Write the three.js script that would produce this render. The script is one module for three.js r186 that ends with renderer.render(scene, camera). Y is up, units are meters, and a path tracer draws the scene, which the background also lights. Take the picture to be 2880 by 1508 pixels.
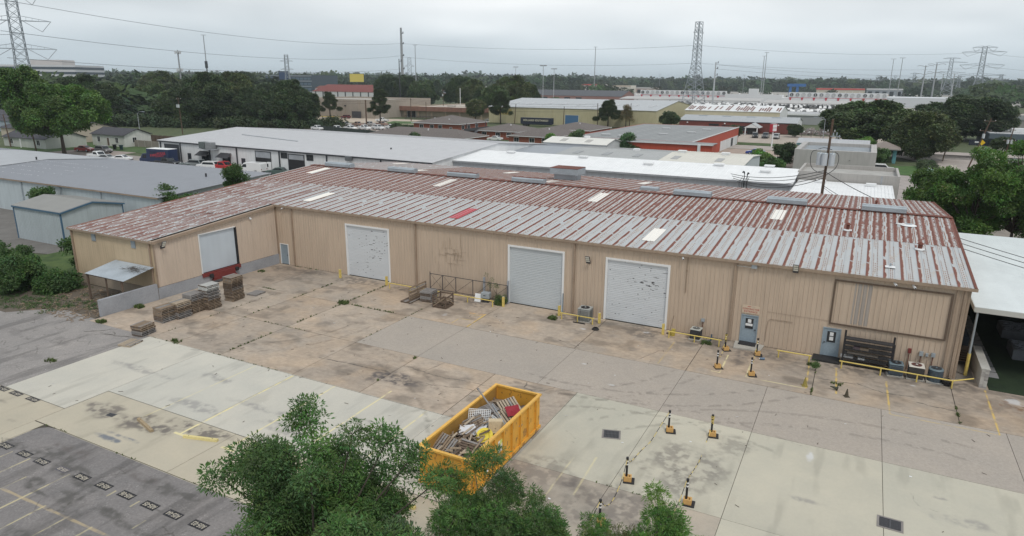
import * as THREE from 'three';
import { mergeGeometries } from 'three/addons/utils/BufferGeometryUtils.js';

// ---------- camera, sky, sun, exposure ----------
const scene = new THREE.Scene();
const camera = new THREE.PerspectiveCamera(43.26, 1024 / 536, 0.1, 30000);
camera.position.set(51.28, 18.04, 48.08);
camera.up.set(-0.1298, 0.9636, -0.2338).normalize();
{ // heading 27.23 deg left of the wall normal, pitched 15.5 deg down, rolled 0.49 deg
  const y = -27.226 * Math.PI / 180, p = 15.497 * Math.PI / 180;
  const f = new THREE.Vector3(Math.sin(y) * Math.cos(p), -Math.sin(p), -Math.cos(y) * Math.cos(p));
  const r = new THREE.Vector3(Math.cos(y), 0, Math.sin(y)), u = r.clone().cross(f), a = 0.4899 * Math.PI / 180;
  camera.up.copy(u.multiplyScalar(Math.cos(a)).addScaledVector(r, -Math.sin(a)));
  camera.lookAt(camera.position.clone().add(f));
}
const renderer = new THREE.WebGLRenderer({ antialias: true });
renderer.toneMapping = THREE.LinearToneMapping;
renderer.toneMappingExposure = 1.25;
renderer.shadowMap.enabled = true;
const sun = new THREE.DirectionalLight(new THREE.Color(1, 0.95, 0.87), 1.2);
sun.position.set(90, 130, 60); sun.target.position.set(25, 0, 0);
sun.castShadow = true; sun.shadow.radius = 26; sun.shadow.mapSize.set(2048, 2048);
Object.assign(sun.shadow.camera, { left: -140, right: 140, top: 140, bottom: -140, near: 1, far: 500 });
scene.add(sun, sun.target);
scene.fog = new THREE.FogExp2(new THREE.Color(0.72, 0.8, 0.86), 0.00013);

// ---------- random numbers and noise ----------
let seedN = 7;
function rnd() { seedN |= 0; seedN = seedN + 0x6D2B79F5 | 0; let t = Math.imul(seedN ^ seedN >>> 15, 1 | seedN); t = t + Math.imul(t ^ t >>> 7, 61 | t) ^ t; return ((t ^ t >>> 14) >>> 0) / 4294967296; }
const reseed = (n) => { seedN = n; };
const rr = (a, b) => a + (b - a) * rnd();
const pick = (a) => a[Math.floor(rnd() * a.length)];
const lerp = (a, b, t) => a + (b - a) * t, clamp = (x, a = 0, b = 1) => Math.min(b, Math.max(a, x));
const sst = (a, b, x) => { const t = clamp((x - a) / (b - a)); return t * t * (3 - 2 * t); };
const TAB = new Float32Array(65536); for (let i = 0; i < 65536; i++) TAB[i] = rnd();
const hsh = (x, y, s) => TAB[(Math.imul(x, 374761393) + Math.imul(y, 668265263) + Math.imul(s, 974711) >>> 7) & 65535];
function vn(x, y, s = 0, per = 0) { // value noise, tiling when per > 0
  const xi = Math.floor(x), yi = Math.floor(y), fx = x - xi, fy = y - yi, u = fx * fx * (3 - 2 * fx), v = fy * fy * (3 - 2 * fy);
  const w = per ? (n) => ((n % per) + per) % per : (n) => n, x0 = w(xi), x1 = w(xi + 1), y0 = w(yi), y1 = w(yi + 1);
  return lerp(lerp(hsh(x0, y0, s), hsh(x1, y0, s), u), lerp(hsh(x0, y1, s), hsh(x1, y1, s), u), v);
}
function fbm(x, y, s = 0, oct = 4, per = 0) { let a = 0.5, t = 0, n = 0; for (let i = 0; i < oct; i++) { t += a * vn(x, y, s + i * 17, per); n += a; a *= 0.5; x *= 2; y *= 2; per *= 2; } return t / n; }

// ---------- sky: an overcast layer seen from below ----------
{
  const W = 1024, H = 512, d = new Float32Array(W * H * 4);
  for (let j = 0; j < H; j++) for (let i = 0; i < W; i++) {
    const el = ((j + 0.5) / H - 0.5) * Math.PI, az = (i / W) * 2 * Math.PI, y = Math.sin(el), c = Math.cos(el), k = (j * W + i) * 4;
    const e = Math.max(y, 0), t = sst(0, 0.13, e), z = sst(0.05, 0.9, e);
    const px = Math.cos(az) * c / (e + 0.075), pz = Math.sin(az) * c / (e + 0.075);
    const n = fbm(px * 0.42 + 40, pz * 0.42 + 40, 3, 5) - 0.5, m = fbm(px * 0.13 + 11, pz * 0.13 + 70, 9, 3) - 0.5;
    const cl = (n * 0.85 + m * 1.0) * sst(0.01, 0.07, e) * (1 - 0.4 * z);
    let r = lerp(0.475, 0.625, t), g = lerp(0.55, 0.66, t), b = lerp(0.6, 0.68, t);
    r = lerp(r, 0.8, z); g = lerp(g, 0.83, z); b = lerp(b, 0.86, z);
    const f = 1 + cl; 
    d[k] = r * f * (1 + cl * 0.12); d[k + 1] = g * f; d[k + 2] = b * f * (1 - cl * 0.08); d[k + 3] = 1;
    if (y < 0) { d[k] = 0.455; d[k + 1] = 0.545; d[k + 2] = 0.61; }
  }
  const t = new THREE.DataTexture(d, W, H, THREE.RGBAFormat, THREE.FloatType);
  t.mapping = THREE.EquirectangularReflectionMapping; t.magFilter = t.minFilter = THREE.LinearFilter; t.needsUpdate = true;
  scene.background = t; scene.environment = t;
}

// ---------- textures and materials ----------
const enc = (x) => { x = clamp(x); return Math.round(255 * (x <= 0.0031308 ? x * 12.92 : 1.055 * Math.pow(x, 1 / 2.4) - 0.055)); };
function tex(w, h, sx, sy, fn) { // fn(u, v) in 0..1 gives linear colour; sx, sy = size in metres of one tile
  const d = new Uint8Array(w * h * 4);
  for (let j = 0; j < h; j++) for (let i = 0; i < w; i++) {
    const c = fn((i + 0.5) / w, (j + 0.5) / h), k = (j * w + i) * 4;
    if (typeof c === 'number') { d[k] = d[k + 1] = d[k + 2] = enc(c); } else { d[k] = enc(c[0]); d[k + 1] = enc(c[1]); d[k + 2] = enc(c[2]); }
    d[k + 3] = 255;
  }
  const t = new THREE.DataTexture(d, w, h, THREE.RGBAFormat);
  t.wrapS = t.wrapT = THREE.RepeatWrapping; t.repeat.set(1 / sx, 1 / sy); t.magFilter = THREE.LinearFilter; t.minFilter = THREE.LinearMipmapLinearFilter; t.generateMipmaps = true;
  t.colorSpace = THREE.SRGBColorSpace; t.needsUpdate = true; return t;
}
function canvasTex(w, h, draw) {
  const c = document.createElement('canvas'); c.width = w; c.height = h; draw(c.getContext('2d'), w, h);
  const t = new THREE.CanvasTexture(c); t.colorSpace = THREE.SRGBColorSpace; t.magFilter = THREE.LinearFilter; return t;
}
const T = {};
T.dirt = tex(256, 256, 5, 5, (u, v) => clamp(0.72 + 0.34 * fbm(u * 5, v * 5, 1, 5, 5) + 0.16 * (vn(u * 96, v * 96, 5, 96) - 0.5), 0, 1));
T.grit = tex(256, 256, 1.6, 1.6, (u, v) => clamp(0.78 + 0.22 * (vn(u * 128, v * 128, 2, 128) - 0.3) + 0.2 * (fbm(u * 8, v * 8, 8, 3, 8) - 0.5), 0, 1));
T.streak = tex(256, 256, 6, 7, (u, v) => clamp(0.9 + 0.07 * (vn(u * 40, v * 2, 21, 40) - 0.2) + 0.14 * (fbm(u * 6, v * 3, 22, 4, 6) - 0.5) - 0.09 * sst(0.72, 0.95, vn(u * 64, v * 4, 23, 64)), 0, 1));
T.wood = tex(128, 256, 0.5, 1.2, (u, v) => clamp(0.62 + 0.35 * fbm(u * 24, v * 3, 31, 3, 24) + 0.18 * (vn(u * 90, v * 6, 33, 90) - 0.5), 0, 1));
T.sheet = tex(256, 256, 9, 9, (u, v) => clamp(0.84 + 0.14 * fbm(u * 6, v * 6, 41, 4, 6) + 0.05 * (vn(u * 30, v * 2, 42, 30) - 0.5), 0, 1));
T.shingle = tex(256, 256, 4, 4, (u, v) => { const row = Math.floor(v * 24), f = v * 24 - row, t = hsh(Math.floor(u * 14 + row * 0.5), row, 51); return clamp(0.62 + 0.26 * t + 0.2 * (vn(u * 90, v * 90, 52, 90) - 0.5) - (f < 0.16 ? 0.14 : 0)); });
T.brick = tex(256, 256, 1.6, 1.6, (u, v) => { const row = Math.floor(v * 20), x = u * 7 + (row & 1) * 0.5, c = Math.floor(x), fx = x - c, fy = v * 20 - row; if (fx < 0.07 || fy < 0.16) return [0.9, 0.85, 0.8]; const t = 0.6 + 0.4 * hsh(c % 7, row, 61); return [t, t * 0.96, t * 0.94]; });
T.grass = tex(256, 256, 6, 6, (u, v) => { const n = fbm(u * 8, v * 8, 71, 4, 8), m = vn(u * 110, v * 110, 72, 110); const k = 0.45 + 0.7 * n + 0.35 * (m - 0.5); return [clamp(k * (0.9 + 0.3 * (n - 0.5))), clamp(k), clamp(k * 0.9)]; });
const MATS = new Map();
function mat(r, g, b, o = {}) {
  const key = [r, g, b, JSON.stringify({ ...o, map: o.map?.uuid })].join();
  if (MATS.has(key)) return MATS.get(key);
  const { map, metal = 0, rough = 0.85, phys, ...rest } = o;
  const m = new (phys ? THREE.MeshPhysicalMaterial : THREE.MeshStandardMaterial)({ roughness: rough, metalness: metal, map: map ?? null, ...rest });
  m.color.setRGB(r, g, b); MATS.set(key, m); return m;
}
const M = {
  tanWall: mat(0.56, 0.445, 0.345, { map: T.streak, rough: 0.6 }), tanTrim: mat(0.36, 0.27, 0.2, { map: T.dirt, rough: 0.6 }), tanPale: mat(0.6, 0.49, 0.4, { map: T.streak, rough: 0.6 }),
  white: mat(0.82, 0.83, 0.84, { map: T.sheet, rough: 0.5 }), whiteWall: mat(0.74, 0.75, 0.76, { map: T.streak, rough: 0.6 }), grey: mat(0.36, 0.38, 0.41, { map: T.dirt, rough: 0.55 }),
  galv: mat(0.42, 0.47, 0.51, { map: T.dirt, rough: 0.45, metal: 0.35 }), dark: mat(0.03, 0.032, 0.036, { rough: 0.6 }), black: mat(0.012, 0.012, 0.014, { rough: 0.55 }),
  iron: mat(0.09, 0.09, 0.1, { map: T.dirt, rough: 0.6, metal: 0.3 }), rust: mat(0.17, 0.06, 0.042, { map: T.dirt, rough: 0.95 }), redSteel: mat(0.2, 0.035, 0.032, { map: T.dirt, rough: 0.75 }),
  yellow: mat(0.7, 0.54, 0.15, { map: T.dirt, rough: 0.6 }), yellowBlock: mat(0.6, 0.36, 0.13, { map: T.dirt, rough: 0.9 }), orange: mat(0.78, 0.36, 0.035, { map: T.dirt, rough: 0.5 }),
  rubber: mat(0.022, 0.022, 0.024, { rough: 0.85 }), glass: mat(0.02, 0.025, 0.03, { rough: 0.08 }), chrome: mat(0.6, 0.6, 0.62, { rough: 0.2, metal: 1 }),
  wood: mat(0.33, 0.25, 0.18, { map: T.wood, rough: 0.95 }), woodPale: mat(0.5, 0.41, 0.31, { map: T.wood, rough: 0.95 }), woodGrey: mat(0.33, 0.31, 0.3, { map: T.wood, rough: 0.95 }), woodDark: mat(0.16, 0.115, 0.085, { map: T.wood, rough: 0.95 }),
  poleWood: mat(0.13, 0.085, 0.06, { map: T.wood, rough: 0.95 }), bark: mat(0.1, 0.08, 0.065, { map: T.wood, rough: 1 }), barkPale: mat(0.24, 0.2, 0.16, { map: T.wood, rough: 1 }),
  concWall: mat(0.36, 0.37, 0.4, { map: T.dirt, rough: 0.9 }), conc: mat(0.44, 0.42, 0.38, { map: T.dirt, rough: 0.95 }), stucco: mat(0.44, 0.42, 0.4, { map: T.streak, rough: 0.95 }),
  wire: mat(0.03, 0.03, 0.035, { rough: 0.6 }), lattice: mat(0.3, 0.33, 0.36, { rough: 0.5, metal: 0.4 }), doorBlue: mat(0.3, 0.37, 0.43, { map: T.dirt, rough: 0.45 }),
};

// ---------- geometry helpers ----------
const V = (x, y, z) => new THREE.Vector3(x, y, z);
function flat(g) { const n = g.index ? g.toNonIndexed() : g; for (const k of Object.keys(n.attributes)) if (!['position', 'normal', 'uv'].includes(k)) n.deleteAttribute(k); n.morphAttributes = {}; return n; }
function boxUV(g) { // uv in metres from the dominant axis of each face
  const p = g.attributes.position, n = p.count, uv = new Float32Array(n * 2), a = V(0, 0, 0), b = V(0, 0, 0), c = V(0, 0, 0);
  for (let i = 0; i < n; i += 3) {
    a.fromBufferAttribute(p, i); b.fromBufferAttribute(p, i + 1).sub(a); c.fromBufferAttribute(p, i + 2).sub(a); b.cross(c);
    const x = Math.abs(b.x), y = Math.abs(b.y), z = Math.abs(b.z);
    for (let k = i; k < i + 3; k++) { const X = p.getX(k), Y = p.getY(k), Z = p.getZ(k); const [U, W] = y >= x && y >= z ? [X, Z] : x >= z ? [Z, Y] : [X, Y]; uv[k * 2] = U; uv[k * 2 + 1] = W; }
  }
  g.setAttribute('uv', new THREE.BufferAttribute(uv, 2)); return g;
}
const mg = (l) => (l.length === 1 ? flat(l[0]) : mergeGeometries(l.map(flat), false));
function bx(x0, x1, y0, y1, z0, z1) { const g = new THREE.BoxGeometry(x1 - x0, y1 - y0, z1 - z0); g.translate((x0 + x1) / 2, (y0 + y1) / 2, (z0 + z1) / 2); return g; }
function cb(w, h, d, x = 0, y = 0, z = 0, ry = 0) { const g = new THREE.BoxGeometry(w, h, d); g.translate(0, h / 2, 0); if (ry) g.rotateY(ry); g.translate(x, y, z); return g; }
function cyl(r0, r1, h, x = 0, y = 0, z = 0, seg = 12) { const g = new THREE.CylinderGeometry(r1, r0, h, seg); g.translate(x, y + h / 2, z); return g; }
const Q0 = new THREE.Quaternion(), UP = V(0, 1, 0);
function bar(a, b, w, h = w, seg = 0) { // a beam or rod from a to b
  const d = b.clone().sub(a), L = d.length(), g = seg ? new THREE.CylinderGeometry(w, h, L, seg) : new THREE.BoxGeometry(w, L, h);
  g.applyQuaternion(Q0.setFromUnitVectors(UP, d.normalize())); g.translate((a.x + b.x) / 2, (a.y + b.y) / 2, (a.z + b.z) / 2); return g;
}
function tube(pts, r, seg = 6, n = 0) { return new THREE.TubeGeometry(new THREE.CatmullRomCurve3(pts), n || pts.length * 4, r, seg, false); }
function quad(a, b, c, d) { const g = new THREE.BufferGeometry(); g.setAttribute('position', new THREE.Float32BufferAttribute([a, b, c, a, c, d].flatMap((v) => [v.x, v.y, v.z]), 3)); g.setAttribute('uv', new THREE.Float32BufferAttribute([0, 0, 1, 0, 1, 1, 0, 0, 1, 1, 0, 1], 2)); g.computeVertexNormals(); return g; }
function poly(points, y0, y1) { // vertical prism over a ground outline of [x, z]
  const s = new THREE.Shape(points.map(([x, z]) => new THREE.Vector2(x, -z))), g = new THREE.ExtrudeGeometry(s, { depth: y1 - y0, bevelEnabled: false }); g.rotateX(-Math.PI / 2); g.translate(0, y0, 0); return g;
}
function rbox(w, h, d, bev = 0.03, x = 0, y = 0, z = 0) { // box with chamfered vertical outline and top edge
  const s = new THREE.Shape(), a = w / 2 - bev, b = d / 2 - bev; s.moveTo(-a, -b); s.lineTo(a, -b); s.lineTo(a, b); s.lineTo(-a, b); s.closePath();
  const g = new THREE.ExtrudeGeometry(s, { depth: h - 2 * bev, bevelEnabled: true, bevelSize: bev, bevelThickness: bev, bevelSegments: 1 }); g.rotateX(-Math.PI / 2); g.translate(x, y + bev, z); return g;
}

// ---------- things and parts ----------
const used = new Map();
function numbered(n) { const k = used.get(n) ?? 0; used.set(n, k + 1); return k ? n + '_' + String(k).padStart(3, '0') : n; }
function shade(o) { o.castShadow = o.receiveShadow = true; return o; }
function part(parent, name, geo, m, keepUV = false) {
  let g = Array.isArray(geo) ? mg(geo) : geo;
  if (!g.userData.ready) { g = flat(g); if (!keepUV) boxUV(g); g.userData.ready = true; }
  const o = shade(new THREE.Mesh(g, m)); o.name = name; parent.add(o); return o;
}
function tag(o, label, category, group, kind) { Object.assign(o.userData, { label, category }); if (group) o.userData.group = group; if (kind) o.userData.kind = kind; return o; }
function thing(name, label, category, x = 0, y = 0, z = 0, ry = 0, group) { const o = new THREE.Group(); o.name = numbered(name); o.position.set(x, y, z); o.rotation.y = ry; scene.add(o); return tag(o, label, category, group); }
function single(name, label, category, geo, m, group, keepUV) { const o = part(scene, numbered(name), geo, m, keepUV); return tag(o, label, category, group); }
function struct(name, label, category, geo, m, keepUV) { const o = part(scene, numbered(name), geo, m, keepUV); return tag(o, label, category, null, 'structure'); }
function structGroup(name, label, category) { return tag(thing(name, label, category), label, category, null, 'structure'); }
function copy(src, label, x, y, z, ry = 0) { const c = src.clone(); c.name = numbered(src.name.replace(/_\d{3}$/, '')); c.userData = { ...src.userData, label }; c.position.set(x, y, z); c.rotation.y = ry; scene.add(c); return c; }
const ORD = ['first', 'second', 'third', 'fourth', 'fifth', 'sixth', 'seventh', 'eighth', 'ninth', 'tenth', 'eleventh', 'twelfth', 'thirteenth', 'fourteenth', 'fifteenth', 'sixteenth', 'seventeenth', 'eighteenth', 'nineteenth', 'twentieth'];
// ---------- the yard: one colour map for concrete, asphalt, stains and worn paint; slabs are geometry ----------
const YX = -14, YZ = -2, YW = 80, YD = 48, MW = 2048, MH = 1229;
const SLABS = []; // x0, x1, z0, z1, type
const rowOf = (xs, z0, z1, ty) => { for (let i = 0; i + 1 < xs.length; i++) SLABS.push([xs[i], xs[i + 1], z0, z1, ty]); };
rowOf([0.06, 4.9, 9.65, 14.3, 20.9, 26.2, 35.0, 42.8, 50.3, 57.9, 66], 0.03, 6.87, 'old');
rowOf([0.06, 7.3, 9.65, 14.3, 20.9], 6.87, 13.2, 'old'); rowOf([20.9, 26.2, 35.15, 42.8, 47.85, 54.05, 60.0, 66], 6.87, 13.2, 'lane');
rowOf([0.06, 7.3, 9.75, 14.3, 20.9, 26.3, 32.2, 37.83], 13.2, 19.4, 'old'); rowOf([37.83, 42.8, 47.85, 54.05, 60, 66], 13.2, 21.6, 'beige');
SLABS.push([7.1, 13.05, 19.4, 28.85, 'light']); rowOf([13.05, 21.1, 32.3, 37.83], 19.4, 26.3, 'light');
SLABS.push([-6, 7.05, 28.9, 34, 'tan'], [7.05, 13.08, 28.87, 34, 'tan'], [13.08, 13.98, 30.45, 34, 'tan'], [13.1, 23.85, 26.33, 30.4, 'tan'], [23.85, 37.83, 26.33, 30.4, 'tan']);
SLABS.push([37.83, 42.8, 21.6, 30.4, 'worn'], [42.8, 47.85, 21.6, 30.4, 'worn'], [47.85, 54.05, 21.6, 30.4, 'beige'], [54.05, 66, 21.6, 30.4, 'beige'], [59.3, 66, -1.9, 0.03, 'old']);
const TONE = { old: [0.375, 0.31, 0.25], lane: [0.365, 0.322, 0.28], beige: [0.46, 0.435, 0.36], light: [0.49, 0.47, 0.415], tan: [0.445, 0.4, 0.315], worn: [0.38, 0.335, 0.28], asph: [0.2, 0.185, 0.18], asphL: [0.26, 0.242, 0.232] };
const FINE = [];
{
  const buf = new Float32Array(MW * MH * 3), ix = (X) => (X - YX) / YW * MW, iz = (Z) => (Z - YZ) / YD * MH;
  const paint = (x0, x1, z0, z1, fn) => {
    const i0 = Math.max(0, Math.floor(ix(x0))), i1 = Math.min(MW - 1, Math.ceil(ix(x1))), j0 = Math.max(0, Math.floor(iz(z0))), j1 = Math.min(MH - 1, Math.ceil(iz(z1)));
    for (let j = j0; j <= j1; j++) for (let i = i0; i <= i1; i++) { const X = YX + (i + 0.5) / MW * YW, Z = YZ + (j + 0.5) / MH * YD; fn(X, Z, (j * MW + i) * 3); }
  };
  const surf = (ty, sd) => { // colour of one surface with its own grain
    const [r, g, b] = TONE[ty], t = 1 + (hsh(sd, 3, 77) - 0.5) * (ty === 'old' ? 0.14 : 0.05), w = (hsh(sd, 8, 78) - 0.5) * (ty === 'old' ? 0.05 : 0.012), asph = ty.startsWith('asph');
    return (X, Z, k) => {
      const big = fbm(X * 0.22 + sd, Z * 0.22, sd, 3) - 0.5, mid = fbm(X * 1.1, Z * 1.1, 5, 3) - 0.5, fine = vn(X * 13, Z * 13, 6) - 0.5, sp = vn(X * 25, Z * 25, 7);
      let f = t * (1 + big * 0.34 + mid * 0.22 + fine * 0.09), br = mid * 0.1 + big * 0.12;
      if (ty === 'old') { const st = fbm(X * 0.55 + 9, Z * 0.8, 91, 4); f *= 1 - 0.34 * sst(0.52, 0.76, st); br += 0.1 * sst(0.5, 0.7, fbm(X * 0.4, Z * 0.4 + 30, 92, 3)); f *= 1 + 0.13 * (vn(X * 2.2, Z * 9, 14) - 0.5) + 0.26 * (fbm(X * 5, Z * 5, 98, 3) - 0.5); }
      if (ty === 'lane') { f = t * (1 + big * 0.12 + mid * 0.08 + fine * 0.13) * (0.93 + 0.14 * sp); br *= 0.3; }
      if (ty === 'light' || ty === 'beige' || ty === 'tan') { f = t * (1 + big * 0.2 + mid * 0.1 + fine * 0.05) * (1 - 0.14 * sst(0.55, 0.8, fbm(X * 1.6, Z * 0.35, 95, 3))); br *= 0.35; }
      if (ty === 'worn') { f *= 1 - 0.26 * sst(0.5, 0.72, fbm(X * 0.7, Z * 0.55, 96, 4)); }
      if (asph) { f = t * (1 + big * 0.26 + mid * 0.22 + fine * 0.14) * (0.84 + 0.32 * sp) * (1 - 0.3 * sst(0.56, 0.75, fbm(X * 1.4, Z * 0.22, 97, 4))); br *= 0.4; if (sp > 0.93) f *= 1.35; }
      buf[k] = r * f * (1 + br * 0.5 + w); buf[k + 1] = g * f; buf[k + 2] = b * f * (1 - br * 0.6 - w);
    };
  };
  paint(YX, YX + YW, YZ, YZ + YD, surf('asph', 1));
  paint(-14, 7.1, 17, 29, surf('asphL', 2));
  SLABS.forEach(([x0, x1, z0, z1, ty], i) => paint(x0, x1, z0, z1, surf(ty, i + 10)));
  // stains with ragged outlines: x, z, rx, rz, strength, grain seed
  const stain = (x, z, rx, rz, s, sd, col = [0.11, 0.095, 0.09]) => paint(x - rx * 1.4, x + rx * 1.4, z - rz * 1.4, z + rz * 1.4, (X, Z, k) => {
    const d = Math.hypot((X - x) / rx, (Z - z) / rz) + 1.5 * (fbm(X * 0.9, Z * 0.9, sd, 4) - 0.5), a = s * (1 - sst(0.35, 1.0, d)) * (0.25 + 1.1 * sst(0.34, 0.62, fbm(X * 3.4, Z * 3.4, sd + 3, 4)));
    for (let c = 0; c < 3; c++) buf[k + c] = lerp(buf[k + c], col[c], clamp(a));
  });
  stain(27.3, 16.9, 1.9, 1.3, 0.75, 201); stain(15.6, 27.9, 2.3, 0.9, 0.55, 202); stain(18.4, 27.9, 2.6, 0.8, 0.6, 203); stain(21.3, 26.9, 2.6, 0.7, 0.6, 204); stain(17.6, 31.3, 2.3, 0.5, 0.5, 205); stain(23, 31.2, 2.2, 0.4, 0.5, 206);
  stain(45, 18.2, 2.2, 3.5, 0.4, 207); stain(43.6, 23.5, 3.6, 2.4, 0.42, 208); stain(39.5, 22, 2, 2, 0.35, 209); stain(47.4, 15.2, 1, 1.3, 0.3, 210); stain(61.5, 3.2, 2.6, 1, 0.7, 211, [0.2, 0.11, 0.06]); stain(45.6, 3.6, 0.8, 2.2, 0.5, 212);
  for (const [x, w] of [[4, 4], [11, 3], [18, 4], [24, 3], [33, 2.5], [38, 3], [43, 3], [48, 3], [53.5, 3.4], [57, 3.4], [63, 3]]) { stain(x, 1.3, w, 1.3, 0.5, 220 + x, [0.13, 0.11, 0.095]); stain(x + 1.5, 3.0, w * 0.8, 1.6, 0.28, 260 + x, [0.15, 0.125, 0.105]); }
  for (const [x, z, a, b] of [[17, 22, 2, 0.5], [22.5, 23.6, 2.6, 0.4], [26, 24.8, 2.4, 0.6], [19, 25.2, 2.4, 0.5], [29.4, 22, 1.6, 0.35], [23.6, 21.2, 0.5, 0.25], [12, 23.4, 3, 0.4], [51, 18.5, 1.4, 0.3], [57, 17, 1.4, 0.5], [62, 11.4, 0.35, 0.2], [56.4, 15.4, 0.5, 0.2]]) stain(x, z, a, b, 0.4, 300 + Math.round(x * 3), [0.22, 0.21, 0.21]);
  for (const [x, z, a, b] of [[50.8, 14.3, 0.2, 0.6], [61.6, 2.2, 1.1, 0.5], [34.2, 2.9, 0.5, 0.35], [23.2, 5.2, 0.35, 0.5], [36.6, 9, 0.35, 0.15], [39.3, 11.2, 0.3, 0.12], [55.8, 2.4, 0.3, 0.2], [38.5, 1.3, 0.4, 0.3]]) stain(x, z, a, b, 0.5, 340 + Math.round(x), [0.6, 0.6, 0.61]);
  for (let i = 0; i < 26; i++) stain(rr(14, 30), rr(31, 38), rr(0.6, 2.2), rr(0.12, 0.5), 0.55, 900 + i, [0.085, 0.08, 0.075]); for (let i = 0; i < 10; i++) stain(rr(-6, 6), rr(20, 28), rr(0.8, 2.4), rr(0.2, 0.6), 0.3, 940 + i, [0.14, 0.13, 0.125]);
  stain(18.4, 29.7, 1.5, 0.22, 0.75, 360, [0.17, 0.18, 0.2]); stain(19.2, 29.3, 1.3, 0.16, 0.6, 361, [0.17, 0.18, 0.2]); stain(9, 31, 3, 0.25, 0.4, 362); stain(6, 30, 3, 0.2, 0.4, 363);
  // worn paint lines
  const line = (x0, z0, x1, z1, w, s, col = [0.6, 0.5, 0.2]) => { const L = Math.hypot(x1 - x0, z1 - z0), ux = (x1 - x0) / L, uz = (z1 - z0) / L; paint(Math.min(x0, x1) - w, Math.max(x0, x1) + w, Math.min(z0, z1) - w, Math.max(z0, z1) + w, (X, Z, k) => {
    const t = (X - x0) * ux + (Z - z0) * uz, d = Math.abs((X - x0) * uz - (Z - z0) * ux); if (t < 0 || t > L || d > w * 0.6) return;
    const a = s * (1 - sst(w * 0.42, w * 0.58, d)) * (0.3 + 0.75 * sst(0.3, 0.55, fbm(X * 2.4, Z * 2.4, 401, 3)));
    for (let c = 0; c < 3; c++) buf[k + c] = lerp(buf[k + c], col[c], clamp(a)); }); };
  const YL = [0.68, 0.6, 0.34], YO = [0.6, 0.42, 0.12];
  line(21.12, 19.5, 21.25, 27.65, 0.14, 1, YL); line(24.47, 19.4, 24.62, 27.5, 0.12, 0.75, YL); line(27.9, 18.3, 28.03, 26.3, 0.12, 0.75, YL); line(31.22, 19.4, 31.35, 26, 0.12, 0.7, YL); line(17.85, 19.5, 17.87, 27.5, 0.11, 0.42, YL);
  line(20.85, 27.72, 21.75, 27.72, 0.17, 1, YL); line(24.2, 27.58, 25.12, 27.55, 0.16, 1, YL);
  for (const [x, a, b, s] of [[15.45, 32.75, 36, 0.8], [16.91, 32.72, 36, 0.9], [18.42, 33.7, 36.5, 0.75], [19.99, 32.6, 37, 1], [21.53, 34.55, 38, 0.9], [23.18, 34.5, 38, 0.8], [24.76, 34.5, 38, 0.85], [26.3, 34.5, 38, 0.7], [23.17, 32.44, 32.9, 0.8], [24.82, 32.46, 32.9, 0.8], [26.3, 33.2, 33.8, 0.5], [27.9, 34.5, 38, 0.6]]) line(x, a, x + 0.02, b, 0.09, s * 0.72, [0.55, 0.48, 0.28]);
  line(18.5, 34.76, 29, 34.5, 0.13, 0.5, [0.5, 0.39, 0.22]);
  line(44.3, 6.1, 44.85, 6.14, 0.1, 0.8, YL); line(44.83, 6.12, 44.78, 2.85, 0.1, 0.8, YL); line(46.44, 6.04, 46.4, 3.7, 0.1, 0.7, YL); line(46.44, 6.05, 49.97, 6.01, 0.1, 0.6, YL);
  line(49.97, 6.01, 49.85, 2.05, 0.1, 0.75, YO); line(51.66, 5.98, 51.48, 1.75, 0.1, 0.8, YO); line(54.49, 7.28, 54.37, 2.5, 0.1, 0.8, YO); line(59.72, 1.05, 59.67, 7.25, 0.1, 0.85, YO); line(54.5, 7.35, 59.67, 7.25, 0.1, 0.35, YO);
  line(26.05, 3.6, 26.2, 6.7, 0.13, 0.85, YO); line(24.7, 3.9, 26.05, 3.7, 0.1, 0.8, [0.7, 0.36, 0.1]); line(24.9, 4.2, 26.0, 4.05, 0.08, 0.7, YO); line(24.7, 6.5, 24.7, 5.4, 0.08, 0.6, YO); line(24.7, 5.4, 25.7, 5.3, 0.08, 0.6, YO);
  line(40.9, 2.2, 40.9, 6.6, 0.1, 0.3, YO); line(41.4, 19.5, 41.6, 23, 0.1, 0.4, YL); line(40.4, 20, 40.5, 24, 0.08, 0.35, YL);
  // tyre marks
  const tyre = (x, z, r, a0, a1, s = 0.3) => { for (const o of [-0.75, 0.75]) for (let k = 0; k < 400; k++) { const a = lerp(a0, a1, k / 400), X = x + Math.cos(a) * (r + o), Z = z + Math.sin(a) * (r + o); paint(X - 0.1, X + 0.1, Z - 0.1, Z + 0.1, (px, pz, q) => { const m = s * 0.12 * sst(0.4, 0.6, fbm(px * 3, pz * 3, 451, 3)); for (let c = 0; c < 3; c++) buf[q + c] *= 1 - m; }); } };
  tyre(20, 30, 16, -1.5, -0.2); tyre(44, 28, 15, -2.6, -1.2); tyre(30, 2, 14, 0.3, 1.9); tyre(55, 30, 20, -2.4, -1.4); tyre(10, 10, 9, 0, 1.5, 0.25); tyre(36, -4, 17, 0.7, 1.7);
  for (let i = 0; i < 30; i++) { let x = rr(1, 60), z = rr(1, 19); const c = [[x, z]]; for (let k = 0; k < 3; k++) { x += rr(-0.8, 0.8); z += rr(-0.5, 0.5); c.push([x, z]); } FINE.push(c); }
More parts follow.
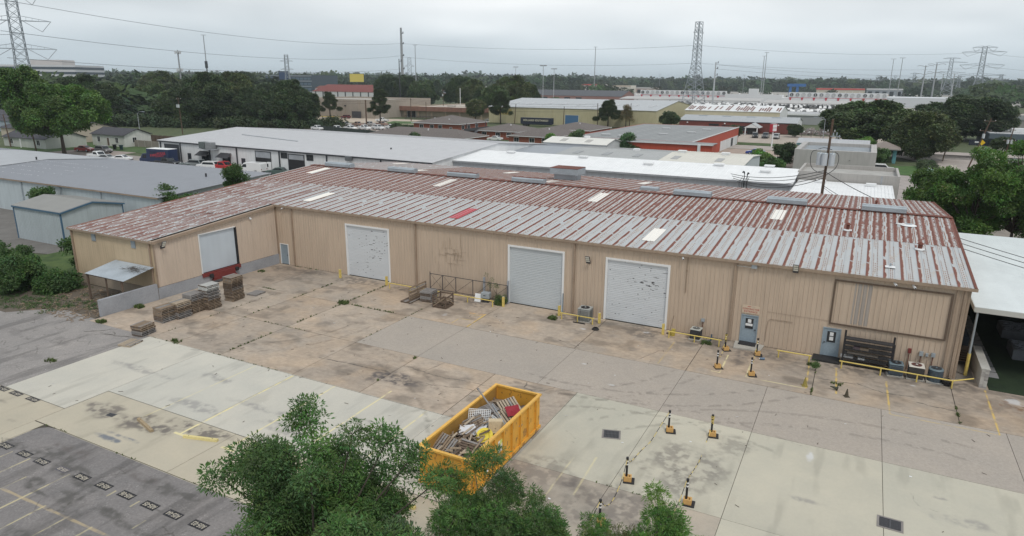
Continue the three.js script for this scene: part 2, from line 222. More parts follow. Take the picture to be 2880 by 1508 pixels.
  // cracks: dark wandering lines
  const crack = (pts, w = 0.03, s = 0.75) => { for (let i = 0; i + 1 < pts.length; i++) { const [ax, az] = pts[i], [bx_, bz] = pts[i + 1], n = Math.ceil(Math.hypot(bx_ - ax, bz - az) / 0.03); for (let t = 0; t <= n; t++) { const q = t / n, X = lerp(ax, bx_, q) + 0.16 * (vn(t * 0.09 + i * 7, ax, 501) - 0.5), Z = lerp(az, bz, q) + 0.16 * (vn(t * 0.09, az + i, 502) - 0.5), W = w * (0.5 + vn(t * 0.15, bz, 503)); paint(X - W, X + W, Z - W, Z + W, (x, z, k) => { if (Math.hypot(x - X, z - Z) < W) for (let c = 0; c < 3; c++) buf[k + c] = lerp(buf[k + c], 0.07 - c * 0.008, s * 0.5); }); } } };
  for (const c of FINE) crack(c, 0.018, 0.45);
  crack([[26.3, 14.9], [28.1, 15.1], [30, 15.2], [31.3, 15], [33.5, 14.9]]); crack([[26.5, 17.4], [28.5, 16.5], [29.6, 16.5], [31.2, 16], [33, 15.9]]); crack([[28.1, 14.9], [28.4, 13.3]]); crack([[20.5, 16.5], [22.2, 16.4], [25.8, 16.2], [26.2, 16.2]], 0.04); crack([[34.6, 13.4], [34.7, 14.1], [35.3, 14.3], [36, 13.9], [36.4, 13.3]], 0.035);
  crack([[50.6, 4.1], [52.7, 3.8], [54.2, 4.4], [55.8, 4.2]], 0.04); crack([[55.9, 5], [57.9, 5.1]], 0.05); crack([[39.6, 6.4], [40.4, 4.4], [41.4, 4]], 0.03); crack([[35, 6.4], [33.4, 5.8]], 0.03);
  for (let i = 0; i < 12; i++) { let x = rr(14.5, 30), z = rr(30.8, 36); const pts = [[x, z]]; for (let k = 0; k < 4; k++) { x += rr(-0.9, 0.9); z += rr(-0.7, 0.9); pts.push([x, Math.max(z, 30.6)]); } crack(pts, 0.03, 0.55); }
  for (let i = 0; i < 26; i++) { let x = rr(-4, 5.5), z = rr(19.5, 27.6); const pts = [[x, z]]; for (let k = 0; k < 3; k++) { x += rr(-0.7, 0.9); z += rr(-0.5, 0.6); pts.push([Math.min(x, 6.9), z]); } crack(pts, 0.03, 0.55); }
  crack([[3.2, 28], [6.9, 20.9]], 0.03, 0.6); crack([[2.1, 21], [3.4, 19.8]], 0.06, 0.8); crack([[3.8, 20.6], [6, 20.2]], 0.06, 0.7);
  const d = new Uint8Array(MW * MH * 4); for (let i = 0; i < MW * MH; i++) { for (let c = 0; c < 3; c++) d[i * 4 + c] = enc(buf[i * 3 + c]); d[i * 4 + 3] = 255; }
  const t = new THREE.DataTexture(d, MW, MH, THREE.RGBAFormat); t.magFilter = THREE.LinearFilter; t.minFilter = THREE.LinearMipmapLinearFilter; t.generateMipmaps = true; t.colorSpace = THREE.SRGBColorSpace; t.needsUpdate = true;
  T.yard = t;
}
M.yard = new THREE.MeshStandardMaterial({ map: T.yard, roughness: 0.93 });
function yardUV(g) { g = flat(g); const p = g.attributes.position, uv = new Float32Array(p.count * 2); for (let i = 0; i < p.count; i++) { uv[i * 2] = (p.getX(i) - YX) / YW; uv[i * 2 + 1] = (p.getZ(i) - YZ) / YD; } g.setAttribute('uv', new THREE.BufferAttribute(uv, 2)); g.userData.ready = true; return g; }
reseed(11);
struct('ground', 'flat ground of grass and soil reaching to the horizon', 'ground', bx(-9000, 9000, -0.5, -0.11, -14000, 3000), mat(0.1, 0.115, 0.055, { map: T.grass, rough: 1 }));
struct('yard_subsoil', 'dark soil showing in the joints between the yard slabs', 'soil', bx(-6, 66, -0.1, -0.03, -1.9, 34), mat(0.07, 0.062, 0.05, { map: T.dirt, rough: 1 }));
{
  const yard = structGroup('concrete_yard', 'concrete yard of large slabs in front of the tan warehouse', 'yard');
  for (const [x0, x1, z0, z1, ty] of SLABS) { const j = ty === 'old' ? 0.022 : 0.012, dy = rr(-0.004, 0.004); part(yard, 'slab', yardUV(bx(x0 + j, x1 - j, -0.028, dy, z0 + j, z1 - j)), M.yard, true); }
  const lot = [[14.0, 34.02], [14.0, 31.2], [14.12, 30.8], [14.5, 30.5], [15.1, 30.43], [66, 30.43], [66, 46], [-14, 46], [-14, 34.02]];
  struct('asphalt_lot', 'worn asphalt parking lot with numbered stalls at lower left', 'parking lot', yardUV(poly(lot, -0.09, -0.006)), M.yard, true);
  struct('asphalt_apron', 'cracked grey asphalt beside the retaining wall at far left', 'asphalt', yardUV(poly([[-13.9, 28.88], [-13.9, 21.5], [-7.6, 21.4], [-5.4, 19.2], [-3.4, 18.8], [0.4, 19.0], [0.4, 19.35], [7.06, 19.43], [7.06, 28.85]], -0.09, -0.008)), M.yard, true);
}
// weeds in the joints
function tuft(n, h, w) { const l = []; for (let i = 0; i < n; i++) { const a = rr(0, 6.3), t = rr(0.15, 0.75), L = h * rr(0.5, 1.1), c = Math.cos(a), s = Math.sin(a), o = V(rr(-w, w), 0, rr(-w, w)); l.push(quad(o.clone().add(V(-s * 0.012, 0, c * 0.012)), o.clone().add(V(s * 0.012, 0, -c * 0.012)), V(o.x + c * L * t * 0.6 + s * 0.014, L * 0.65, o.z + s * L * t * 0.6 - c * 0.014), V(o.x + c * L * t, L, o.z + s * L * t))); } return mg(l); }
function instanced(parent, name, geo, m, list) { // list of [x, y, z, ry, s, tint]
  const o = shade(new THREE.InstancedMesh(geo, m, list.length)), d = new THREE.Object3D(), c = new THREE.Color();
  list.forEach(([x, y, z, ry, s, t, rx = 0], i) => { d.position.set(x, y, z); d.rotation.set(rx, ry, 0); d.scale.setScalar(s); d.updateMatrix(); o.setMatrixAt(i, d.matrix); if (t !== undefined) o.setColorAt(i, c.setRGB(t, t, t)); });
  o.name = name; parent.add(o); return o;
}
M.weed = mat(0.09, 0.13, 0.035, { rough: 0.9, side: THREE.DoubleSide });
{
  const L = [], seg = (x0, z0, x1, z1, n, s = 1) => { for (let i = 0; i < n; i++) { const t = rnd(); if (fbm(t * 9, x0 + z0, 77, 2) < 0.54) continue; L.push([lerp(x0, x1, t) + rr(-0.04, 0.04), -0.01, lerp(z0, z1, t) + rr(-0.04, 0.04), rr(0, 6), s * rr(0.35, 1.2), rr(0.6, 1.3)]); } };
  seg(9.65, 1.4, 9.65, 19.3, 130, 0.8); seg(14.3, 1.2, 14.3, 19.3, 170, 0.9); seg(20.9, 3, 20.9, 13, 50, 0.6); seg(26.25, 13.4, 26.25, 19.2, 130, 1.1); seg(3, 6.87, 26, 6.87, 260, 0.9); seg(7.3, 8, 7.3, 19, 50, 0.6); seg(8, 13.2, 21, 13.2, 90, 0.6); seg(7.2, 19.4, 20, 19.4, 60, 0.6); seg(50.3, 1.5, 50.3, 6.8, 50, 0.8); seg(57.9, 2, 57.9, 6.8, 90, 0.9); seg(38, 21.6, 46, 21.6, 50, 0.6); seg(0.4, 0.2, 9, 0.2, 40, 0.8); seg(14, 30.41, 30, 30.41, 60, 0.7);
  for (const [x, z, n, s] of [[31.2, 2.0, 40, 1.6], [0.5, 15.6, 60, 1.5], [0.4, 5.9, 45, 2], [0.9, 3.2, 16, 1.2], [43, 1.5, 30, 1.4], [1.2, 19.2, 40, 1.5], [5.5, 25.3, 22, 1.2], [14.3, 6.9, 60, 1.6], [9.7, 19.2, 18, 1.3], [51.6, 4.4, 16, 1], [50.1, 2.1, 30, 1.4], [25.9, 0.9, 60, 2.2]]) for (let i = 0; i < n; i++) L.push([x + rr(-0.35, 0.35), -0.01, z + rr(-0.25, 0.25), rr(0, 6), s * rr(0.5, 1.2), rr(0.6, 1.2)]);
  tag(instanced(scene, 'joint_weeds', tuft(14, 0.16, 0.06), M.weed, L), 'small green weeds sprouting in the slab joints', 'weeds', null, 'stuff');
}
// ---------- the tan metal warehouse ----------
const SL = 0.076, EAVE = 6.08, RIDGE_Z = -17.5, REAR_Z = -35, roofY = (z) => (z >= RIDGE_Z ? EAVE - SL * z : EAVE - SL * RIDGE_Z + SL * (z - RIDGE_Z));
const XL = -11.25, XR = 58.2;
reseed(21);
const GREYP = [0.45, 0.465, 0.475], RUSTP = [0.185, 0.06, 0.038], PALEP = [0.5, 0.4, 0.3];
function rustTex(kind, sd, L) {
  return tex(128, 512, 1, 1, (x, v) => {
    const t = v * L, n1 = vn(t * 1.3 + sd * 9, sd, 601), n2 = vn(t * 5.5 + sd * 5, x * 3, 602 + sd), n3 = fbm(x * 5 + sd, t * 1.6, 603 + sd, 3);
    let r = 0, halo = 0; const band = (a, b) => { r = Math.max(r, sst(-0.006, 0.006, Math.min(x - a, b - x))); halo = Math.max(halo, sst(-0.05, 0.0, Math.min(x - a, b - x))); };
    const tooth = (p, k) => { const f = ((t + k) / p) % 1; return f < 0.55 ? 1 : 0; };
    if (kind === 'heavy') {
      const e = 0.05 * (n2 - 0.5), q = 0.07 * (n1 - 0.5);
      band(0.25 + e + q, 0.45 + 0.09 * tooth(0.36, sd * 0.05) * (0.5 + n2)); band(0.71 - 0.09 * tooth(0.36, 0.13 + sd * 0.05) * (0.5 + n2), 0.93 + e - q);
      if (n1 > 0.25) band(0.07, 0.11 + 0.03 * n2); if (n1 > 0.55) band(0.97, 1);
      if (n3 > 0.64 && x > 0.2) r = Math.max(r, 0.85);
    } else if (kind === 'light') {
      const w = 0.12 + 0.09 * (n1 - 0.35) + 0.05 * (n2 - 0.5); if (vn(t * 0.7 + sd * 3, 4, 604) > 0.16) band(0.0, w + 0.02);
      for (const [c, p] of [[0.42, 0.33], [0.53, 0.41], [0.65, 0.37]]) if (tooth(p, c * 7 + sd) && vn(t * 0.55 + c * 30 + sd * 7, 2, 605) > 0.36) band(c - 0.018, c + 0.016 + 0.014 * n2);
      if (n3 > 0.7) halo = Math.max(halo, 0.6);
    } else {
      const w = 0.07 + 0.09 * sst(0.3, 0.8, n1); if (n1 > 0.08) band(0.0, w); if (n2 > 0.25) band(0.335, 0.385 + 0.08 * sst(0.5, 0.9, vn(t * 0.9 + sd, 9, 606))); if (n2 > 0.3) band(0.668, 0.715 + 0.07 * sst(0.5, 0.9, vn(t * 0.8 + sd * 2, 5, 607)));
      if (n3 > 0.66) r = Math.max(r, 0.6);
    }
    const f = 0.93 + 0.14 * fbm(x * 4, t * 0.9, 610 + sd, 3), g = 0.7 + 0.6 * fbm(x * 14, t * 6, 620, 2);
    return [0, 1, 2].map((c) => lerp(lerp(GREYP[c] * f, PALEP[c] * f, halo * 0.55 * (1 - r)), RUSTP[c] * g, r));
  });
}
const roofMats = {}; for (const [k, n, L] of [['heavy', 4, 8.9], ['light', 4, 8.75], ['thin', 3, 6.7]]) roofMats[k] = Array.from({ length: n }, (_, i) => new THREE.MeshStandardMaterial({ map: rustTex(k, i + 1, L), roughness: 0.62, metalness: 0.15 }));
function sheetGeo(w, z0, z1, lift = 0) { // ribbed sheet from z1 (low or near) to z0 along the roof slope, x from 0 to w
  const xs = []; for (let k = 0; k < 3; k++) { const b = k / 3; xs.push([b, 0.035], [b + 0.035, 0.035], [b + 0.06, 0], [b + 0.31, 0]); } xs.push([1, 0.035]);
  const pos = [], uv = []; const P = (i, z) => { const [u, h] = xs[i]; return [u * w, roofY(z) + h + lift, z]; };
  for (let i = 0; i + 1 < xs.length; i++) for (const [a, b] of [[[i, z1, 0], [i + 1, z1, 0]], [[i + 1, z0, 1], [i, z0, 1]]]) { const c = a === undefined ? 0 : 0; const q = [[i, z1, 0], [i + 1, z1, 0], [i + 1, z0, 1], [i, z0, 1]]; const tri = b[1] === z1 ? [0, 1, 2] : [0, 2, 3]; for (const k of tri) { pos.push(...P(q[k][0], q[k][1])); uv.push(xs[q[k][0]][0], q[k][2] + c); } }
  const g = new THREE.BufferGeometry(); g.setAttribute('position', new THREE.Float32BufferAttribute(pos, 3)); g.setAttribute('uv', new THREE.Float32BufferAttribute(uv, 2)); g.computeVertexNormals(); g.userData.ready = true; return g;
}
function ribWall(o, dir, n, len, y0, top, rough = 0.03) { // vertical ribbed siding along dir from o, facing n
  const prof = []; for (let s = 0; s < len; s += 0.305) for (const [d, h] of [[0, 0], [0.215, 0], [0.235, 1], [0.285, 1]]) if (s + d < len) prof.push([s + d, h * rough]); prof.push([len, 0]);
  const pos = [], P = (i, y) => { const [s, h] = prof[i]; return [o[0] + dir[0] * s + n[0] * h, y, o[1] + dir[1] * s + n[1] * h]; }, ty = typeof top === 'function' ? top : () => top;
  for (let i = 0; i + 1 < prof.length; i++) { const a = P(i, y0), b = P(i + 1, y0), c = P(i + 1, ty(prof[i + 1][0])), d = P(i, ty(prof[i][0])); pos.push(...a, ...b, ...c, ...a, ...c, ...d); }
  const g = new THREE.BufferGeometry(); g.setAttribute('position', new THREE.Float32BufferAttribute(pos, 3)); g.setAttribute('uv', new THREE.Float32BufferAttribute(new Float32Array(pos.length / 3 * 2), 2)); g.computeVertexNormals(); return g;
}
const W = thing('metal_warehouse', 'long tan metal warehouse with rust-streaked grey ribbed roof and white roll-up doors', 'warehouse');
{
  const roof = new THREE.Group(); roof.name = 'roof'; W.add(roof);
  const n = 69, w = (XR + 0.25 - XL + 0.15) / n, x0 = XL - 0.15;
  const rows = [['heavy', -17.45, -8.6, 0.0], ['light', -8.62, 0.22, -0.012], ['heavy', -26.3, -17.55, 0], ['heavy', -35.15, -26.28, -0.012]];
  const geos = rows.map(([, a, b, l]) => (b <= RIDGE_Z ? sheetGeo(w, b, a, l) : sheetGeo(w, a, b, l)));
  for (let i = 0; i < n; i++) rows.forEach(([k, , , ], r) => {
    if (i < 11 && r === 1) return; // the wing's own sheets run on here
    const kind = i < 12 && k === 'heavy' && r === 0 ? (rnd() < 0.7 ? 'heavy' : 'light') : i < 12 && r > 1 ? 'light' : k, o = part(roof, 'roof_sheet', geos[r], pick(roofMats[kind]), true); o.position.set(x0 + i * w, 0, 0);
  });
  const wg = [sheetGeo(w, -8.62, -0.9, -0.01), sheetGeo(w, -0.92, 6.5, -0.02), sheetGeo(w, 6.48, 13.62, -0.03)];
  for (let i = 0; i < 11; i++) wg.forEach((g, r) => { const o = part(roof, 'roof_sheet', g, pick(rnd() < (r ? 0.92 : 0.6) ? roofMats.thin : roofMats.light), true); o.position.set(x0 + i * w, 0, 0); });
  part(roof, 'ridge_cap', [bar(V(x0, roofY(RIDGE_Z) + 0.045, RIDGE_Z + 0.2), V(XR + 0.25, roofY(RIDGE_Z) + 0.045, RIDGE_Z + 0.2), 0.02, 0.42), bar(V(x0, roofY(RIDGE_Z) + 0.045, RIDGE_Z - 0.2), V(XR + 0.25, roofY(RIDGE_Z) + 0.045, RIDGE_Z - 0.2), 0.02, 0.42)], M.rust);
  // translucent and patched panels
  const sky = (X, za, zb, m, name) => { const g = za < RIDGE_Z ? sheetGeo(1.0, zb, za, 0.022) : sheetGeo(1.0, za, zb, 0.022); const o = part(roof, name, g, m, true); o.position.x = X; return o; };
  const frp = mat(0.82, 0.79, 0.74, { rough: 0.5 }), pinkish = mat(0.46, 0.06, 0.08, { rough: 0.5 });
  for (const [X, a, b] of [[-8.3, -16.5, -13.1], [1.85, -5.8, -2.0], [10.45, -16.1, -12.4], [28.4, -15.7, -12], [36.88, -5.35, -1.8], [44.92, -15.1, -11.7], [-8.4, -33.2, -30.2], [1.6, -23.4, -20.6], [10.3, -32.2, -28.8], [19.9, -23, -19.8], [28.3, -31.8, -28.2]]) sky(X, a, b, frp, 'skylight_panel');
  sky(19.2, -5.5, -1.9, pinkish, 'red_patch_panel').userData.label = 'red replacement roof panel';
  for (const [X, z] of [[-4.4, 6.3], [-3.6, 5.2]]) part(roof, 'sealant_patch', bar(V(X, roofY(z) + 0.035, z), V(X + 0.9, roofY(z - 0.3) + 0.035, z - 0.3), 0.012, 0.16), M.white);
  // ridge vents
  const vent = (a, b, rusty) => { const s = new THREE.Shape(); s.moveTo(-0.3, 0); s.lineTo(-0.42, 0.1); s.lineTo(-0.42, 0.42); s.lineTo(-0.28, 0.54); s.lineTo(0.28, 0.54); s.lineTo(0.42, 0.42); s.lineTo(0.42, 0.1); s.lineTo(0.3, 0); s.closePath(); const g = new THREE.ExtrudeGeometry(s, { depth: b - a, bevelEnabled: false }); g.rotateY(Math.PI / 2); g.translate(a, roofY(RIDGE_Z) + 0.02, RIDGE_Z); const v = part(roof, 'ridge_vent', g, M.galv); part(v, 'vent_cap', bx(a + 0.02, b - 0.02, roofY(RIDGE_Z) + 0.562, roofY(RIDGE_Z) + 0.585, RIDGE_Z - 0.27, RIDGE_Z + 0.27), rusty ? M.rust : M.galv); };
  for (const [a, b, r] of [[-8.9, -4.8, 0], [0.9, 4.7, 0], [9.3, 13.1, 1], [17.6, 21.4, 1], [35.3, 38.85, 0], [43.9, 47.3, 0], [51.7, 55.1, 0]]) vent(a, b, r);
  const bxv = part(roof, 'box_vent', [bx(18.9, 21.6, 6.75, 7.5, -27.4, -25.6), bx(18.5, 22, 7.45, 8.15, -27.8, -25.2)], M.galv); part(bxv, 'vent_cap', bx(18.48, 22.02, 8.153, 8.2, -27.82, -25.18), M.rust);
  part(roof, 'low_vent', rbox(1.9, 0.45, 0.8, 0.08, 32, 7.12, -20.4), M.galv);
  for (const [x, z, h, r] of [[50.9, -10.4, 0.5, 0.13], [54.6, -13.9, 0.55, 0.14], [55.2, -13.7, 0.12, 0.25], [55.7, -7.1, 0.42, 0.15], [53.8, -2.1, 0.3, 0.06], [52.9, -24, 0.4, 0.1]]) { const v = part(roof, 'vent_pipe', cyl(r, r, h, x, roofY(z), z), h > 0.35 ? M.rust : M.galv); part(v, 'pipe_flashing', [cyl(r * 2.4, r * 1.2, 0.09, x, roofY(z) + 0.01, z), cb(0.6, 0.03, 0.5, x, roofY(z) + 0.035, z)], M.white); if (h > 0.35) part(v, 'pipe_cap', cyl(r * 1.6, r * 0.5, 0.13, x, roofY(z) + h, z), M.rust); }

  // front wall, cut round its openings: x0, x1, y0, y1
  const open = [[0.3, 1.42, 0.02, 2.12], [8.95, 13.93, 0, 4.95], [26.22, 31.18, 0, 4.95], [34.74, 39.64, 0, 4.95], [45.0, 46.17, 0.12, 2.16], [50.35, 51.47, 0.1, 2.14]];
  const fw = (a, b, y0, y1, m = M.tanWall, z = 0) => part(W, 'wall_panel', ribWall([a, z], [1, 0], [0, 1], b - a, y0, y1), m);
  let x = 0; for (const [a, b, y0, y1] of open) { for (let s = x; s < a - 1e-3;) { const e = Math.min(a, a - s > 7.5 ? s + 6.1 : a); fw(s, e, 0, EAVE); s = e; } fw(a, b, y1, EAVE); if (y0 > 0.05) fw(a, b, 0, y0); x = b; }
  fw(x, XR, 0, EAVE);
  fw(51.9, 52.98, 2.62, 5.46, mat(0.4, 0.36, 0.33, { map: T.streak, rough: 0.7 }), 0.004).name = 'repainted_patch';
  // other walls
  part(W, 'wall_panel', ribWall([0, 13.4], [0, -1], [1, 0], 4.35, 1.0, (s) => roofY(13.4 - s) - 0.02), M.tanPale); part(W, 'wall_panel', ribWall([0, 9.05], [0, -1], [1, 0], 4.05, 4.68, (s) => roofY(9.05 - s) - 0.02), M.tanPale); part(W, 'wall_panel', ribWall([0, 5.0], [0, -1], [1, 0], 5.0, 1.0, (s) => roofY(5 - s) - 0.02), M.tanPale);
  part(W, 'wall_panel', ribWall([XL, 13.4], [1, 0], [0, 1], 11.25, 0.85, roofY(13.4) - 0.02, 0.012), mat(0.56, 0.44, 0.3, { map: T.streak, rough: 0.75 })); part(W, 'plinth', bx(XL - 0.04, 0.0, -0.05, 0.85, 13.2, 13.46), mat(0.33, 0.27, 0.21, { map: T.dirt, rough: 0.95 }));
  part(W, 'wall_panel', ribWall([XL, REAR_Z], [0, 1], [-1, 0], 48.4, 0, (s) => roofY(REAR_Z + s) - 0.02), M.tanWall); part(W, 'wall_panel', ribWall([XR, 0], [0, -1], [1, 0], 35, 0, (s) => roofY(-s) - 0.02), M.tanWall); part(W, 'wall_panel', ribWall([XR, REAR_Z], [-1, 0], [0, -1], XR - XL, 0, EAVE - 0.02), M.tanWall);
  part(W, 'floor', bx(XL + 0.1, XR - 0.1, -0.04, 0.02, REAR_Z + 0.1, -0.2), M.conc);
  // trim, gutters, downspouts
  part(W, 'gutter', [bx(0.02, XR + 0.32, EAVE - 0.2, EAVE - 0.03, 0.06, 0.26), bx(0.02, XR + 0.32, EAVE - 0.205, EAVE + 0.0, 0.26, 0.275)], M.tanTrim);
  part(W, 'gutter', bx(XL - 0.25, 0.2, roofY(13.5) - 0.21, roofY(13.5) - 0.05, 13.44, 13.66), M.tanTrim);
  part(W, 'rake_trim', [bar(V(0.14, roofY(0.3) - 0.16, 0.3), V(0.14, roofY(13.6) - 0.16, 13.6), 0.2, 0.24)], M.tanTrim); part(W, 'rake_trim', bar(V(0.06, roofY(0.3) - 0.33, 0.3), V(0.06, roofY(13.4) - 0.33, 13.4), 0.05, 0.07), mat(0.6, 0.52, 0.43, { rough: 0.6 }));
  for (const [a, b] of [[0, RIDGE_Z], [RIDGE_Z, REAR_Z]]) part(W, 'rake_trim', bar(V(XR + 0.2, roofY(a) - 0.06, a + (a ? 0 : 0.2)), V(XR + 0.2, roofY(b) - 0.06, b), 0.16, 0.16), M.rust);
  for (const X of [2.26, 16.93, 32.09, 44.29, 57.55, 57.95]) part(W, 'downspout', [bx(X - 0.07, X + 0.07, 0.05, EAVE - 0.2, 0.035, 0.15), bx(X - 0.09, X + 0.09, 2.9, 2.95, 0.03, 0.16)], M.tanTrim);
  part(W, 'corner_trim', [bx(-0.02, 0.1, 1.0, roofY(13.4) - 0.1, 13.36, 13.44), bx(-0.02, 0.12, 1.0, EAVE - 0.2, 0.0, 0.1)], M.tanTrim); part(W, 'downspout', bx(-0.42, -0.3, 0.9, roofY(13.4) - 0.2, 13.46, 13.58), M.tanTrim); part(W, 'downspout', bx(XL + 0.1, XL + 0.22, 0.3, roofY(13.4) - 0.2, 13.46, 13.58), M.tanTrim);
  part(W, 'corner_trim', bx(XR - 0.08, XR + 0.04, 0, EAVE - 0.2, -0.08, 0.045), M.tanTrim);
  part(W, 'siding_lap', bx(46.7, 50.65, 2.585, 2.605, 0.03, 0.04), M.tanTrim);
  // wall louvres of the wing
  for (const X of [-8.25, -2.8]) { const l = part(W, 'louvre_vent', bx(X, X + 0.55, 4.13, 4.82, 13.41, 13.45), mat(0.28, 0.32, 0.36, { rough: 0.5 })); for (let i = 0; i < 6; i++) part(l, 'louvre_blade', bx(X + 0.04, X + 0.51, 4.18 + i * 0.105, 4.245 + i * 0.105, 13.45, 13.475), mat(0.33, 0.37, 0.4, { rough: 0.5 })); }

  // roll-up doors
  const peel = (sd, cx, cy) => tex(512, 512, 1, 1, (u, v) => { const n = fbm(u * 17 + sd, v * 62, 700 + sd, 3), big = fbm(u * 5 + sd, v * 6, 710 + sd, 3), k = Math.exp(-((u - cx) ** 2 * 9 + (v - cy) ** 2 * 9)); const a = sst(0.005, 0.02, n - (0.93 - 0.2 * big - 0.135 * k)); const w = 0.93 + 0.1 * fbm(u * 5, v * 20, 720, 3); return [lerp(0.66 * w, 0.045, a), lerp(0.685 * w, 0.045, a), lerp(0.715 * w, 0.05, a)]; });
  const dm = [new THREE.MeshStandardMaterial({ map: peel(1, 0.6, 0.55), roughness: 0.5 }), mat(0.6, 0.64, 0.67, { map: T.sheet, rough: 0.45 }), new THREE.MeshStandardMaterial({ map: peel(4, 0.75, 0.75), roughness: 0.5 })];
  [[8.95, 13.93], [26.22, 31.18], [34.74, 39.64]].forEach(([a, b], k) => {
    const d = new THREE.Group(); d.name = 'rollup_door'; W.add(d); d.userData.label = ['white roll-up door with peeling paint nearest the dock', 'clean pale grey roll-up door beside the gate frame', 'white roll-up door with heavily peeled paint'][k];
    const N = 17, H = 4.83 / N;
    for (let i = 0; i < N; i++) { const y = 0.02 + i * H, g = mg([bx(a + 0.11, b - 0.11, y + 0.022, y + H * 0.46, -0.13, -0.085), bx(a + 0.11, b - 0.11, y + H * 0.54, y + H, -0.13, -0.085), bx(a + 0.11, b - 0.11, y, y + H, -0.14, -0.122)]), p = g.attributes.position, uv = g.attributes.uv; for (let q = 0; q < p.count; q++) uv.setXY(q, (p.getX(q) - a) / (b - a), p.getY(q) / 4.95); g.userData.ready = true; part(d, 'slat', g, dm[k], true); }
    part(d, 'door_backing', bx(a + 0.02, b - 0.02, 0, 4.93, -0.22, -0.19), M.dark);
    part(d, 'door_frame', [bx(a - 0.06, a + 0.1, 0, 5.02, -0.18, 0.055), bx(b - 0.1, b + 0.06, 0, 5.02, -0.18, 0.055), bx(a + 0.1, b - 0.1, 4.87, 5.02, -0.18, 0.055)], M.white);
  });
  { // dock door and leveller on the wing
    const d = new THREE.Group(); d.name = 'dock_door'; W.add(d);
    const sl = []; for (let i = 0; i < 38; i++) { const y = 1.15 + i * 0.0925; sl.push(bx(-0.14, -0.1, y, y + 0.068, 5.1, 8.98), bx(-0.14, -0.118, y + 0.068, y + 0.0925, 5.1, 8.98)); } part(d, 'curtain', sl, mat(0.62, 0.68, 0.74, { map: T.sheet, rough: 0.45 }));
    part(d, 'door_frame', [bx(-0.16, 0.06, 1.05, 4.74, 8.98, 9.08), bx(-0.16, 0.06, 4.66, 4.74, 5.07, 8.98)], M.white); part(d, 'door_jamb', [bx(-0.2, 0.05, 1.0, 4.66, 4.93, 5.07)], M.black); part(d, 'door_backing', bx(-0.24, -0.16, 1, 4.7, 5, 9.05), M.dark);
    part(d, 'leveller_plate', [bx(0.0, 0.16, 0.78, 1.12, 4.9, 9.1), bx(0.05, 0.3, 0.42, 0.98, 5.7, 8.1)], M.redSteel); part(d, 'leveller_lip', bx(0.05, 0.42, 0.34, 0.4, 5.6, 8.2), M.redSteel); for (const z of [5.5, 8.3]) part(d, 'dock_bumper', rbox(0.22, 0.34, 0.3, 0.03, 0.27, 0.62, z), M.rubber);
  }
  part(W, 'dock_wall', bx(-0.3, 0.05, -0.05, 1.0, 0.02, 13.44), M.concWall); part(W, 'sill_gap', bx(-0.02, 0.045, 0.94, 1.015, 0.6, 13.3), M.woodDark);
  // personnel doors
  const pdoor = (a, b, y0, y1, label, win, hx) => { const d = new THREE.Group(); d.name = 'entry_door'; d.userData.label = label; W.add(d); part(d, 'door_leaf', bx(a + 0.07, b - 0.07, y0 + 0.02, y1 - 0.07, -0.06, 0.0), M.doorBlue); part(d, 'door_frame', [bx(a, a + 0.07, y0, y1, -0.08, 0.05), bx(b - 0.07, b, y0, y1, -0.08, 0.05), bx(a + 0.07, b - 0.07, y1 - 0.07, y1, -0.08, 0.05)], win ? M.doorBlue : M.white); part(d, 'door_handle', [cyl(0.03, 0.03, 0.06, hx, y0 + 0.95, 0.03), bx(hx - 0.06, hx + 0.06, y0 + 0.94, y0 + 0.97, 0.04, 0.06)], M.iron);
    if (win) { const wx0 = (a + b) / 2 - 0.27, wx1 = (a + b) / 2 + 0.27; const p = part(d, 'window', bx(wx0, wx1, y0 + 1.0, y0 + 1.78, 0.001, 0.012), M.glass); part(p, 'window_frame', [bx(wx0 - 0.03, wx0, y0 + 0.97, y0 + 1.81, 0.001, 0.022), bx(wx1, wx1 + 0.03, y0 + 0.97, y0 + 1.81, 0.001, 0.022), bx(wx0, wx1, y0 + 0.97, y0 + 1.0, 0.001, 0.022), bx(wx0, wx1, y0 + 1.78, y0 + 1.81, 0.001, 0.022)], M.doorBlue); const bars = []; for (let i = 1; i < 6; i++) bars.push(bx(wx0 + i * 0.09 - 0.006, wx0 + i * 0.09 + 0.006, y0 + 1, y0 + 1.78, 0.012, 0.016)); part(p, 'window_bars', bars, M.iron); part(p, 'paper_notice', bx(wx0 + 0.16, wx0 + 0.39, y0 + 1.46, y0 + 1.72, 0.016, 0.02), M.white); part(p, 'paper_notice', win === 1 ? bx(wx0 + 0.02, wx0 + 0.5, y0 + 1.22, y0 + 1.4, 0.016, 0.02) : bx(wx0 + 0.16, wx0 + 0.4, y0 + 1.14, y0 + 1.4, 0.016, 0.02), M.white); } return d; };
  pdoor(0.3, 1.42, 0.02, 2.12, 'plain blue-grey door in the inner corner', 0, 1.25); pdoor(45.0, 46.17, 0.12, 2.16, 'blue-grey contractor entrance door with notices', 1, 46.0); pdoor(50.35, 51.47, 0.1, 2.14, 'blue-grey door with barred window beside the rack', 2, 50.52);
  part(W, 'door_step', poly([[44.75, 0.06], [46.75, 0.06], [46.6, 1.35], [44.85, 1.45]], 0.006, 0.1), M.conc); part(W, 'rubber_mat', bx(45.05, 46.2, 0.103, 0.16, 0.1, 0.75), M.rubber); part(W, 'rubber_mat', bx(49.95, 51.6, 0.006, 0.13, 0.06, 1.1), M.rubber);
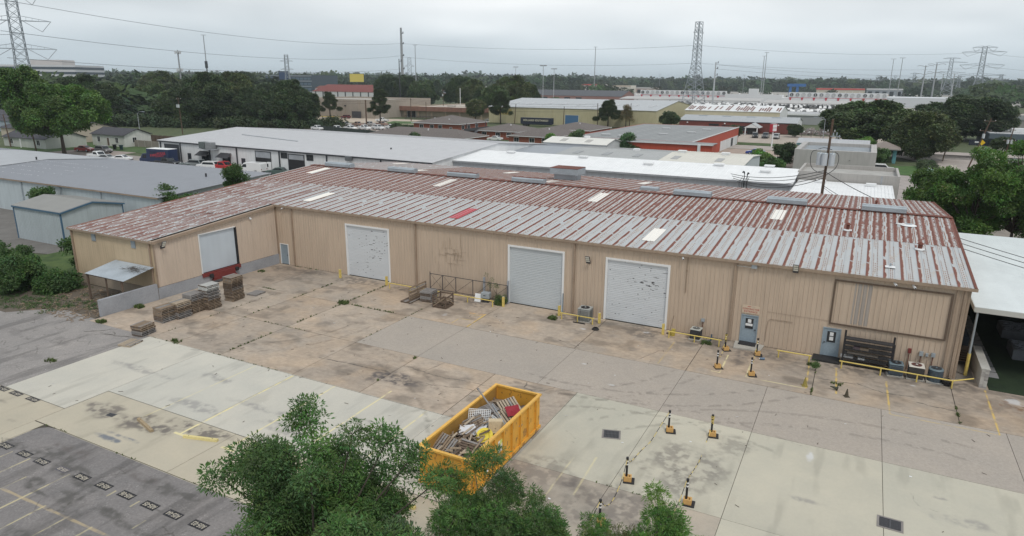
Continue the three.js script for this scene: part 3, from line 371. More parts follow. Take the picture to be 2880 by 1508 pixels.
  // empty sign frame
  const sf = new THREE.Group(); sf.name = 'sign_frame'; W.add(sf); for (const [a, b, c, d] of [[50.66, 57.36, 5.44, 5.54], [50.66, 57.36, 2.42, 2.52]]) part(sf, 'frame_bar', bx(a, b, c, d, 0.035, 0.1), M.woodDark); for (const X of [50.66, 57.26]) part(sf, 'frame_bar', bx(X, X + 0.1, 2.52, 5.44, 0.035, 0.1), M.woodDark);
  // conduits and boxes on the wall
  part(W, 'conduit', [bx(40.9, 40.94, 3.1, 5.85, 0.035, 0.07), bx(40.87, 40.97, 4.7, 4.85, 0.03, 0.08)], M.tanTrim); part(W, 'conduit', tube([V(46.75, 0.4, 0.05), V(46.78, 1.6, 0.05), V(46.9, 2.05, 0.05), V(47.3, 2.1, 0.05), V(48.4, 2.1, 0.05)], 0.018), M.tanTrim); part(W, 'conduit', bx(44.35, 45.4, 5.62, 5.65, 0.035, 0.06), M.white);
  part(W, 'junction_box', bx(45.35, 45.72, 5.6, 5.88, 0.035, 0.2), M.galv);
  const elec = (X, y, w, h, m, y0) => { const b = part(W, 'electrical_box', bx(X - w / 2, X + w / 2, y - h / 2, y + h / 2, 0.035, 0.16), m); part(b, 'conduit', bx(X - 0.02, X + 0.02, y0, y - h / 2, 0.04, 0.08), M.rust); };
  elec(55.54, 1.43, 0.18, 0.3, M.redSteel, 0.1); elec(56.2, 1.36, 0.22, 0.3, M.galv, 0.6); elec(56.52, 1.34, 0.14, 0.2, M.galv, 1.15); elec(56.86, 1.39, 0.22, 0.26, M.galv, 0.6); elec(42.37, 1.24, 0.24, 0.22, M.galv, 0.6);
  for (const [X, y] of [[1.17, 5.82], [40.54, 5.8], [54.07, 5.8], [55.12, 5.78]]) { const c = part(W, 'security_camera', [bx(X - 0.06, X + 0.06, y - 0.06, y + 0.1, 0.035, 0.1), bar(V(X, y, 0.08), V(X + 0.12, y - 0.1, 0.4), 0.1, 0.1)], M.white); part(c, 'lens', bar(V(X + 0.12, y - 0.1, 0.4), V(X + 0.125, y - 0.105, 0.415), 0.07, 0.07), M.black); }
  part(W, 'wall_lamp', [bx(0.03, 0.1, 5.1, 5.3, 3.2, 3.35), bar(V(0.1, 5.2, 3.3), V(0.3, 5.12, 3.3), 0.12, 0.12)], M.white);
  // dead creeper left on the wall
  const vines = []; for (let i = 0; i < 26; i++) { let p = V(rr(18.9, 21.4), rr(2.5, 4.3), 0.045); const pts = [p]; const h = rnd() < 0.4; for (let k = 0; k < 5; k++) { p = p.clone().add(V(h ? rr(0.1, 0.3) : rr(-0.06, 0.06), h ? rr(-0.06, 0.08) : rr(0.08, 0.3) * (i % 2 ? 1 : -1), 0)); pts.push(p); } vines.push(tube(pts, rr(0.004, 0.01), 4, 8)); } vines.push(tube([V(21.62, 5.4, 0.045), V(21.6, 4.6, 0.045), V(21.66, 3.9, 0.045), V(21.6, 3.2, 0.045)], 0.012, 4)); part(W, 'dead_creeper', vines, M.wood);
}
// floodlights
function flood(label, x, y, z, ry) { const t = thing('flood_light', label, 'light', x, y, z, ry, 'wall floodlights'); part(t, 'bracket', [bar(V(0, 0, 0), V(0, 0.05, 0.25), 0.07, 0.07), bx(-0.08, 0.08, -0.12, 0.12, 0, 0.03)], M.iron); const h = part(t, 'lamp_head', bar(V(0, -0.05, 0.2), V(0, 0.55, 0.5), 0.36, 0.07), M.iron); for (let k = 0; k < 3; k++) part(h, 'led_panel', bar(V(0, 0.1 + k * 0.15, 0.315 + k * 0.075), V(0, 0.21 + k * 0.15, 0.37 + k * 0.075), 0.3, 0.02), mat(0.75, 0.74, 0.66, { rough: 0.3 })); return t; }
flood('black floodlight between the second and third roll-up doors', 33.34, 4.45, 0.03, 0); flood('black floodlight at the gutter left of the empty sign frame', 48.2, 5.75, 0.03, 0); flood('black floodlight near the outer corner of the dock wing', 0.03, 4.35, 12.7, Math.PI / 2);
{ // contractor sign
  const t = canvasTex(512, 256, (c, w, h) => { c.fillStyle = '#c9b7a2'; c.fillRect(0, 0, w, h); c.fillStyle = '#b9a48f'; for (let i = 0; i < 60; i++) c.fillRect((i * 97) % w, (i * 61) % h, 30, 3); c.fillStyle = '#a8433f'; c.fillRect(150, 32, 95, 20); c.fillStyle = '#8f7f74'; c.fillRect(250, 38, 120, 10); c.fillStyle = '#9c3a37'; c.textAlign = 'center'; c.font = 'bold 78px sans-serif'; c.fillText('CONTRACTOR', w / 2, 146, 480); c.fillText('ENTRANCE', w / 2, 226, 400); });
  const g = flat(bx(45.0, 46.2, 2.28, 2.88, 0.036, 0.06)), p = g.attributes.position, uv = g.attributes.uv; for (let i = 0; i < p.count; i++) uv.setXY(i, (p.getX(i) - 45) / 1.2, (p.getY(i) - 2.28) / 0.6); g.userData.ready = true;
  single('entrance_sign', 'faded beige sign reading CONTRACTOR ENTRANCE in red above a door', 'sign', g, new THREE.MeshStandardMaterial({ map: t, roughness: 0.7 }), null, true);
}
{ // retaining wall running on from the dock
  single('retaining_wall', 'grey painted retaining wall running forward from the dock wing', 'wall', [poly([[-0.22, 13.5], [0.04, 13.5], [0.04, 18.45], [-0.22, 18.45]], -0.05, 1.34)], M.concWall);
  const t = thing('lean_to_roof', 'small corrugated lean-to roof on posts against the wing end wall', 'lean-to', -2.65, 0, 13.5); const pts = []; for (let i = 0; i <= 50; i++) pts.push([-2.55 + i * 0.102, i % 2 ? 0.02 : 0]);
  const s = []; for (let i = 0; i < 50; i++) s.push(quad(V(pts[i][0] + 0.2, 2.32 + pts[i][1], 2.9), V(pts[i + 1][0] + 0.2, 2.32 + pts[i + 1][1], 2.9), V(pts[i + 1][0], 2.78 + pts[i + 1][1], 0), V(pts[i][0], 2.78 + pts[i][1], 0))); part(t, 'roof_sheet', s, mat(0.4, 0.45, 0.5, { map: T.dirt, rough: 0.5, side: THREE.DoubleSide })); part(t, 'edge_beam', bar(V(-2.3, 2.25, 2.75), V(2.6, 2.25, 2.75), 0.1, 0.1), M.woodDark);
  for (const x of [-2.2, 2.3]) part(t, 'post', bx(x - 0.07, x + 0.07, 0, 2.22, 2.68, 2.82), M.woodDark); part(t, 'post', bx(0.2, 0.3, 0, 2.2, 2.7, 2.8), M.woodDark);
  reseed(33); const tw = []; for (let i = 0; i < 130; i++) { const a = rr(0, 6.3), p = V(-0.9 + rr(-1, 1), 2.66 + rr(0, 0.18), 14.6 + rr(-0.5, 0.5)); tw.push(bar(p, p.clone().add(V(Math.cos(a) * rr(0.2, 0.7), rr(-0.02, 0.12), Math.sin(a) * rr(0.2, 0.6))), 0.008, 0.005, 4)); } tag(single('brush_pile', 'heap of dry twigs lying on the small lean-to roof', 'twigs', tw, M.bark), 'heap of dry twigs lying on the small lean-to roof', 'twigs');
}
// ---------- pallets ----------
reseed(41);
const PG = { deck: bx(-0.61, 0.61, 0.105, 0.127, -0.048, 0.048), str: bx(-0.019, 0.019, 0.018, 0.105, -0.5, 0.5), bot: bx(-0.61, 0.61, 0, 0.018, -0.05, 0.05) };
for (const k in PG) { PG[k] = boxUV(flat(PG[k])); PG[k].userData.ready = true; }
function pallet(label, x, y, z, ry, m, group) {
  const t = thing('pallet', label, 'pallet', x, y, z, ry, group);
  for (let i = 0; i < 7; i++) { const o = part(t, 'deck_board', PG.deck, rnd() < 0.25 ? M.woodGrey : m); o.position.z = -0.455 + i * 0.1517; o.rotation.y = rr(-0.012, 0.012); }
  for (const sx of [-0.585, 0, 0.585]) part(t, 'stringer', PG.str, rnd() < 0.5 ? M.woodDark : m).position.x = sx;
  for (const sz of [-0.45, 0, 0.45]) part(t, 'bottom_board', PG.bot, m).position.z = sz;
  return t;
}
function palletStack(desc, cx, cz, n, ry, mats, skew = 0.03) { ry += Math.PI / 2; for (let i = 0; i < n; i++) { const w = Math.floor(i / n * mats.length); pallet(n === 1 ? `weathered wooden pallet ${desc}` : `wooden pallet ${i === n - 1 ? 'on top' : i === 0 ? 'at the bottom' : ORD[i] + ' from the bottom'} of ${desc}`, cx + rr(-skew, skew), i * 0.128, cz + rr(-skew, skew), ry + rr(-0.03, 0.03), mats[w], 'pallets stacked in the yard'); } }
palletStack('the low stack nearest the wall end', 5.06, 16.6, 9, 0, [M.woodGrey, M.wood, M.wood]);
palletStack('the second stack from the wall end', 5.35, 15.45, 10, 0, [M.woodGrey, M.wood, M.woodPale], 0.05);
palletStack('the third stack from the wall end', 5.2, 14.05, 12, 0, [M.wood, M.wood, M.woodGrey]);
palletStack('the tall whitish stack behind three lower ones', 5.65, 12.9, 16, 0, [M.wood, M.wood, M.woodGrey, mat(0.6, 0.6, 0.58, { map: T.wood, rough: 0.95 })], 0.06);
palletStack('the tall lone stack near the dock door', 5.5, 10.4, 16, 0.05, [M.wood, M.wood, M.woodDark, M.wood], 0.05);
palletStack('lying flat beside the tall lone stack', 5.9, 8.5, 1, 0.1, [M.woodGrey]);
palletStack('the low stack at the asphalt edge', 6.25, 19.25, 6, 0.12, [M.woodGrey, M.wood], 0.07);
palletStack('lying flat on the edge of the new concrete', 7.2, 20.95, 1, 0.22, [M.woodPale]);
palletStack('the stack between the upright pallet and the crate', 20.05, 2.75, 7, 0.1, [M.woodGrey], 0.04);
{ const a = pallet('long weathered pallet lying flat under the upright pallet', 18.75, 0, 3.0, Math.PI / 2, M.woodDark); a.scale.set(2.2, 1, 1);
  const b = pallet('long weathered pallet standing upright on edge by the wall', 18.75, 0.14, 2.75, Math.PI / 2, M.wood); b.scale.set(2.1, 1, 1); b.rotation.set(0, Math.PI / 2, 0); b.rotateX(Math.PI / 2 - 0.08); b.position.set(18.75, 0.66, 2.6); }
{ // slatted crate
  const t = thing('wooden_crate', 'open slatted wooden crate filled with scrap wood by the wall', 'crate', 21.95, 0, 3.48, 0.03);
  for (const [x, z] of [[-0.6, -0.6], [0.6, -0.6], [-0.6, 0.6], [0.6, 0.6]]) part(t, 'corner_post', cb(0.09, 1.02, 0.09, x, 0.05, z), M.woodDark);
  for (const y of [0.12, 0.5, 0.9]) for (const [w, d, x, z] of [[1.2, 0.03, 0, 0.65], [1.2, 0.03, 0, -0.65], [0.03, 1.2, 0.65, 0], [0.03, 1.2, -0.65, 0]]) part(t, 'slat', cb(w, 0.1, d, x, y, z), M.woodDark);
  for (const s of [-1, 1]) { part(t, 'brace', bar(V(-0.55, 0.15, 0.69 * s), V(0.55, 0.95, 0.69 * s), 0.08, 0.025), M.wood); part(t, 'brace', bar(V(0.69 * s, 0.15, -0.55), V(0.69 * s, 0.95, 0.55), 0.025, 0.08), M.wood); } part(t, 'base', bx(-0.64, 0.64, 0, 0.1, -0.64, 0.64), M.woodDark);
  const l = []; for (let i = 0; i < 34; i++) { const a = rr(0, 6.3), p = V(21.95 + rr(-0.4, 0.4), rr(0.15, 0.7), 3.48 + rr(-0.4, 0.4)); l.push(bar(p, p.clone().add(V(Math.cos(a) * 0.4, rr(-0.1, 0.35), Math.sin(a) * 0.4)), 0.09, 0.025)); } tag(single('scrap_wood', 'broken boards piled inside the slatted crate', 'scrap wood', l, M.wood), 'broken boards piled inside the slatted crate', 'scrap wood', null, 'stuff');
}
// ---------- dumpster ----------
{
  const x0 = 35.15, x1 = 37.75, z0 = 18.45, z1 = 25.75, h = 2.15, t = thing('dumpster', 'orange roll-off dumpster filled with broken pallets and boards', 'dumpster', 36.45, 0, 22.1), X = (x) => x - 36.45, Z = (z) => z - 22.1;
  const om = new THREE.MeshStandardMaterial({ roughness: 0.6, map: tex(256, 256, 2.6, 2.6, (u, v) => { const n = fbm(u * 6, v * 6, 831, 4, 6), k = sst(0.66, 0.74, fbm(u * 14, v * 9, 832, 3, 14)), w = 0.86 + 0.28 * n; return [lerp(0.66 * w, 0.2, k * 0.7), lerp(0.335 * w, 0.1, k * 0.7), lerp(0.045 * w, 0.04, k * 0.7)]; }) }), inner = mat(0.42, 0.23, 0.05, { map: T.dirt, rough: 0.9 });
  for (const [a, b, nm] of [[x0, x0 + 0.05, 'side_wall'], [x1 - 0.05, x1, 'side_wall']]) { part(t, nm, bx(X(a), X(b), 0.3, h - 0.06, Z(z0 + 0.05), Z(z1 - 0.05)), om); }
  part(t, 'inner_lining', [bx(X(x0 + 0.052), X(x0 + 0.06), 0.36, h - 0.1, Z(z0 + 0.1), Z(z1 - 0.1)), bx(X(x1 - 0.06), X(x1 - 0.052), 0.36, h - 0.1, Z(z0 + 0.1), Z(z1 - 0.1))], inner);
  part(t, 'end_wall', bx(X(x0), X(x1), 0.3, h - 0.06, Z(z0), Z(z0 + 0.05)), om); part(t, 'end_door', [bx(X(x0), X(x1), 0.3, h - 0.06, Z(z1 - 0.05), Z(z1))], om); part(t, 'floor', bx(X(x0), X(x1), 0.25, 0.3, Z(z0), Z(z1)), om);
  part(t, 'top_rail', [bx(X(x0 - 0.08), X(x0 + 0.08), h - 0.1, h, Z(z0 - 0.06), Z(z1 + 0.06)), bx(X(x1 - 0.08), X(x1 + 0.08), h - 0.1, h, Z(z0 - 0.06), Z(z1 + 0.06)), bx(X(x0 + 0.08), X(x1 - 0.08), h - 0.1, h, Z(z0 - 0.06), Z(z0 + 0.09)), bx(X(x0 + 0.08), X(x1 - 0.08), h - 0.1, h, Z(z1 - 0.09), Z(z1 + 0.06))], mat(0.8, 0.45, 0.08, { map: T.dirt, rough: 0.5 }));
  part(t, 'bottom_rail', [bx(X(x0 - 0.09), X(x0 + 0.04), 0.22, 0.38, Z(z0), Z(z1)), bx(X(x1 - 0.04), X(x1 + 0.09), 0.22, 0.38, Z(z0), Z(z1))], om);
  const ribm = mat(0.5, 0.2, 0.03, { map: T.dirt, rough: 0.7 });
  for (const s of [0, 1]) for (let i = 0; i < 8; i++) { const z = z0 + 0.55 + i * 0.9; part(t, 'side_rib', bx(X(s ? x1 : x0 - 0.1), X(s ? x1 + 0.1 : x0), 0.38, h - 0.1, Z(z - 0.045), Z(z + 0.045)), om); }
  for (let i = 0; i < 3; i++) part(t, 'end_rib', bx(X(x0 + 0.3 + i * 1.0 - 0.05), X(x0 + 0.3 + i * 1.0 + 0.05), 0.35, h - 0.1, Z(z1), Z(z1 + 0.08)), om);
  for (const x of [x0 + 0.4, x1 - 0.55]) part(t, 'skid', bx(X(x), X(x + 0.15), 0.0, 0.25, Z(z0 + 0.1), Z(z1 - 0.1)), ribm); for (const z of [z0 + 0.5, z1 - 0.5]) for (const x of [x0 + 0.2, x1 - 0.2]) { const g = cyl(0.11, 0.11, 0.16, 0, -0.08, 0, 14); g.rotateZ(Math.PI / 2); g.translate(X(x), 0.12, Z(z)); part(t, 'roller_wheel', g, M.iron); }
  const st = canvasTex(128, 192, (c, w, hh) => { c.fillStyle = '#e8e6da'; c.fillRect(0, 0, w, hh); c.fillStyle = '#cfd77a'; c.beginPath(); c.moveTo(60, 0); c.lineTo(128, 0); c.lineTo(128, 60); c.lineTo(50, 90); c.fill(); c.fillStyle = '#16131a'; c.font = 'bold 84px sans-serif'; c.fillText('E', 10, 96); c.fillStyle = '#3c3f66'; for (let i = 0; i < 5; i++) c.fillRect(10 + (i % 2) * 8, 112 + i * 15, 100 - i * 6, 8); });
  const g = flat(new THREE.PlaneGeometry(0.42, 0.62)); g.rotateY(Math.PI / 2); g.translate(X(x1) + 0.006, 1.35, Z(22.85)); g.userData.ready = true; part(t, 'sticker', g, new THREE.MeshStandardMaterial({ map: st, roughness: 0.5 }), true); const g2 = flat(new THREE.PlaneGeometry(0.16, 0.14)); g2.rotateY(Math.PI / 2); g2.translate(X(x1) + 0.006, 0.7, Z(24.1)); part(t, 'sticker', g2, M.white);
  // its load
  const inx = (a) => lerp(x0 + 0.25, x1 - 0.25, a), inz = (a) => lerp(z0 + 0.3, z1 - 0.3, a);
  const heap = new THREE.PlaneGeometry(2.44, 7.1, 20, 54); heap.rotateX(-Math.PI / 2); { const p = heap.attributes.position; for (let i = 0; i < p.count; i++) p.setY(i, 1.0 + 0.55 * fbm(p.getX(i) * 1.1 + 9, p.getZ(i) * 0.8 + 9, 801, 3) + 0.1 * vn(p.getX(i) * 6, p.getZ(i) * 6, 802)); heap.computeVertexNormals(); } heap.translate(36.45, 0, 22.1);
  tag(single('rubble_heap', 'dark mixed rubble at the bottom of the dumpster load', 'rubble', heap, mat(0.11, 0.09, 0.075, { map: T.dirt, rough: 1 })), 'dark mixed rubble at the bottom of the dumpster load', 'rubble', null, 'stuff');
  const tilt = (label, x, y, z, rx, ry, rz, m) => { const p = pallet(label, x, y + 0.28, z, 0, m, 'broken pallets in the dumpster'); p.rotation.set(rx, ry, rz); return p; };
  tilt('broken pallet leaning at the far end of the dumpster load', 36.1, 1.35, 19.4, -0.35, 0.3, 0.12, M.wood); tilt('broken pallet sloping over the far pallet in the dumpster', 36.85, 1.5, 20.1, 0.15, -0.6, -0.35, M.woodPale); tilt('pallet lying against the far right side of the dumpster', 37.1, 1.3, 20.9, 0.3, -0.5, -0.45, M.woodPale); tilt('grey pallet tipped at the near left end of the dumpster', 35.7, 1.3, 24.6, 0.25, 1.35, 0.35, M.wood); tilt('broken pallet frame in the middle of the dumpster', 35.8, 1.3, 22.2, 0.2, 0.7, 0.3, M.wood); tilt('split pallet lying over rubble near the left rim of the dumpster', 35.75, 1.35, 20.7, -0.1, 0.9, 0.3, M.woodGrey); tilt('dark pallet slanting down at the near right of the dumpster', 37.0, 1.3, 24.3, 0.3, 0.2, -0.3, M.woodDark); tilt('pallet half buried near the tail door of the dumpster', 36.3, 1.2, 25.0, -0.3, 0.5, 0.1, M.wood);
  const bd = []; for (let i = 0; i < 210; i++) { const a = rr(0, 6.3), L = rr(0.3, 1.3), zz = i < 120 ? inz(rr(0.5, 0.98)) : inz(rr(0.1, 0.8)), p = V(inx(rr(0.08, 0.92)), rr(1.35, 1.85), zz), e = p.clone().add(V(Math.cos(a) * L * 0.5, rr(-0.2, 0.25), Math.sin(a) * L)); e.x = clamp(e.x, x0 + 0.12, x1 - 0.12); e.z = clamp(e.z, z0 + 0.15, z1 - 0.15); bd.push([bar(p, e, 0.09, 0.022), pick([0, 1, 2])]); }
  ['weathered brown', 'pale split', 'dark splintered'].forEach((w, k) => tag(single('loose_boards', w + ' boards strewn through the dumpster load', 'boards', bd.filter((b) => b[1] === k).map((b) => b[0]), [M.wood, M.woodPale, M.woodDark][k]), w + ' boards strewn through the dumpster load', 'boards', null, 'stuff'));
  const pole = (label, a, b, r, m) => single('metal_pole', label, 'pole', [bar(a, b, r, r, 8), bar(b.clone().lerp(a, 0.02), b, r * 1.5, r * 1.5, 8)], m);
  pole('long weathered pole sticking out over the left rim of the dumpster', V(37.35, 1.75, 21.7), V(35.05, 2.62, 20.3), 0.045, M.woodGrey); pole('shiny metal pole lying beside the long pole in the dumpster', V(37.55, 1.85, 21.85), V(36.2, 2.2, 20.8), 0.025, M.galv);
  const lattice = (label, x, y, z, w, h2, ry, rx) => { const t2 = thing('garden_lattice', label, 'lattice', x, y, z, ry); t2.rotateX(rx); for (let i = 0; i <= 9; i++) part(t2, 'lattice_strip', bx(-w / 2, w / 2, i * h2 / 9 - 0.012, i * h2 / 9 + 0.012, -0.004, 0.004), M.white); for (let i = 0; i <= 11; i++) part(t2, 'lattice_strip', bx(-w / 2 + i * w / 11 - 0.012, -w / 2 + i * w / 11 + 0.012, -0.02, h2 + 0.02, 0.004, 0.011), M.white); };
  lattice('white lattice panel standing in the middle of the dumpster', 35.9, 1.45, 21.7, 1.1, 0.75, 0.35, -0.6); lattice('white lattice panel folded beside the poles in the dumpster', 36.6, 1.4, 21.9, 0.8, 0.7, -0.5, -0.7); lattice('small white grid at the far right corner of the dumpster', 37.4, 1.5, 19.4, 0.5, 0.3, -1.2, -0.5);
  const lid = cyl(0.42, 0.4, 0.04, 0, 0, 0, 28), ring = new THREE.TorusGeometry(0.25, 0.02, 6, 24); ring.rotateX(Math.PI / 2); ring.translate(0, 0.065, 0); const lidT = thing('plastic_disc', 'round yellow plastic disc lying in the dumpster', 'disc', 36.95, 1.72, 22.95); part(lidT, 'disc_plate', lid, mat(0.75, 0.6, 0.06, { rough: 0.4 })); part(lidT, 'ridge', ring, mat(0.7, 0.55, 0.06, { rough: 0.4 })); lidT.rotation.set(0.6, 0, -0.15);
  const bxT = thing('cardboard_box', 'open beige cardboard box tipped over in the dumpster', 'box', 37.2, 1.65, 22.3); const cm = mat(0.55, 0.44, 0.29, { map: T.dirt, rough: 0.95 }); part(bxT, 'box_wall', [bx(-0.35, 0.35, 0, 0.5, -0.02, 0), bx(-0.35, -0.33, 0, 0.5, 0, 0.45), bx(0.33, 0.35, 0, 0.5, 0, 0.45), bx(-0.33, 0.33, 0, 0.02, 0, 0.45)], cm); part(bxT, 'flap', bar(V(0, 0.5, 0), V(0, 0.62, -0.3), 0.68, 0.012), cm); bxT.rotation.set(-0.45, 0.5, 0.2);
  const cloth = new THREE.PlaneGeometry(0.75, 0.55, 12, 10); { const p = cloth.attributes.position; for (let i = 0; i < p.count; i++) p.setZ(i, 0.16 * fbm(p.getX(i) * 4, p.getY(i) * 4, 811, 3)); cloth.computeVertexNormals(); cloth.rotateX(-0.9); cloth.rotateY(0.9); cloth.translate(37.2, 1.95, 20.5); } single('red_cloth', 'crumpled red cloth on the pallets in the dumpster', 'cloth', cloth, mat(0.28, 0.025, 0.04, { rough: 0.9, side: THREE.DoubleSide }));
  const pl = new THREE.PlaneGeometry(1.3, 0.7, 16, 10); { const p = pl.attributes.position; for (let i = 0; i < p.count; i++) p.setZ(i, 0.3 * fbm(p.getX(i) * 3, p.getY(i) * 3, 821, 4)); pl.computeVertexNormals(); pl.rotateX(-1.3); pl.rotateY(0.4); pl.translate(36.2, 1.62, 22.75); } single('plastic_sheet', 'crumpled white plastic sheeting in the middle of the dumpster', 'plastic sheet', pl, mat(0.62, 0.62, 0.64, { rough: 0.5, side: THREE.DoubleSide }));
}
// ---------- delineator posts and striped chain ----------
function delineator(label, x, z, ry, taped) {
  const t = thing('delineator_post', label, 'post', x, 0, z, ry, 'delineator posts in concrete blocks');
  part(t, 'base_plate', rbox(0.52, 0.05, 0.52, 0.012, 0.06, 0, -0.02), M.rubber); part(t, 'concrete_block', [cb(0.36, 0.24, 0.06, 0, 0.05, 0.12), cb(0.36, 0.24, 0.06, 0, 0.05, -0.12), cb(0.06, 0.24, 0.18, -0.15, 0.05, 0), cb(0.06, 0.24, 0.18, 0.15, 0.05, 0), cb(0.05, 0.22, 0.18, 0.01, 0.05, 0)], M.yellowBlock);
  const p = part(t, 'post', [cyl(0.055, 0.05, 1.12, -0.06, 0.08, 0, 14), cyl(0.062, 0.062, 0.09, -0.06, 1.16, 0, 14)], M.black); for (const y of [0.86, 1.02]) part(p, 'white_band', cyl(0.0555, 0.0545, 0.075, -0.06, y, 0, 14), mat(0.75, 0.75, 0.74, { rough: 0.4 }));
  if (taped) { const l = []; for (let i = 0; i < 26; i++) { const a = rr(0, 6.3), y = rr(0.7, 1.2); l.push(tube([V(-0.06 + 0.065 * Math.cos(a), y, 0.065 * Math.sin(a)), V(-0.06 + 0.08 * Math.cos(a + 1), y + rr(-0.08, 0.08), 0.08 * Math.sin(a + 1)), V(-0.06 + 0.066 * Math.cos(a + 2), y + rr(-0.1, 0.1), 0.066 * Math.sin(a + 2))], 0.014, 4, 5)); } part(t, 'wound_chain', l, M.yellow); }
  return t;
}
const DP = [['beside the square drain grate, nearest the grey lane', 43.96, 15.26], ['wound with yellow chain opposite the drain grate', 46.08, 14.66, 1], ['in the middle of the left row on stained concrete', 43.42, 20.79], ['with a broken block beside the small green sapling', 46.32, 21.25], ['nearest the camera in the left row', 43.45, 24.48], ['left of the contractor door, close to the wall', 44.47, 2.11, 1], ['left of the contractor door, at the outer end', 44.57, 5.49], ['right of the contractor door, close to the wall', 46.56, 2.01], ['right of the contractor door, at the outer end', 46.72, 5.67]];
const DT = DP.map(([d, x, z, tp], i) => delineator('black post in yellow block ' + d, x, z, [0.3, 0.2, 0.25, 0.1, 0.3, 0.6, 0.5, 0.2, 0.3][i], tp));
function chain(label, pts) { // alternating yellow and black links of plastic chain
  const t = thing('barrier_chain', label, 'chain', 0, 0, 0, 0, 'striped plastic chains between posts'), c = new THREE.CatmullRomCurve3(pts), L = c.getLength(), n = Math.max(4, Math.round(L / 0.34)), A = [[], []];
  for (let i = 0; i < n; i++) { const q = []; for (let k = 0; k <= 3; k++) q.push(c.getPointAt((i + k / 3) / n)); A[i % 2].push(tube(q, 0.016, 5, 3)); } part(t, 'yellow_links', A[0], M.yellow); part(t, 'black_links', A[1], M.black);
}
chain('striped chain sagging from the lane post to the middle left post', [V(43.9, 1.2, 15.26), V(43.6, 0.55, 15.8), V(43.36, 0.03, 16.8), V(43.2, 0.025, 17.8), V(43.1, 0.12, 19.2), V(43.36, 1.18, 20.79)]); chain('striped chain sagging from the middle left post toward the near left post', [V(43.36, 1.18, 20.79), V(43.38, 0.5, 21.6), V(43.35, 0.1, 22.6), V(43.38, 0.45, 23.7), V(43.39, 1.18, 24.48)]); chain('striped chain running out of the picture from the near left post', [V(43.39, 1.18, 24.48), V(43.2, 0.5, 25.4), V(43.1, 0.05, 26.6), V(43.2, 0.03, 28.2)]);
chain('striped chain lying from the wound post to the broken-block post', [V(46.0, 0.35, 14.72), V(45.93, 0.025, 15.3), V(46.02, 0.025, 17.4), V(46.0, 0.3, 19.4), V(46.22, 1.18, 21.2)]); chain('striped chain dropping from the broken-block post behind the sapling', [V(46.22, 1.18, 21.25), V(46.1, 0.5, 21.9), V(45.9, 0.03, 23.2), V(45.6, 0.025, 24.2)]); chain('short striped chain between the two posts left of the contractor door', [V(44.42, 1.1, 2.11), V(44.45, 0.4, 3.2), V(44.5, 0.35, 4.4), V(44.52, 1.15, 5.49)]); chain('short striped chain between the two posts right of the contractor door', [V(46.5, 1.15, 2.01), V(46.52, 0.4, 3), V(46.58, 0.4, 4.6), V(46.66, 1.15, 5.67)]);
// ---------- wheel stops, drains, cones ----------
function wheelStop(label, a, b, m) { const c = a.clone().lerp(b, 0.5), L = a.distanceTo(b), t = thing('wheel_stop', label, 'wheel stop', c.x, 0, c.z, Math.atan2(-(b.z - a.z), b.x - a.x)); const s = new THREE.Shape(); s.moveTo(-0.1, 0); s.lineTo(0.1, 0); s.lineTo(0.07, 0.13); s.lineTo(-0.07, 0.13); s.closePath(); const g = new THREE.ExtrudeGeometry(s, { depth: L, bevelEnabled: false }); g.rotateY(Math.PI / 2); g.translate(-L / 2, 0, 0); part(t, 'stop_body', g, m); for (const k of [-0.35, 0.35]) part(t, 'anchor_pin', cyl(0.02, 0.02, 0.02, k * L, 0.125, 0, 8), M.iron); }
wheelStop('yellow painted wheel stop beside the long yellow line', V(21.72, 0, 27.82), V(23.62, 0, 27.3), mat(0.66, 0.56, 0.26, { map: T.dirt, rough: 0.9 })); wheelStop('chipped brown wheel stop lying askew by the small drain', V(17.93, 0, 27.73), V(19.78, 0, 28.25), mat(0.42, 0.32, 0.2, { map: T.wood, rough: 0.95 })); wheelStop('yellow wheel stop half hidden under the large tree', V(34.1, 0, 27.6), V(35.9, 0, 27.2), mat(0.62, 0.5, 0.2, { map: T.dirt, rough: 0.9 })); wheelStop('yellow wheel stop behind the crown of the large tree', V(27.4, 0, 27.5), V(29.3, 0, 27.2), mat(0.6, 0.4, 0.14, { map: T.dirt, rough: 0.9 }));
function drain(label, x, z, w, d, ry, n, cross) { const t = thing('drain_grate', label, 'drain', x, 0, z, ry); part(t, 'pit', bx(-w / 2, w / 2, 0.005, 0.009, -d / 2, d / 2), M.black); part(t, 'frame', [bx(-w / 2 - 0.09, w / 2 + 0.09, 0.005, 0.016, -d / 2 - 0.09, -d / 2), bx(-w / 2 - 0.09, w / 2 + 0.09, 0.005, 0.016, d / 2, d / 2 + 0.09), bx(-w / 2 - 0.09, -w / 2, 0.005, 0.016, -d / 2, d / 2), bx(w / 2, w / 2 + 0.09, 0.005, 0.016, -d / 2, d / 2)], mat(0.24, 0.22, 0.21, { map: T.dirt, rough: 0.9 })); const g = boxUV(flat(cross ? bx(-w / 2, w / 2, 0.009, 0.03, -0.018, 0.018) : bx(-0.018, 0.018, 0.009, 0.03, -d / 2, d / 2))); g.userData.ready = true; for (let i = 0; i < n; i++) { const o = part(t, 'grate_bar', g, M.iron), k = (i + 0.5) / n - 0.5; o.position[cross ? 'z' : 'x'] = k * (cross ? d : w); } part(t, 'cross_bar', cross ? bx(-0.02, 0.02, 0.01, 0.034, -d / 2, d / 2) : bx(-w / 2, w / 2, 0.01, 0.034, -0.02, 0.02), M.iron); }
drain('square drain grate in the pale slab left of the post rows', 41.3, 17.0, 0.8, 0.75, 0.3, 11, false); drain('rectangular drain grate on a slab joint at lower right', 54.3, 18.6, 0.82, 0.72, -0.03, 10, true);
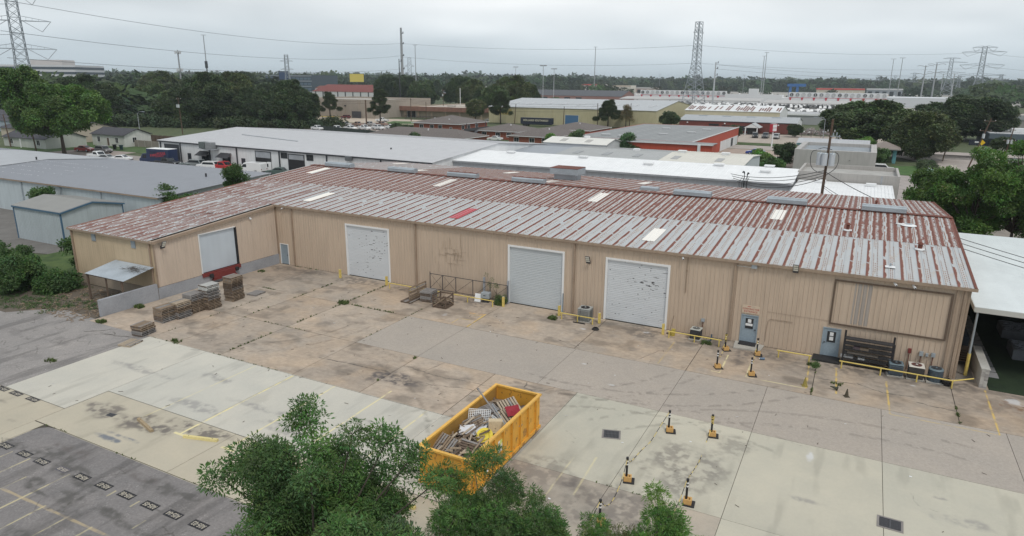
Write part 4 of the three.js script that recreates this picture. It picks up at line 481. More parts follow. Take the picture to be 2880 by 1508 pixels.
{ const t = thing('drain_inlet', 'small dark drain inlet in the stained tan concrete', 'drain', 16.1, 0, 28.1, 0.1); part(t, 'frame', bx(-0.26, 0.26, 0.005, 0.012, -0.16, 0.16), M.iron); for (let i = 0; i < 3; i++) for (let k = 0; k < 2; k++) part(t, 'slot', bx(-0.22 + i * 0.155, -0.1 + i * 0.155, 0.012, 0.015, -0.12 + k * 0.13, -0.02 + k * 0.13), M.black); }
function cone(label, x, z, h, m, tip) { const t = thing('traffic_cone', label, 'cone', x, 0, z, rr(0, 1)); const b = new THREE.Group(); t.add(b); b.name = 'cone_body'; part(b, 'cone_shell', cyl(h * 0.26, 0.025, h, 0, 0.03, 0, 18), m); part(b, 'base', rbox(h * 0.62, 0.035, h * 0.62, 0.01), m); if (tip) { b.rotation.z = 1.35; b.position.y = h * 0.3; } }
cone('tall dirty yellow cone at the corner of a painted line', 49.87, 5.66, 0.55, mat(0.3, 0.24, 0.06, { map: T.dirt, rough: 0.8 })); cone('small dark cone standing beside the tipped cone', 52.22, 6.07, 0.48, mat(0.07, 0.06, 0.04, { map: T.dirt, rough: 0.9 })); cone('dark cone tipped over showing its square base', 51.7, 5.4, 0.42, mat(0.06, 0.065, 0.045, { map: T.dirt, rough: 0.9 }), true);
// ---------- rails and bollards ----------
function rail(label, pts, posts, h = 0.5) { const t = thing('pipe_rail', label, 'rail'); for (let i = 0; i + 1 < pts.length; i++) part(t, 'top_rail', bar(V(pts[i][0], h, pts[i][1]), V(pts[i + 1][0], h, pts[i + 1][1]), 0.042, 0.042, 10), M.yellow); for (const [x, z] of posts) part(t, 'rail_post', cyl(0.045, 0.045, h, x, 0, z, 10), M.yellow); }
rail('yellow pipe rail behind the pallets and gate frame', [[14.95, 1.62], [25.75, 1.68]], [[15.07, 1.62], [17.3, 1.63], [20.2, 1.65], [23.21, 1.66], [25.63, 1.68]]); rail('short yellow pipe rail guarding the tall condenser', [[31.7, 1.66], [34.55, 1.69]], [[31.82, 1.66], [33.16, 1.68], [34.41, 1.69]]); rail('yellow pipe rail in front of the small dark condenser', [[40.2, 1.63], [44.05, 1.63]], [[40.33, 1.63], [42.17, 1.63], [43.9, 1.63]]); rail('short yellow pipe rail between the two personnel doors', [[47.75, 1.67], [49.92, 1.65]], [[47.87, 1.67], [49.79, 1.65]]); rail('long yellow pipe rail in front of the rack and condensers', [[51.6, 1.63], [57.92, 1.72], [59.1, 0.72]], [[51.75, 1.63], [54.02, 1.67], [56.04, 1.7], [57.92, 1.72]]);
for (const [d, x, z] of [['left of the first roll-up door', 9.0, 1.2], ['right of the first roll-up door', 14.26, 1.0], ['at the right end of the gate frame', 26.38, 1.2], ['right of the clean grey roll-up door', 31.34, 1.04], ['left of the heavily peeled roll-up door', 34.77, 1.16], ['right of the heavily peeled roll-up door', 39.76, 1.15]]) { const t = thing('bollard', 'square yellow steel bollard ' + d, 'bollard', x, 0, z, rr(-0.1, 0.1), 'yellow bollards at the roll-up doors'); part(t, 'post', rbox(0.17, 0.85, 0.17, 0.015), M.yellow); part(t, 'cap', cb(0.13, 0.02, 0.13, 0, 0.85, 0), M.conc); }
// ---------- condensers ----------
function condenser(label, x, z, w, h, bm, tm, fanm, round) { const t = thing('condenser_unit', label, 'air conditioner', x, 0.005, z, rr(-0.08, 0.08)); part(t, 'pad', cb(w + 0.15, 0.06, w + 0.15), M.conc); const b = w / 2; part(t, 'housing', round ? cyl(b, b, h - 0.12, 0, 0.06, 0, 28) : rbox(w, h - 0.12, w, 0.06, 0, 0.06, 0), bm); const sl = []; for (let i = 0; i < 14; i++) { const a = i / 14 * 6.283; if (round) sl.push(cb(0.02, h - 0.3, 0.02, Math.cos(a) * b, 0.14, Math.sin(a) * b)); else for (const s of [-1, 1]) { const q = (i / 13 - 0.5) * (w - 0.2); sl.push(cb(0.012, h - 0.3, 0.012, q, 0.14, s * b), cb(0.012, h - 0.3, 0.012, s * b, 0.14, q)); } } part(t, 'coil_guard', sl, M.iron);
  part(t, 'top_panel', round ? cyl(b + 0.02, b * 0.9, 0.07, 0, h - 0.06, 0, 28) : rbox(w + 0.03, 0.07, w + 0.03, 0.025, 0, h - 0.06, 0), tm); const f = part(t, 'fan_well', cyl(b * 0.72, b * 0.72, 0.012, 0, h + 0.008, 0, 28), fanm); const gr = []; for (let k = 1; k < 5; k++) { const r = new THREE.TorusGeometry(b * 0.17 * k, 0.006, 4, 24); r.rotateX(Math.PI / 2); r.translate(0, h + 0.03, 0); gr.push(r); } part(f, 'fan_grille', gr, M.iron); part(f, 'fan_hub', cyl(b * 0.16, b * 0.14, 0.03, 0, h + 0.03, 0, 14), tm); }
condenser('tall grey condenser behind a short yellow rail between two roll-up doors', 33.55, 1.05, 0.95, 1.05, mat(0.26, 0.27, 0.26, { map: T.dirt, rough: 0.6 }), mat(0.34, 0.35, 0.34, { rough: 0.6 }), M.black); condenser('small dark condenser with pale top right of the peeled door', 42.1, 0.85, 0.72, 0.8, M.dark, mat(0.42, 0.43, 0.4, { rough: 0.6 }), mat(0.2, 0.2, 0.19, { rough: 0.7 })); const blueAC = mat(0.06, 0.085, 0.11, { map: T.dirt, rough: 0.6 }), blueTop = mat(0.13, 0.18, 0.21, { map: T.dirt, rough: 0.55 });
condenser('blue-grey condenser nearest the black wire rack', 54.85, 1.05, 0.8, 0.82, blueAC, blueTop, M.black); condenser('dark condenser with white rim and rusty fan well', 55.98, 1.0, 0.85, 0.88, mat(0.045, 0.04, 0.038, { rough: 0.8 }), mat(0.6, 0.57, 0.52, { rough: 0.6 }), M.rust); condenser('blue-grey condenser nearest the warehouse corner', 57.05, 1.02, 0.82, 0.88, blueAC, blueTop, mat(0.03, 0.035, 0.04, { rough: 0.7 }), true);
{ const t = thing('black_tub', 'low black plastic tub beside the corner condenser', 'tub', 57.7, 0, 1.3); part(t, 'tub_wall', cyl(0.26, 0.32, 0.3, 0, 0.004, 0, 20), M.black); part(t, 'rim', (() => { const r = new THREE.TorusGeometry(0.32, 0.02, 6, 24); r.rotateX(Math.PI / 2); r.translate(0, 0.3, 0); return r; })(), M.rubber); }
// ---------- gate frame, cabinet, rack ----------
{
  const t = thing('gate_frame', 'dark steel cross-braced gate frame leaning against the tan wall', 'gate frame', 18.7, 0, 0.5), gi = M.iron;
  part(t, 'top_rail', bar(V(0, 1.62, 0), V(7.7, 1.62, 0), 0.045, 0.045), gi); part(t, 'bottom_rail', bar(V(0, 0.28, 0), V(7.7, 0.28, 0), 0.045, 0.045), gi); for (const x of [0, 1.3, 2.66, 4.37, 6.05, 7.7]) part(t, 'upright', bar(V(x, 0.25, 0.03), V(x, x ? 1.64 : 1.8, 0.03), 0.05, 0.05), gi);
  for (const [a, b] of [[0, 1.3], [1.3, 2.66]]) { part(t, 'brace', bar(V(a, 0.3, 0.06), V(b, 1.6, 0.06), 0.03, 0.03), gi); part(t, 'brace', bar(V(a, 1.6, -0.03), V(b, 0.3, -0.03), 0.015, 0.015), gi); } part(t, 'brace', bar(V(2.66, 0.3, 0.06), V(4.37, 1.6, 0.06), 0.03, 0.03), gi); part(t, 'brace', bar(V(4.5, 0.3, 0.06), V(6.05, 1.6, 0.06), 0.03, 0.03), gi); part(t, 'brace', bar(V(6.2, 0.3, 0.06), V(7.7, 1.5, 0.06), 0.03, 0.03), gi);
  for (const x of [5.4, 7.68]) part(t, 'end_post', bx(x - 0.08, x + 0.08, 0, 2.0, -0.2, -0.05), M.concWall);
  const c = thing('steel_cabinet', 'grey steel cabinet with a white panel leaning on it behind the rail', 'cabinet', 24.55, 0, 0.85, 0.15); part(c, 'body', rbox(0.75, 0.5, 0.5, 0.02, 0, 0.38, 0), M.galv); part(c, 'stand', [cb(0.6, 0.38, 0.04, 0, 0, 0.15), cb(0.6, 0.38, 0.04, 0, 0, -0.15)], M.dark); part(c, 'vent_slot', bx(-0.16, 0.04, 0.6, 0.66, 0.25, 0.256), M.black); part(c, 'leaning_panel', bar(V(-0.7, 0.03, 0.25), V(-0.68, 0.7, 0.05), 0.55, 0.02), M.white);
}
{
  const t = thing('wire_rack', 'tall black wire shelving rack with scattered boxes against the wall', 'rack', 51.75, 0, 0.35), bm = mat(0.02, 0.019, 0.022, { rough: 0.7 });
  for (const x of [0, 2.85]) for (const z of [0, 0.62]) part(t, 'upright', bx(x - 0.06, x + 0.06, 0, z ? 1.95 : 2.25, z - 0.04, z + 0.04), bm);
  for (let k = 0; k < 6; k++) { const y = 0.12 + k * 0.34; const s = part(t, 'shelf', [bx(0.06, 2.79, y, y + 0.035, 0.0, 0.04), bx(0.06, 2.79, y, y + 0.035, 0.58, 0.63), bx(0.06, 2.79, y + 0.01, y + 0.02, 0.04, 0.58)], bm); const w = []; for (let i = 0; i < 62; i++) w.push(bx(0.08 + i * 0.0438, 0.088 + i * 0.0438, y + 0.035, y + 0.2, 0.6, 0.606)); w.push(bx(0.06, 2.79, y + 0.2, y + 0.208, 0.6, 0.608), bx(0.06, 2.79, y + 0.11, y + 0.116, 0.6, 0.608)); part(s, 'wire_fence', w, mat(0.16, 0.16, 0.17, { rough: 0.5, metal: 0.5 })); }
  part(t, 'back_mesh', (() => { const w = []; for (let i = 0; i < 40; i++) w.push(bx(0.07 + i * 0.069, 0.076 + i * 0.069, 0.1, 2.0, -0.02, -0.012)); return w; })(), bm);
  for (const [d, x, y, w, h, m] of [['white carton on the lower shelf of the wire rack', 52.0, 0.5, 0.75, 0.12, M.white], ['second white carton on the lower shelf of the wire rack', 52.85, 0.5, 0.4, 0.13, M.white], ['tan carton on the middle shelf of the wire rack', 52.95, 1.175, 0.5, 0.16, mat(0.4, 0.3, 0.2, { rough: 0.9 })], ['purple-grey carton on the middle shelf of the wire rack', 52.5, 1.175, 0.4, 0.2, mat(0.16, 0.11, 0.13, { rough: 0.9 })], ['long pale board on the second shelf of the wire rack', 52.9, 0.835, 1.8, 0.06, M.woodPale], ['brown board on the bottom shelf of the wire rack', 53.4, 0.155, 1.7, 0.1, M.wood]]) { const b = thing('carton', d, 'carton', x, y, 0.66); part(b, 'carton_box', rbox(w, h, 0.36, 0.01), m); part(b, 'tape_strip', cb(0.05, 0.004, 0.36, 0, h, 0), M.woodPale); }
}
{ // broom and small clutter by the wall
  const t = thing('push_broom', 'broom leaning on the wall beside a yellow bucket', 'broom', 40.15, 0, 0.75); part(t, 'handle', bar(V(0, 0.05, 0.1), V(0.1, 1.25, -0.6), 0.016, 0.016, 6), M.woodDark); part(t, 'brush_head', bx(-0.2, 0.2, 0.006, 0.09, 0.02, 0.16), M.woodDark);
  const b = thing('mop_bucket', 'dirty yellow mop bucket behind the rail end', 'bucket', 40.45, 0, 1.05); part(b, 'pail', cyl(0.16, 0.22, 0.32, 0, 0.004, 0, 16), mat(0.5, 0.4, 0.08, { map: T.dirt, rough: 0.8 })); part(b, 'wringer', cb(0.26, 0.2, 0.16, 0.05, 0.326, 0), mat(0.45, 0.36, 0.08, { rough: 0.8 }));
  const w = thing('floor_squeegee', 'black squeegee lying against the short yellow rail', 'squeegee', 33.4, 0.008, 1.95); part(w, 'blade', cb(1.0, 0.07, 0.06), M.black); part(w, 'handle', bar(V(0, 0.07, 0), V(0.05, 1.35, -0.28), 0.014, 0.014, 6), M.iron);
  const c = thing('coiled_hose', 'coil of dark hose lying on a slab joint', 'hose', 35.0, 0.006, 2.6); for (let k = 0; k < 3; k++) { const r = new THREE.TorusGeometry(0.26 - k * 0.05, 0.03, 6, 22); r.rotateX(Math.PI / 2); r.translate(0, 0.03 + k * 0.05, 0); part(c, 'hose_loop', r, M.rubber); }
  const e = thing('blue_pipe', 'blue plastic pipe elbow lying near the corner of the rail', 'pipe', 42.95, 0, 1.1); part(e, 'pipe_run', tube([V(-0.25, 0.07, 0.05), V(0.1, 0.08, 0), V(0.25, 0.15, 0), V(0.3, 0.6, -0.05)], 0.06, 8), mat(0.07, 0.1, 0.14, { rough: 0.5 })); const e2 = thing('blue_jug', 'small blue jug lying behind the right-hand posts', 'jug', 47.1, 0.0, 2.6, 0.4); part(e2, 'jug_body', (() => { const g = cyl(0.09, 0.07, 0.3, 0, 0, 0, 12); g.rotateZ(Math.PI / 2); g.translate(0, 0.095, 0); return g; })(), mat(0.1, 0.16, 0.24, { rough: 0.5 })); part(e2, 'jug_cap', (() => { const g = cyl(0.03, 0.03, 0.05, 0, 0, 0, 8); g.rotateZ(Math.PI / 2); g.translate(-0.3, 0.095, 0); return g; })(), M.white);
  const g = thing('blue_gate_post', 'thin blue-grey post at the edge of the clean roll-up door', 'post', 31.32, 0, 0.3); part(g, 'post', cb(0.07, 1.65, 0.07), mat(0.18, 0.24, 0.3, { rough: 0.5 })); part(g, 'foot', cb(0.16, 0.02, 0.16), M.iron);
}
// ---------- stall number plates painted on the ground ----------
function stallMark(label, text, x, z, fade, bg = '#242427', w = 0.9, d = 0.42) {
  const t = canvasTex(256, 120, (c, W2, H2) => { c.fillStyle = bg; c.fillRect(0, 0, W2, H2); c.fillStyle = '#b3ab9b'; c.font = 'bold 96px sans-serif'; c.textAlign = 'center'; c.fillText(text, W2 / 2, 94, 214); c.fillStyle = `rgba(112,108,112,${fade})`; for (let i = 0; i < 90; i++) c.fillRect(hsh(i, 1, text.length + i) * 256, hsh(i, 2, 7 + Math.round(x * 10)) * 120, 4 + 26 * hsh(i, 3, 9), 2 + 7 * hsh(i, 4, 9)); });
  const g = flat(new THREE.PlaneGeometry(w, d)); g.rotateX(-Math.PI / 2); g.rotateY(Math.PI); g.translate(x, 0.0, z); g.userData.ready = true; const o = single('stall_marking', label, 'marking', g, new THREE.MeshStandardMaterial({ map: t, roughness: 0.9 }), 'painted stall numbers', true); return o;
}
[['A05-12', 14.57, 32.62, 0.5], ['A05-11', 16.24, 32.62, 0.55], ['A05-10', 17.71, 32.62, 0.75], ['A05-08', 20.76, 32.52, 0.4], ['A05-07', 22.32, 32.47, 0.35], ['A05-06', 23.91, 32.44, 0.3], ['A05-05', 25.53, 32.45, 0.3], ['A05-04', 27.0, 32.4, 0.6], ['A05-03', 28.55, 32.37, 0.45]].forEach(([s, x, z, f]) => { stallMark('black painted stall plate numbered ' + s + ' on the asphalt', s, x, z, f).position.y = 0.002; });
[['A05-15', 10.31, 29.05], ['A05-16', 8.67, 29.08], ['A05-17', 7.27, 29.1]].forEach(([s, x, z], i) => { stallMark(['nearest', 'middle', 'farthest'][i] + ' worn black stall plate on tan concrete at far left', s, x, z, 0.5, '#26262a', 1.0, 0.36).position.y = 0.008; });
{ stallMark('almost worn away stall plate between two clear ones on the asphalt', 'A05-09', 19.3, 32.55, 0.95, '#565358', 0.8, 0.36).position.y = 0.002; }
// litter
reseed(52); { const g = []; for (let i = 0; i < 46; i++) { const z = rr(2, 29), x = rr(1, 62), s = rr(0.03, 0.12); g.push(bar(V(x, 0.014, z), V(x + s, 0.02, z + rr(-0.1, 0.1)), 0.012, s * 0.5)); } tag(single('paper_litter', 'scraps of pale paper scattered over the yard', 'litter', g, M.white), 'scraps of pale paper scattered over the yard', 'litter', null, 'stuff'); const d = []; for (let i = 0; i < 120; i++) { const z = rr(1.5, 30), x = rr(8, 62), s = rr(0.04, 0.28), a = rr(0, 6); d.push(bar(V(x, 0.014, z), V(x + s * Math.cos(a), 0.016, z + s * Math.sin(a)), 0.016, 0.02)); } tag(single('twig_litter', 'small dark twigs and leaves scattered over the yard', 'litter', d, M.bark), 'small dark twigs and leaves scattered over the yard', 'litter', null, 'stuff'); }
// ---------- covered patio right of the warehouse ----------
{
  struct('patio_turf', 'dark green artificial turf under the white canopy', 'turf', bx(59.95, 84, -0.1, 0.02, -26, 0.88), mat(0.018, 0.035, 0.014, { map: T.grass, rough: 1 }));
  struct('side_passage', 'dark concrete passage between the warehouse and the patio wall', 'passage', bx(58.25, 59.93, -0.1, -0.01, -30, 0.0), mat(0.2, 0.18, 0.16, { map: T.dirt, rough: 1 }));
  const pv = structGroup('stepping_path', 'row of grey stepping slabs beside the low stone wall', 'path'); for (let i = 0; i < 13; i++) part(pv, 'paving_slab', bx(59.97, 60.75 - i * 0.02, 0.021, 0.05, -1.35 - i * 1.05 - 0.9, -1.35 - i * 1.05), mat(0.3, 0.3, 0.31, { map: T.dirt, rough: 0.9 }));
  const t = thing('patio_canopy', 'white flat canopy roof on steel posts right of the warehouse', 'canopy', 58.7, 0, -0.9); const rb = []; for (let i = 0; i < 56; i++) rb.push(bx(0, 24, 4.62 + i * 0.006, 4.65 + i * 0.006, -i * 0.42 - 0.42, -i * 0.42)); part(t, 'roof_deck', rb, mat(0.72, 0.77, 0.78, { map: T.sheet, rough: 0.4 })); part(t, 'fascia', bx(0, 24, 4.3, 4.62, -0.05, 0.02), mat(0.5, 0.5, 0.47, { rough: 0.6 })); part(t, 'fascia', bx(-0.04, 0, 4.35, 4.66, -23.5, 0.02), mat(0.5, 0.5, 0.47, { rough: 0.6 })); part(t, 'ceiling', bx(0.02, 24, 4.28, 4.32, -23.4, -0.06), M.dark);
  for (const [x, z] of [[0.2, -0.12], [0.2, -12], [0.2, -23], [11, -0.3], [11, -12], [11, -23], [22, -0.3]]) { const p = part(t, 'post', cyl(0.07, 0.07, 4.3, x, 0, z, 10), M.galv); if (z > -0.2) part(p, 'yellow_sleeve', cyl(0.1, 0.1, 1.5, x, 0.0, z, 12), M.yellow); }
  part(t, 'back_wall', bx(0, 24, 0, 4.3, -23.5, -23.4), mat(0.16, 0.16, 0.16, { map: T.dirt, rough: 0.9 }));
  const lw = thing('stone_wall', 'low wall faced with pale stone strips beside the stepping slabs', 'wall', 59.62, 0, 0.75); part(lw, 'core', bx(-0.2, 0.2, -0.02, 1.2, -4.2, -0.02), M.conc); reseed(61); for (let r = 0; r < 10; r++) for (let c = 0; c < 2; c++) part(lw, 'stone', bx(-0.2 + c * 0.2 + 0.004, c * 0.2 - 0.004, 0.0 + r * 0.12, 0.115 + r * 0.12, -0.02, rr(0.0, 0.025)), mat(...pick([[0.4, 0.38, 0.36], [0.5, 0.48, 0.45], [0.33, 0.31, 0.3]]), { map: T.dirt, rough: 0.95 })); part(lw, 'coping', bx(-0.24, 0.24, 1.2, 1.27, -4.25, 0.03), mat(0.46, 0.45, 0.42, { map: T.dirt, rough: 0.9 }));
  for (const [d, x, z, w, l, h] of [['nearer grey shaggy display block on the dark turf', 64.0, -6.6, 4, 2.2, 0.75], ['farther grey shaggy display block on the dark turf', 64.2, -11.2, 4.4, 2.4, 0.7]]) { const b = thing('display_block', d, 'block', x, 0.02, z); part(b, 'block_body', rbox(w, h, l, 0.06), mat(0.16, 0.17, 0.19, { map: T.grit, rough: 1 })); reseed(70 + Math.round(z)); const s = []; for (let i = 0; i < 260; i++) s.push(cb(rr(0.1, 0.35), rr(0.01, 0.05), 0.02, rr(-w / 2 + 0.2, w / 2 - 0.2), h - 0.005, rr(-l / 2 + 0.05, l / 2 - 0.05))); part(b, 'shaggy_top', s, mat(0.24, 0.26, 0.3, { rough: 1 })); }
  const fr = thing('stacked_rack', 'dark slatted rack standing in the side passage', 'rack', 58.85, 0, -3.2); for (let i = 0; i < 6; i++) part(fr, 'shelf', bx(-0.35, 0.35, 0.3 + i * 0.16, 0.33 + i * 0.16, -0.4, 0.4), M.woodDark); for (const [x, z] of [[-0.33, -0.38], [0.33, -0.38], [-0.33, 0.38], [0.33, 0.38]]) part(fr, 'upright', cb(0.05, 1.3, 0.05, x, 0, z), M.woodDark);
  const ch = thing('covered_grill', 'dark covered shape beside the warehouse wall in the passage', 'grill', 59.0, 0, -6.5); part(ch, 'cover', rbox(0.9, 1.25, 1.6, 0.15), mat(0.03, 0.035, 0.045, { rough: 0.8 })); part(ch, 'hem', cb(0.94, 0.05, 1.64), M.black);
}
// ---------- surroundings: paved ground ----------
reseed(81);
const lotM = (r, g, b) => mat(r, g, b, { map: T.dirt, rough: 0.95 });
const pave = (name, label, cat, pts, m, y = -0.05) => struct(name, label, cat, poly(pts, y - 0.05, y), m);
pave('rear_lot', 'paved lot with parked cars between the grey and white warehouses', 'parking lot', [[-140, -22], [-12, -21], [-12, -50], [-60, -52.5], [-140, -58]], lotM(0.3, 0.27, 0.25));
pave('rear_alley', 'paved alley behind the tan warehouse', 'alley', [[-11.9, -35.2], [60, -35.2], [60, -62], [-11.9, -62]], lotM(0.3, 0.28, 0.26));
pave('side_yard', 'grey yard beside the small shed at far left', 'yard', [[-90, 22], [-24, 9], [-24, -3], [-90, -4]], lotM(0.17, 0.16, 0.15)); 
pave('dirt_strip', 'strip of dirt and dead leaves below the lean-to roof', 'dirt', [[-12, 13.6], [-0.3, 13.6], [-0.3, 19], [-3.4, 18.75], [-5.4, 19.15], [-7.6, 21.35], [-13.9, 21.4]], mat(0.14, 0.115, 0.09, { map: T.grit, rough: 1 }), -0.02);
pave('grass_strip', 'grass strip beside the small shed', 'grass', [[-24, 13], [-11.5, 13], [-11.5, 2], [-24, 2]], mat(0.08, 0.12, 0.035, { map: T.grass, rough: 1 }), -0.04);
pave('street', 'pale concrete street beyond the red building', 'road', [[-160, -166.5], [110, -166.5], [110, -154], [-160, -154]], lotM(0.42, 0.38, 0.35)); pave('street_verge', 'grass verge along the concrete street', 'grass', [[-60, -176], [62, -176], [62, -168], [-60, -168]], mat(0.07, 0.11, 0.03, { map: T.grass, rough: 1 })); pave('shop_forecourt', 'pale forecourt in front of the brick building', 'forecourt', [[-20, -218], [62, -218], [62, -177], [-20, -177]], lotM(0.42, 0.36, 0.31)); pave('red_forecourt', 'tan forecourt beside the red building', 'forecourt', [[15, -153], [40, -153], [40, -112], [15, -112]], lotM(0.4, 0.32, 0.27));
pave('cross_street', 'wide pale street with driveway at upper right', 'road', [[59, -176], [120, -176], [120, -120], [72, -120], [59, -153]], lotM(0.4, 0.35, 0.32)); pave('stucco_parking', 'parking spaces beside the stucco box building', 'parking lot', [[54, -121], [57, -121], [57, -112], [72, -112], [72, -70], [54, -70]], lotM(0.36, 0.32, 0.3), -0.045); pave('lawn', 'mown lawn right of the stucco building', 'lawn', [[57.2, -129], [62, -132], [66, -128], [64, -112.5], [57.2, -112.5]], mat(0.08, 0.15, 0.04, { map: T.grass, rough: 1 }), -0.03); pave('corner_verge', 'grass verge at the street corner on the right', 'grass', [[78, -179], [110, -184], [110, -177], [78, -176.5]], mat(0.08, 0.14, 0.04, { map: T.grass, rough: 1 }), -0.03); pave('kerb_verge', 'grass verge by the crape myrtle at right', 'grass', [[82, -164], [112, -164], [112, -157], [84, -157]], mat(0.08, 0.14, 0.04, { map: T.grass, rough: 1 }), -0.03);
pave('tree_yard', 'dirt and drive under the tree cluster right of the warehouse', 'yard', [[60.2, -26.2], [90, -26.2], [90, -69], [60.2, -69]], lotM(0.24, 0.21, 0.18)); pave('tan_parking', 'pale parking area in front of the tan store', 'parking lot', [[-215, -212], [-118, -222], [-118, -190], [-205, -180]], lotM(0.5, 0.42, 0.34)); pave('truck_lot', 'asphalt lot where white pickup trucks are parked', 'parking lot', [[-165, -186], [-108, -178], [-96, -128], [-150, -128]], lotM(0.34, 0.29, 0.26), -0.045); pave('house_drive', 'concrete drive in front of the white bungalow', 'drive', [[-129, -60], [-110, -60], [-108, -48], [-128, -48]], lotM(0.36, 0.3, 0.27), -0.04); pave('house_lawn', 'lawn beside the white bungalow', 'lawn', [[-150, -48], [-129.2, -48], [-129.2, -60], [-110, -60.1], [-100, -58], [-100, -70], [-150, -70]], mat(0.08, 0.13, 0.04, { map: T.grass, rough: 1 }), -0.042); pave('apartment_lawn', 'lawn in front of the brick apartments', 'lawn', [[-75, -141], [-30, -141], [-30, -128], [-75, -128]], mat(0.08, 0.14, 0.04, { map: T.grass, rough: 1 })); pave('store_verge', 'grass strip in front of the brown-banded building', 'grass', [[-140, -205], [-112, -212], [-110, -196], [-133, -188]], mat(0.09, 0.15, 0.05, { map: T.grass, rough: 1 }), -0.035);
pave('auction_lot', 'broad pale lot round the car lot buildings far off', 'parking lot', [[-330, -640], [130, -660], [130, -300], [-20, -300], [-20, -420], [-240, -430]], lotM(0.4, 0.38, 0.36), -0.06); pave('far_lots', 'pale commercial lots along the distant road', 'parking lot', [[-900, -1350], [400, -1500], [400, -700], [-560, -680], [-800, -700]], lotM(0.36, 0.34, 0.31), -0.07); pave('left_lots', 'pale shop lots behind the trees at far left', 'parking lot', [[-520, -330], [-300, -300], [-250, -150], [-420, -120]], lotM(0.42, 0.39, 0.36), -0.065);

// ---------- building helpers ----------
function ribbed(w, d, y0, y1, step = 0.9, h = 0.035) { // roof slope over x -w/2..w/2, from z 0 (low, y0) to z -d (high, y1), with raised seams
  const g = [], L = Math.hypot(d, y1 - y0), a = Math.atan2(y1 - y0, d), s = new THREE.BoxGeometry(w, 0.06, L); g.push(s); const n = Math.max(1, Math.min(160, Math.floor(w / step))); for (let i = 0; i <= n; i++) { const b = new THREE.BoxGeometry(0.05, h, L); b.translate(-w / 2 + 0.03 + i * (w - 0.06) / n, 0.03 + h / 2, 0); g.push(b); }
  const m = mg(g); m.rotateX(a); m.translate(0, (y0 + y1) / 2, -d / 2); return m;
}
function gableEnd(d, eave, ridge, zr, x, th = 0.2) { const s = new THREE.Shape(); s.moveTo(-d / 2, 0); s.lineTo(d / 2, 0); s.lineTo(d / 2, eave); s.lineTo(zr, ridge); s.lineTo(-d / 2, eave); s.closePath(); const g = new THREE.ExtrudeGeometry(s, { depth: th, bevelEnabled: false }); g.rotateY(-Math.PI / 2); g.translate(x + (x > 0 ? 0 : th), 0, 0); return g; }
function gable(name, label, x0, x1, z0, z1, eave, ridge, wm, rm, o = {}) { // ridge runs along x; z1 is the near side
  const w = x1 - x0, d = z1 - z0, t = thing(name, label, o.cat ?? 'building', (x0 + x1) / 2, -0.05, (z0 + z1) / 2, o.ry ?? 0, o.group), oh = o.oh ?? 0.25, st = o.step ?? 0.9;
  part(t, 'wall', bx(-w / 2, w / 2, 0, eave, d / 2 - 0.2, d / 2), wm); part(t, 'wall', bx(-w / 2, w / 2, 0, eave, -d / 2, -d / 2 + 0.2), wm);
  for (const s of [-1, 1]) part(t, 'wall', gableEnd(d - 0.42, eave - 0.02, ridge - 0.05, 0, s * (w / 2 - 0.003)), o.endM ?? wm);
  const k = (ridge - eave) / (d / 2); for (const s of [1, -1]) { const g = ribbed(w + 2 * oh, d / 2 + oh, eave - k * oh + 0.06, ridge + 0.06, st); g.translate(0, 0, d / 2 + oh); if (s < 0) g.rotateY(Math.PI); part(t, 'roof_slope', g, rm); }
  t.userData.dims = undefined; delete t.userData.dims; t.W = w; t.D = d; return t;
}
function block(name, label, x0, x1, z0, z1, h, wm, rm, o = {}) { // flat roof behind a parapet
  const w = x1 - x0, d = z1 - z0, p = o.par ?? 0.4, t = thing(name, label, o.cat ?? 'building', (x0 + x1) / 2, -0.05, (z0 + z1) / 2, o.ry ?? 0, o.group), th = o.th ?? 0.25;
  part(t, 'wall', bx(-w / 2, w / 2, 0, h, d / 2 - th, d / 2), wm); part(t, 'wall', bx(-w / 2, w / 2, 0, h, -d / 2, -d / 2 + th), wm); for (const s of [-1, 1]) part(t, 'wall', bx(s < 0 ? -w / 2 : w / 2 - th, s < 0 ? -w / 2 + th : w / 2, 0, h - 0.003, -d / 2 + th, d / 2 - th), wm);
  part(t, 'flat_roof', bx(-w / 2 + th, w / 2 - th, h - p - 0.1, h - p, -d / 2 + th, d / 2 - th), rm); t.W = w; t.D = d; return t;
}
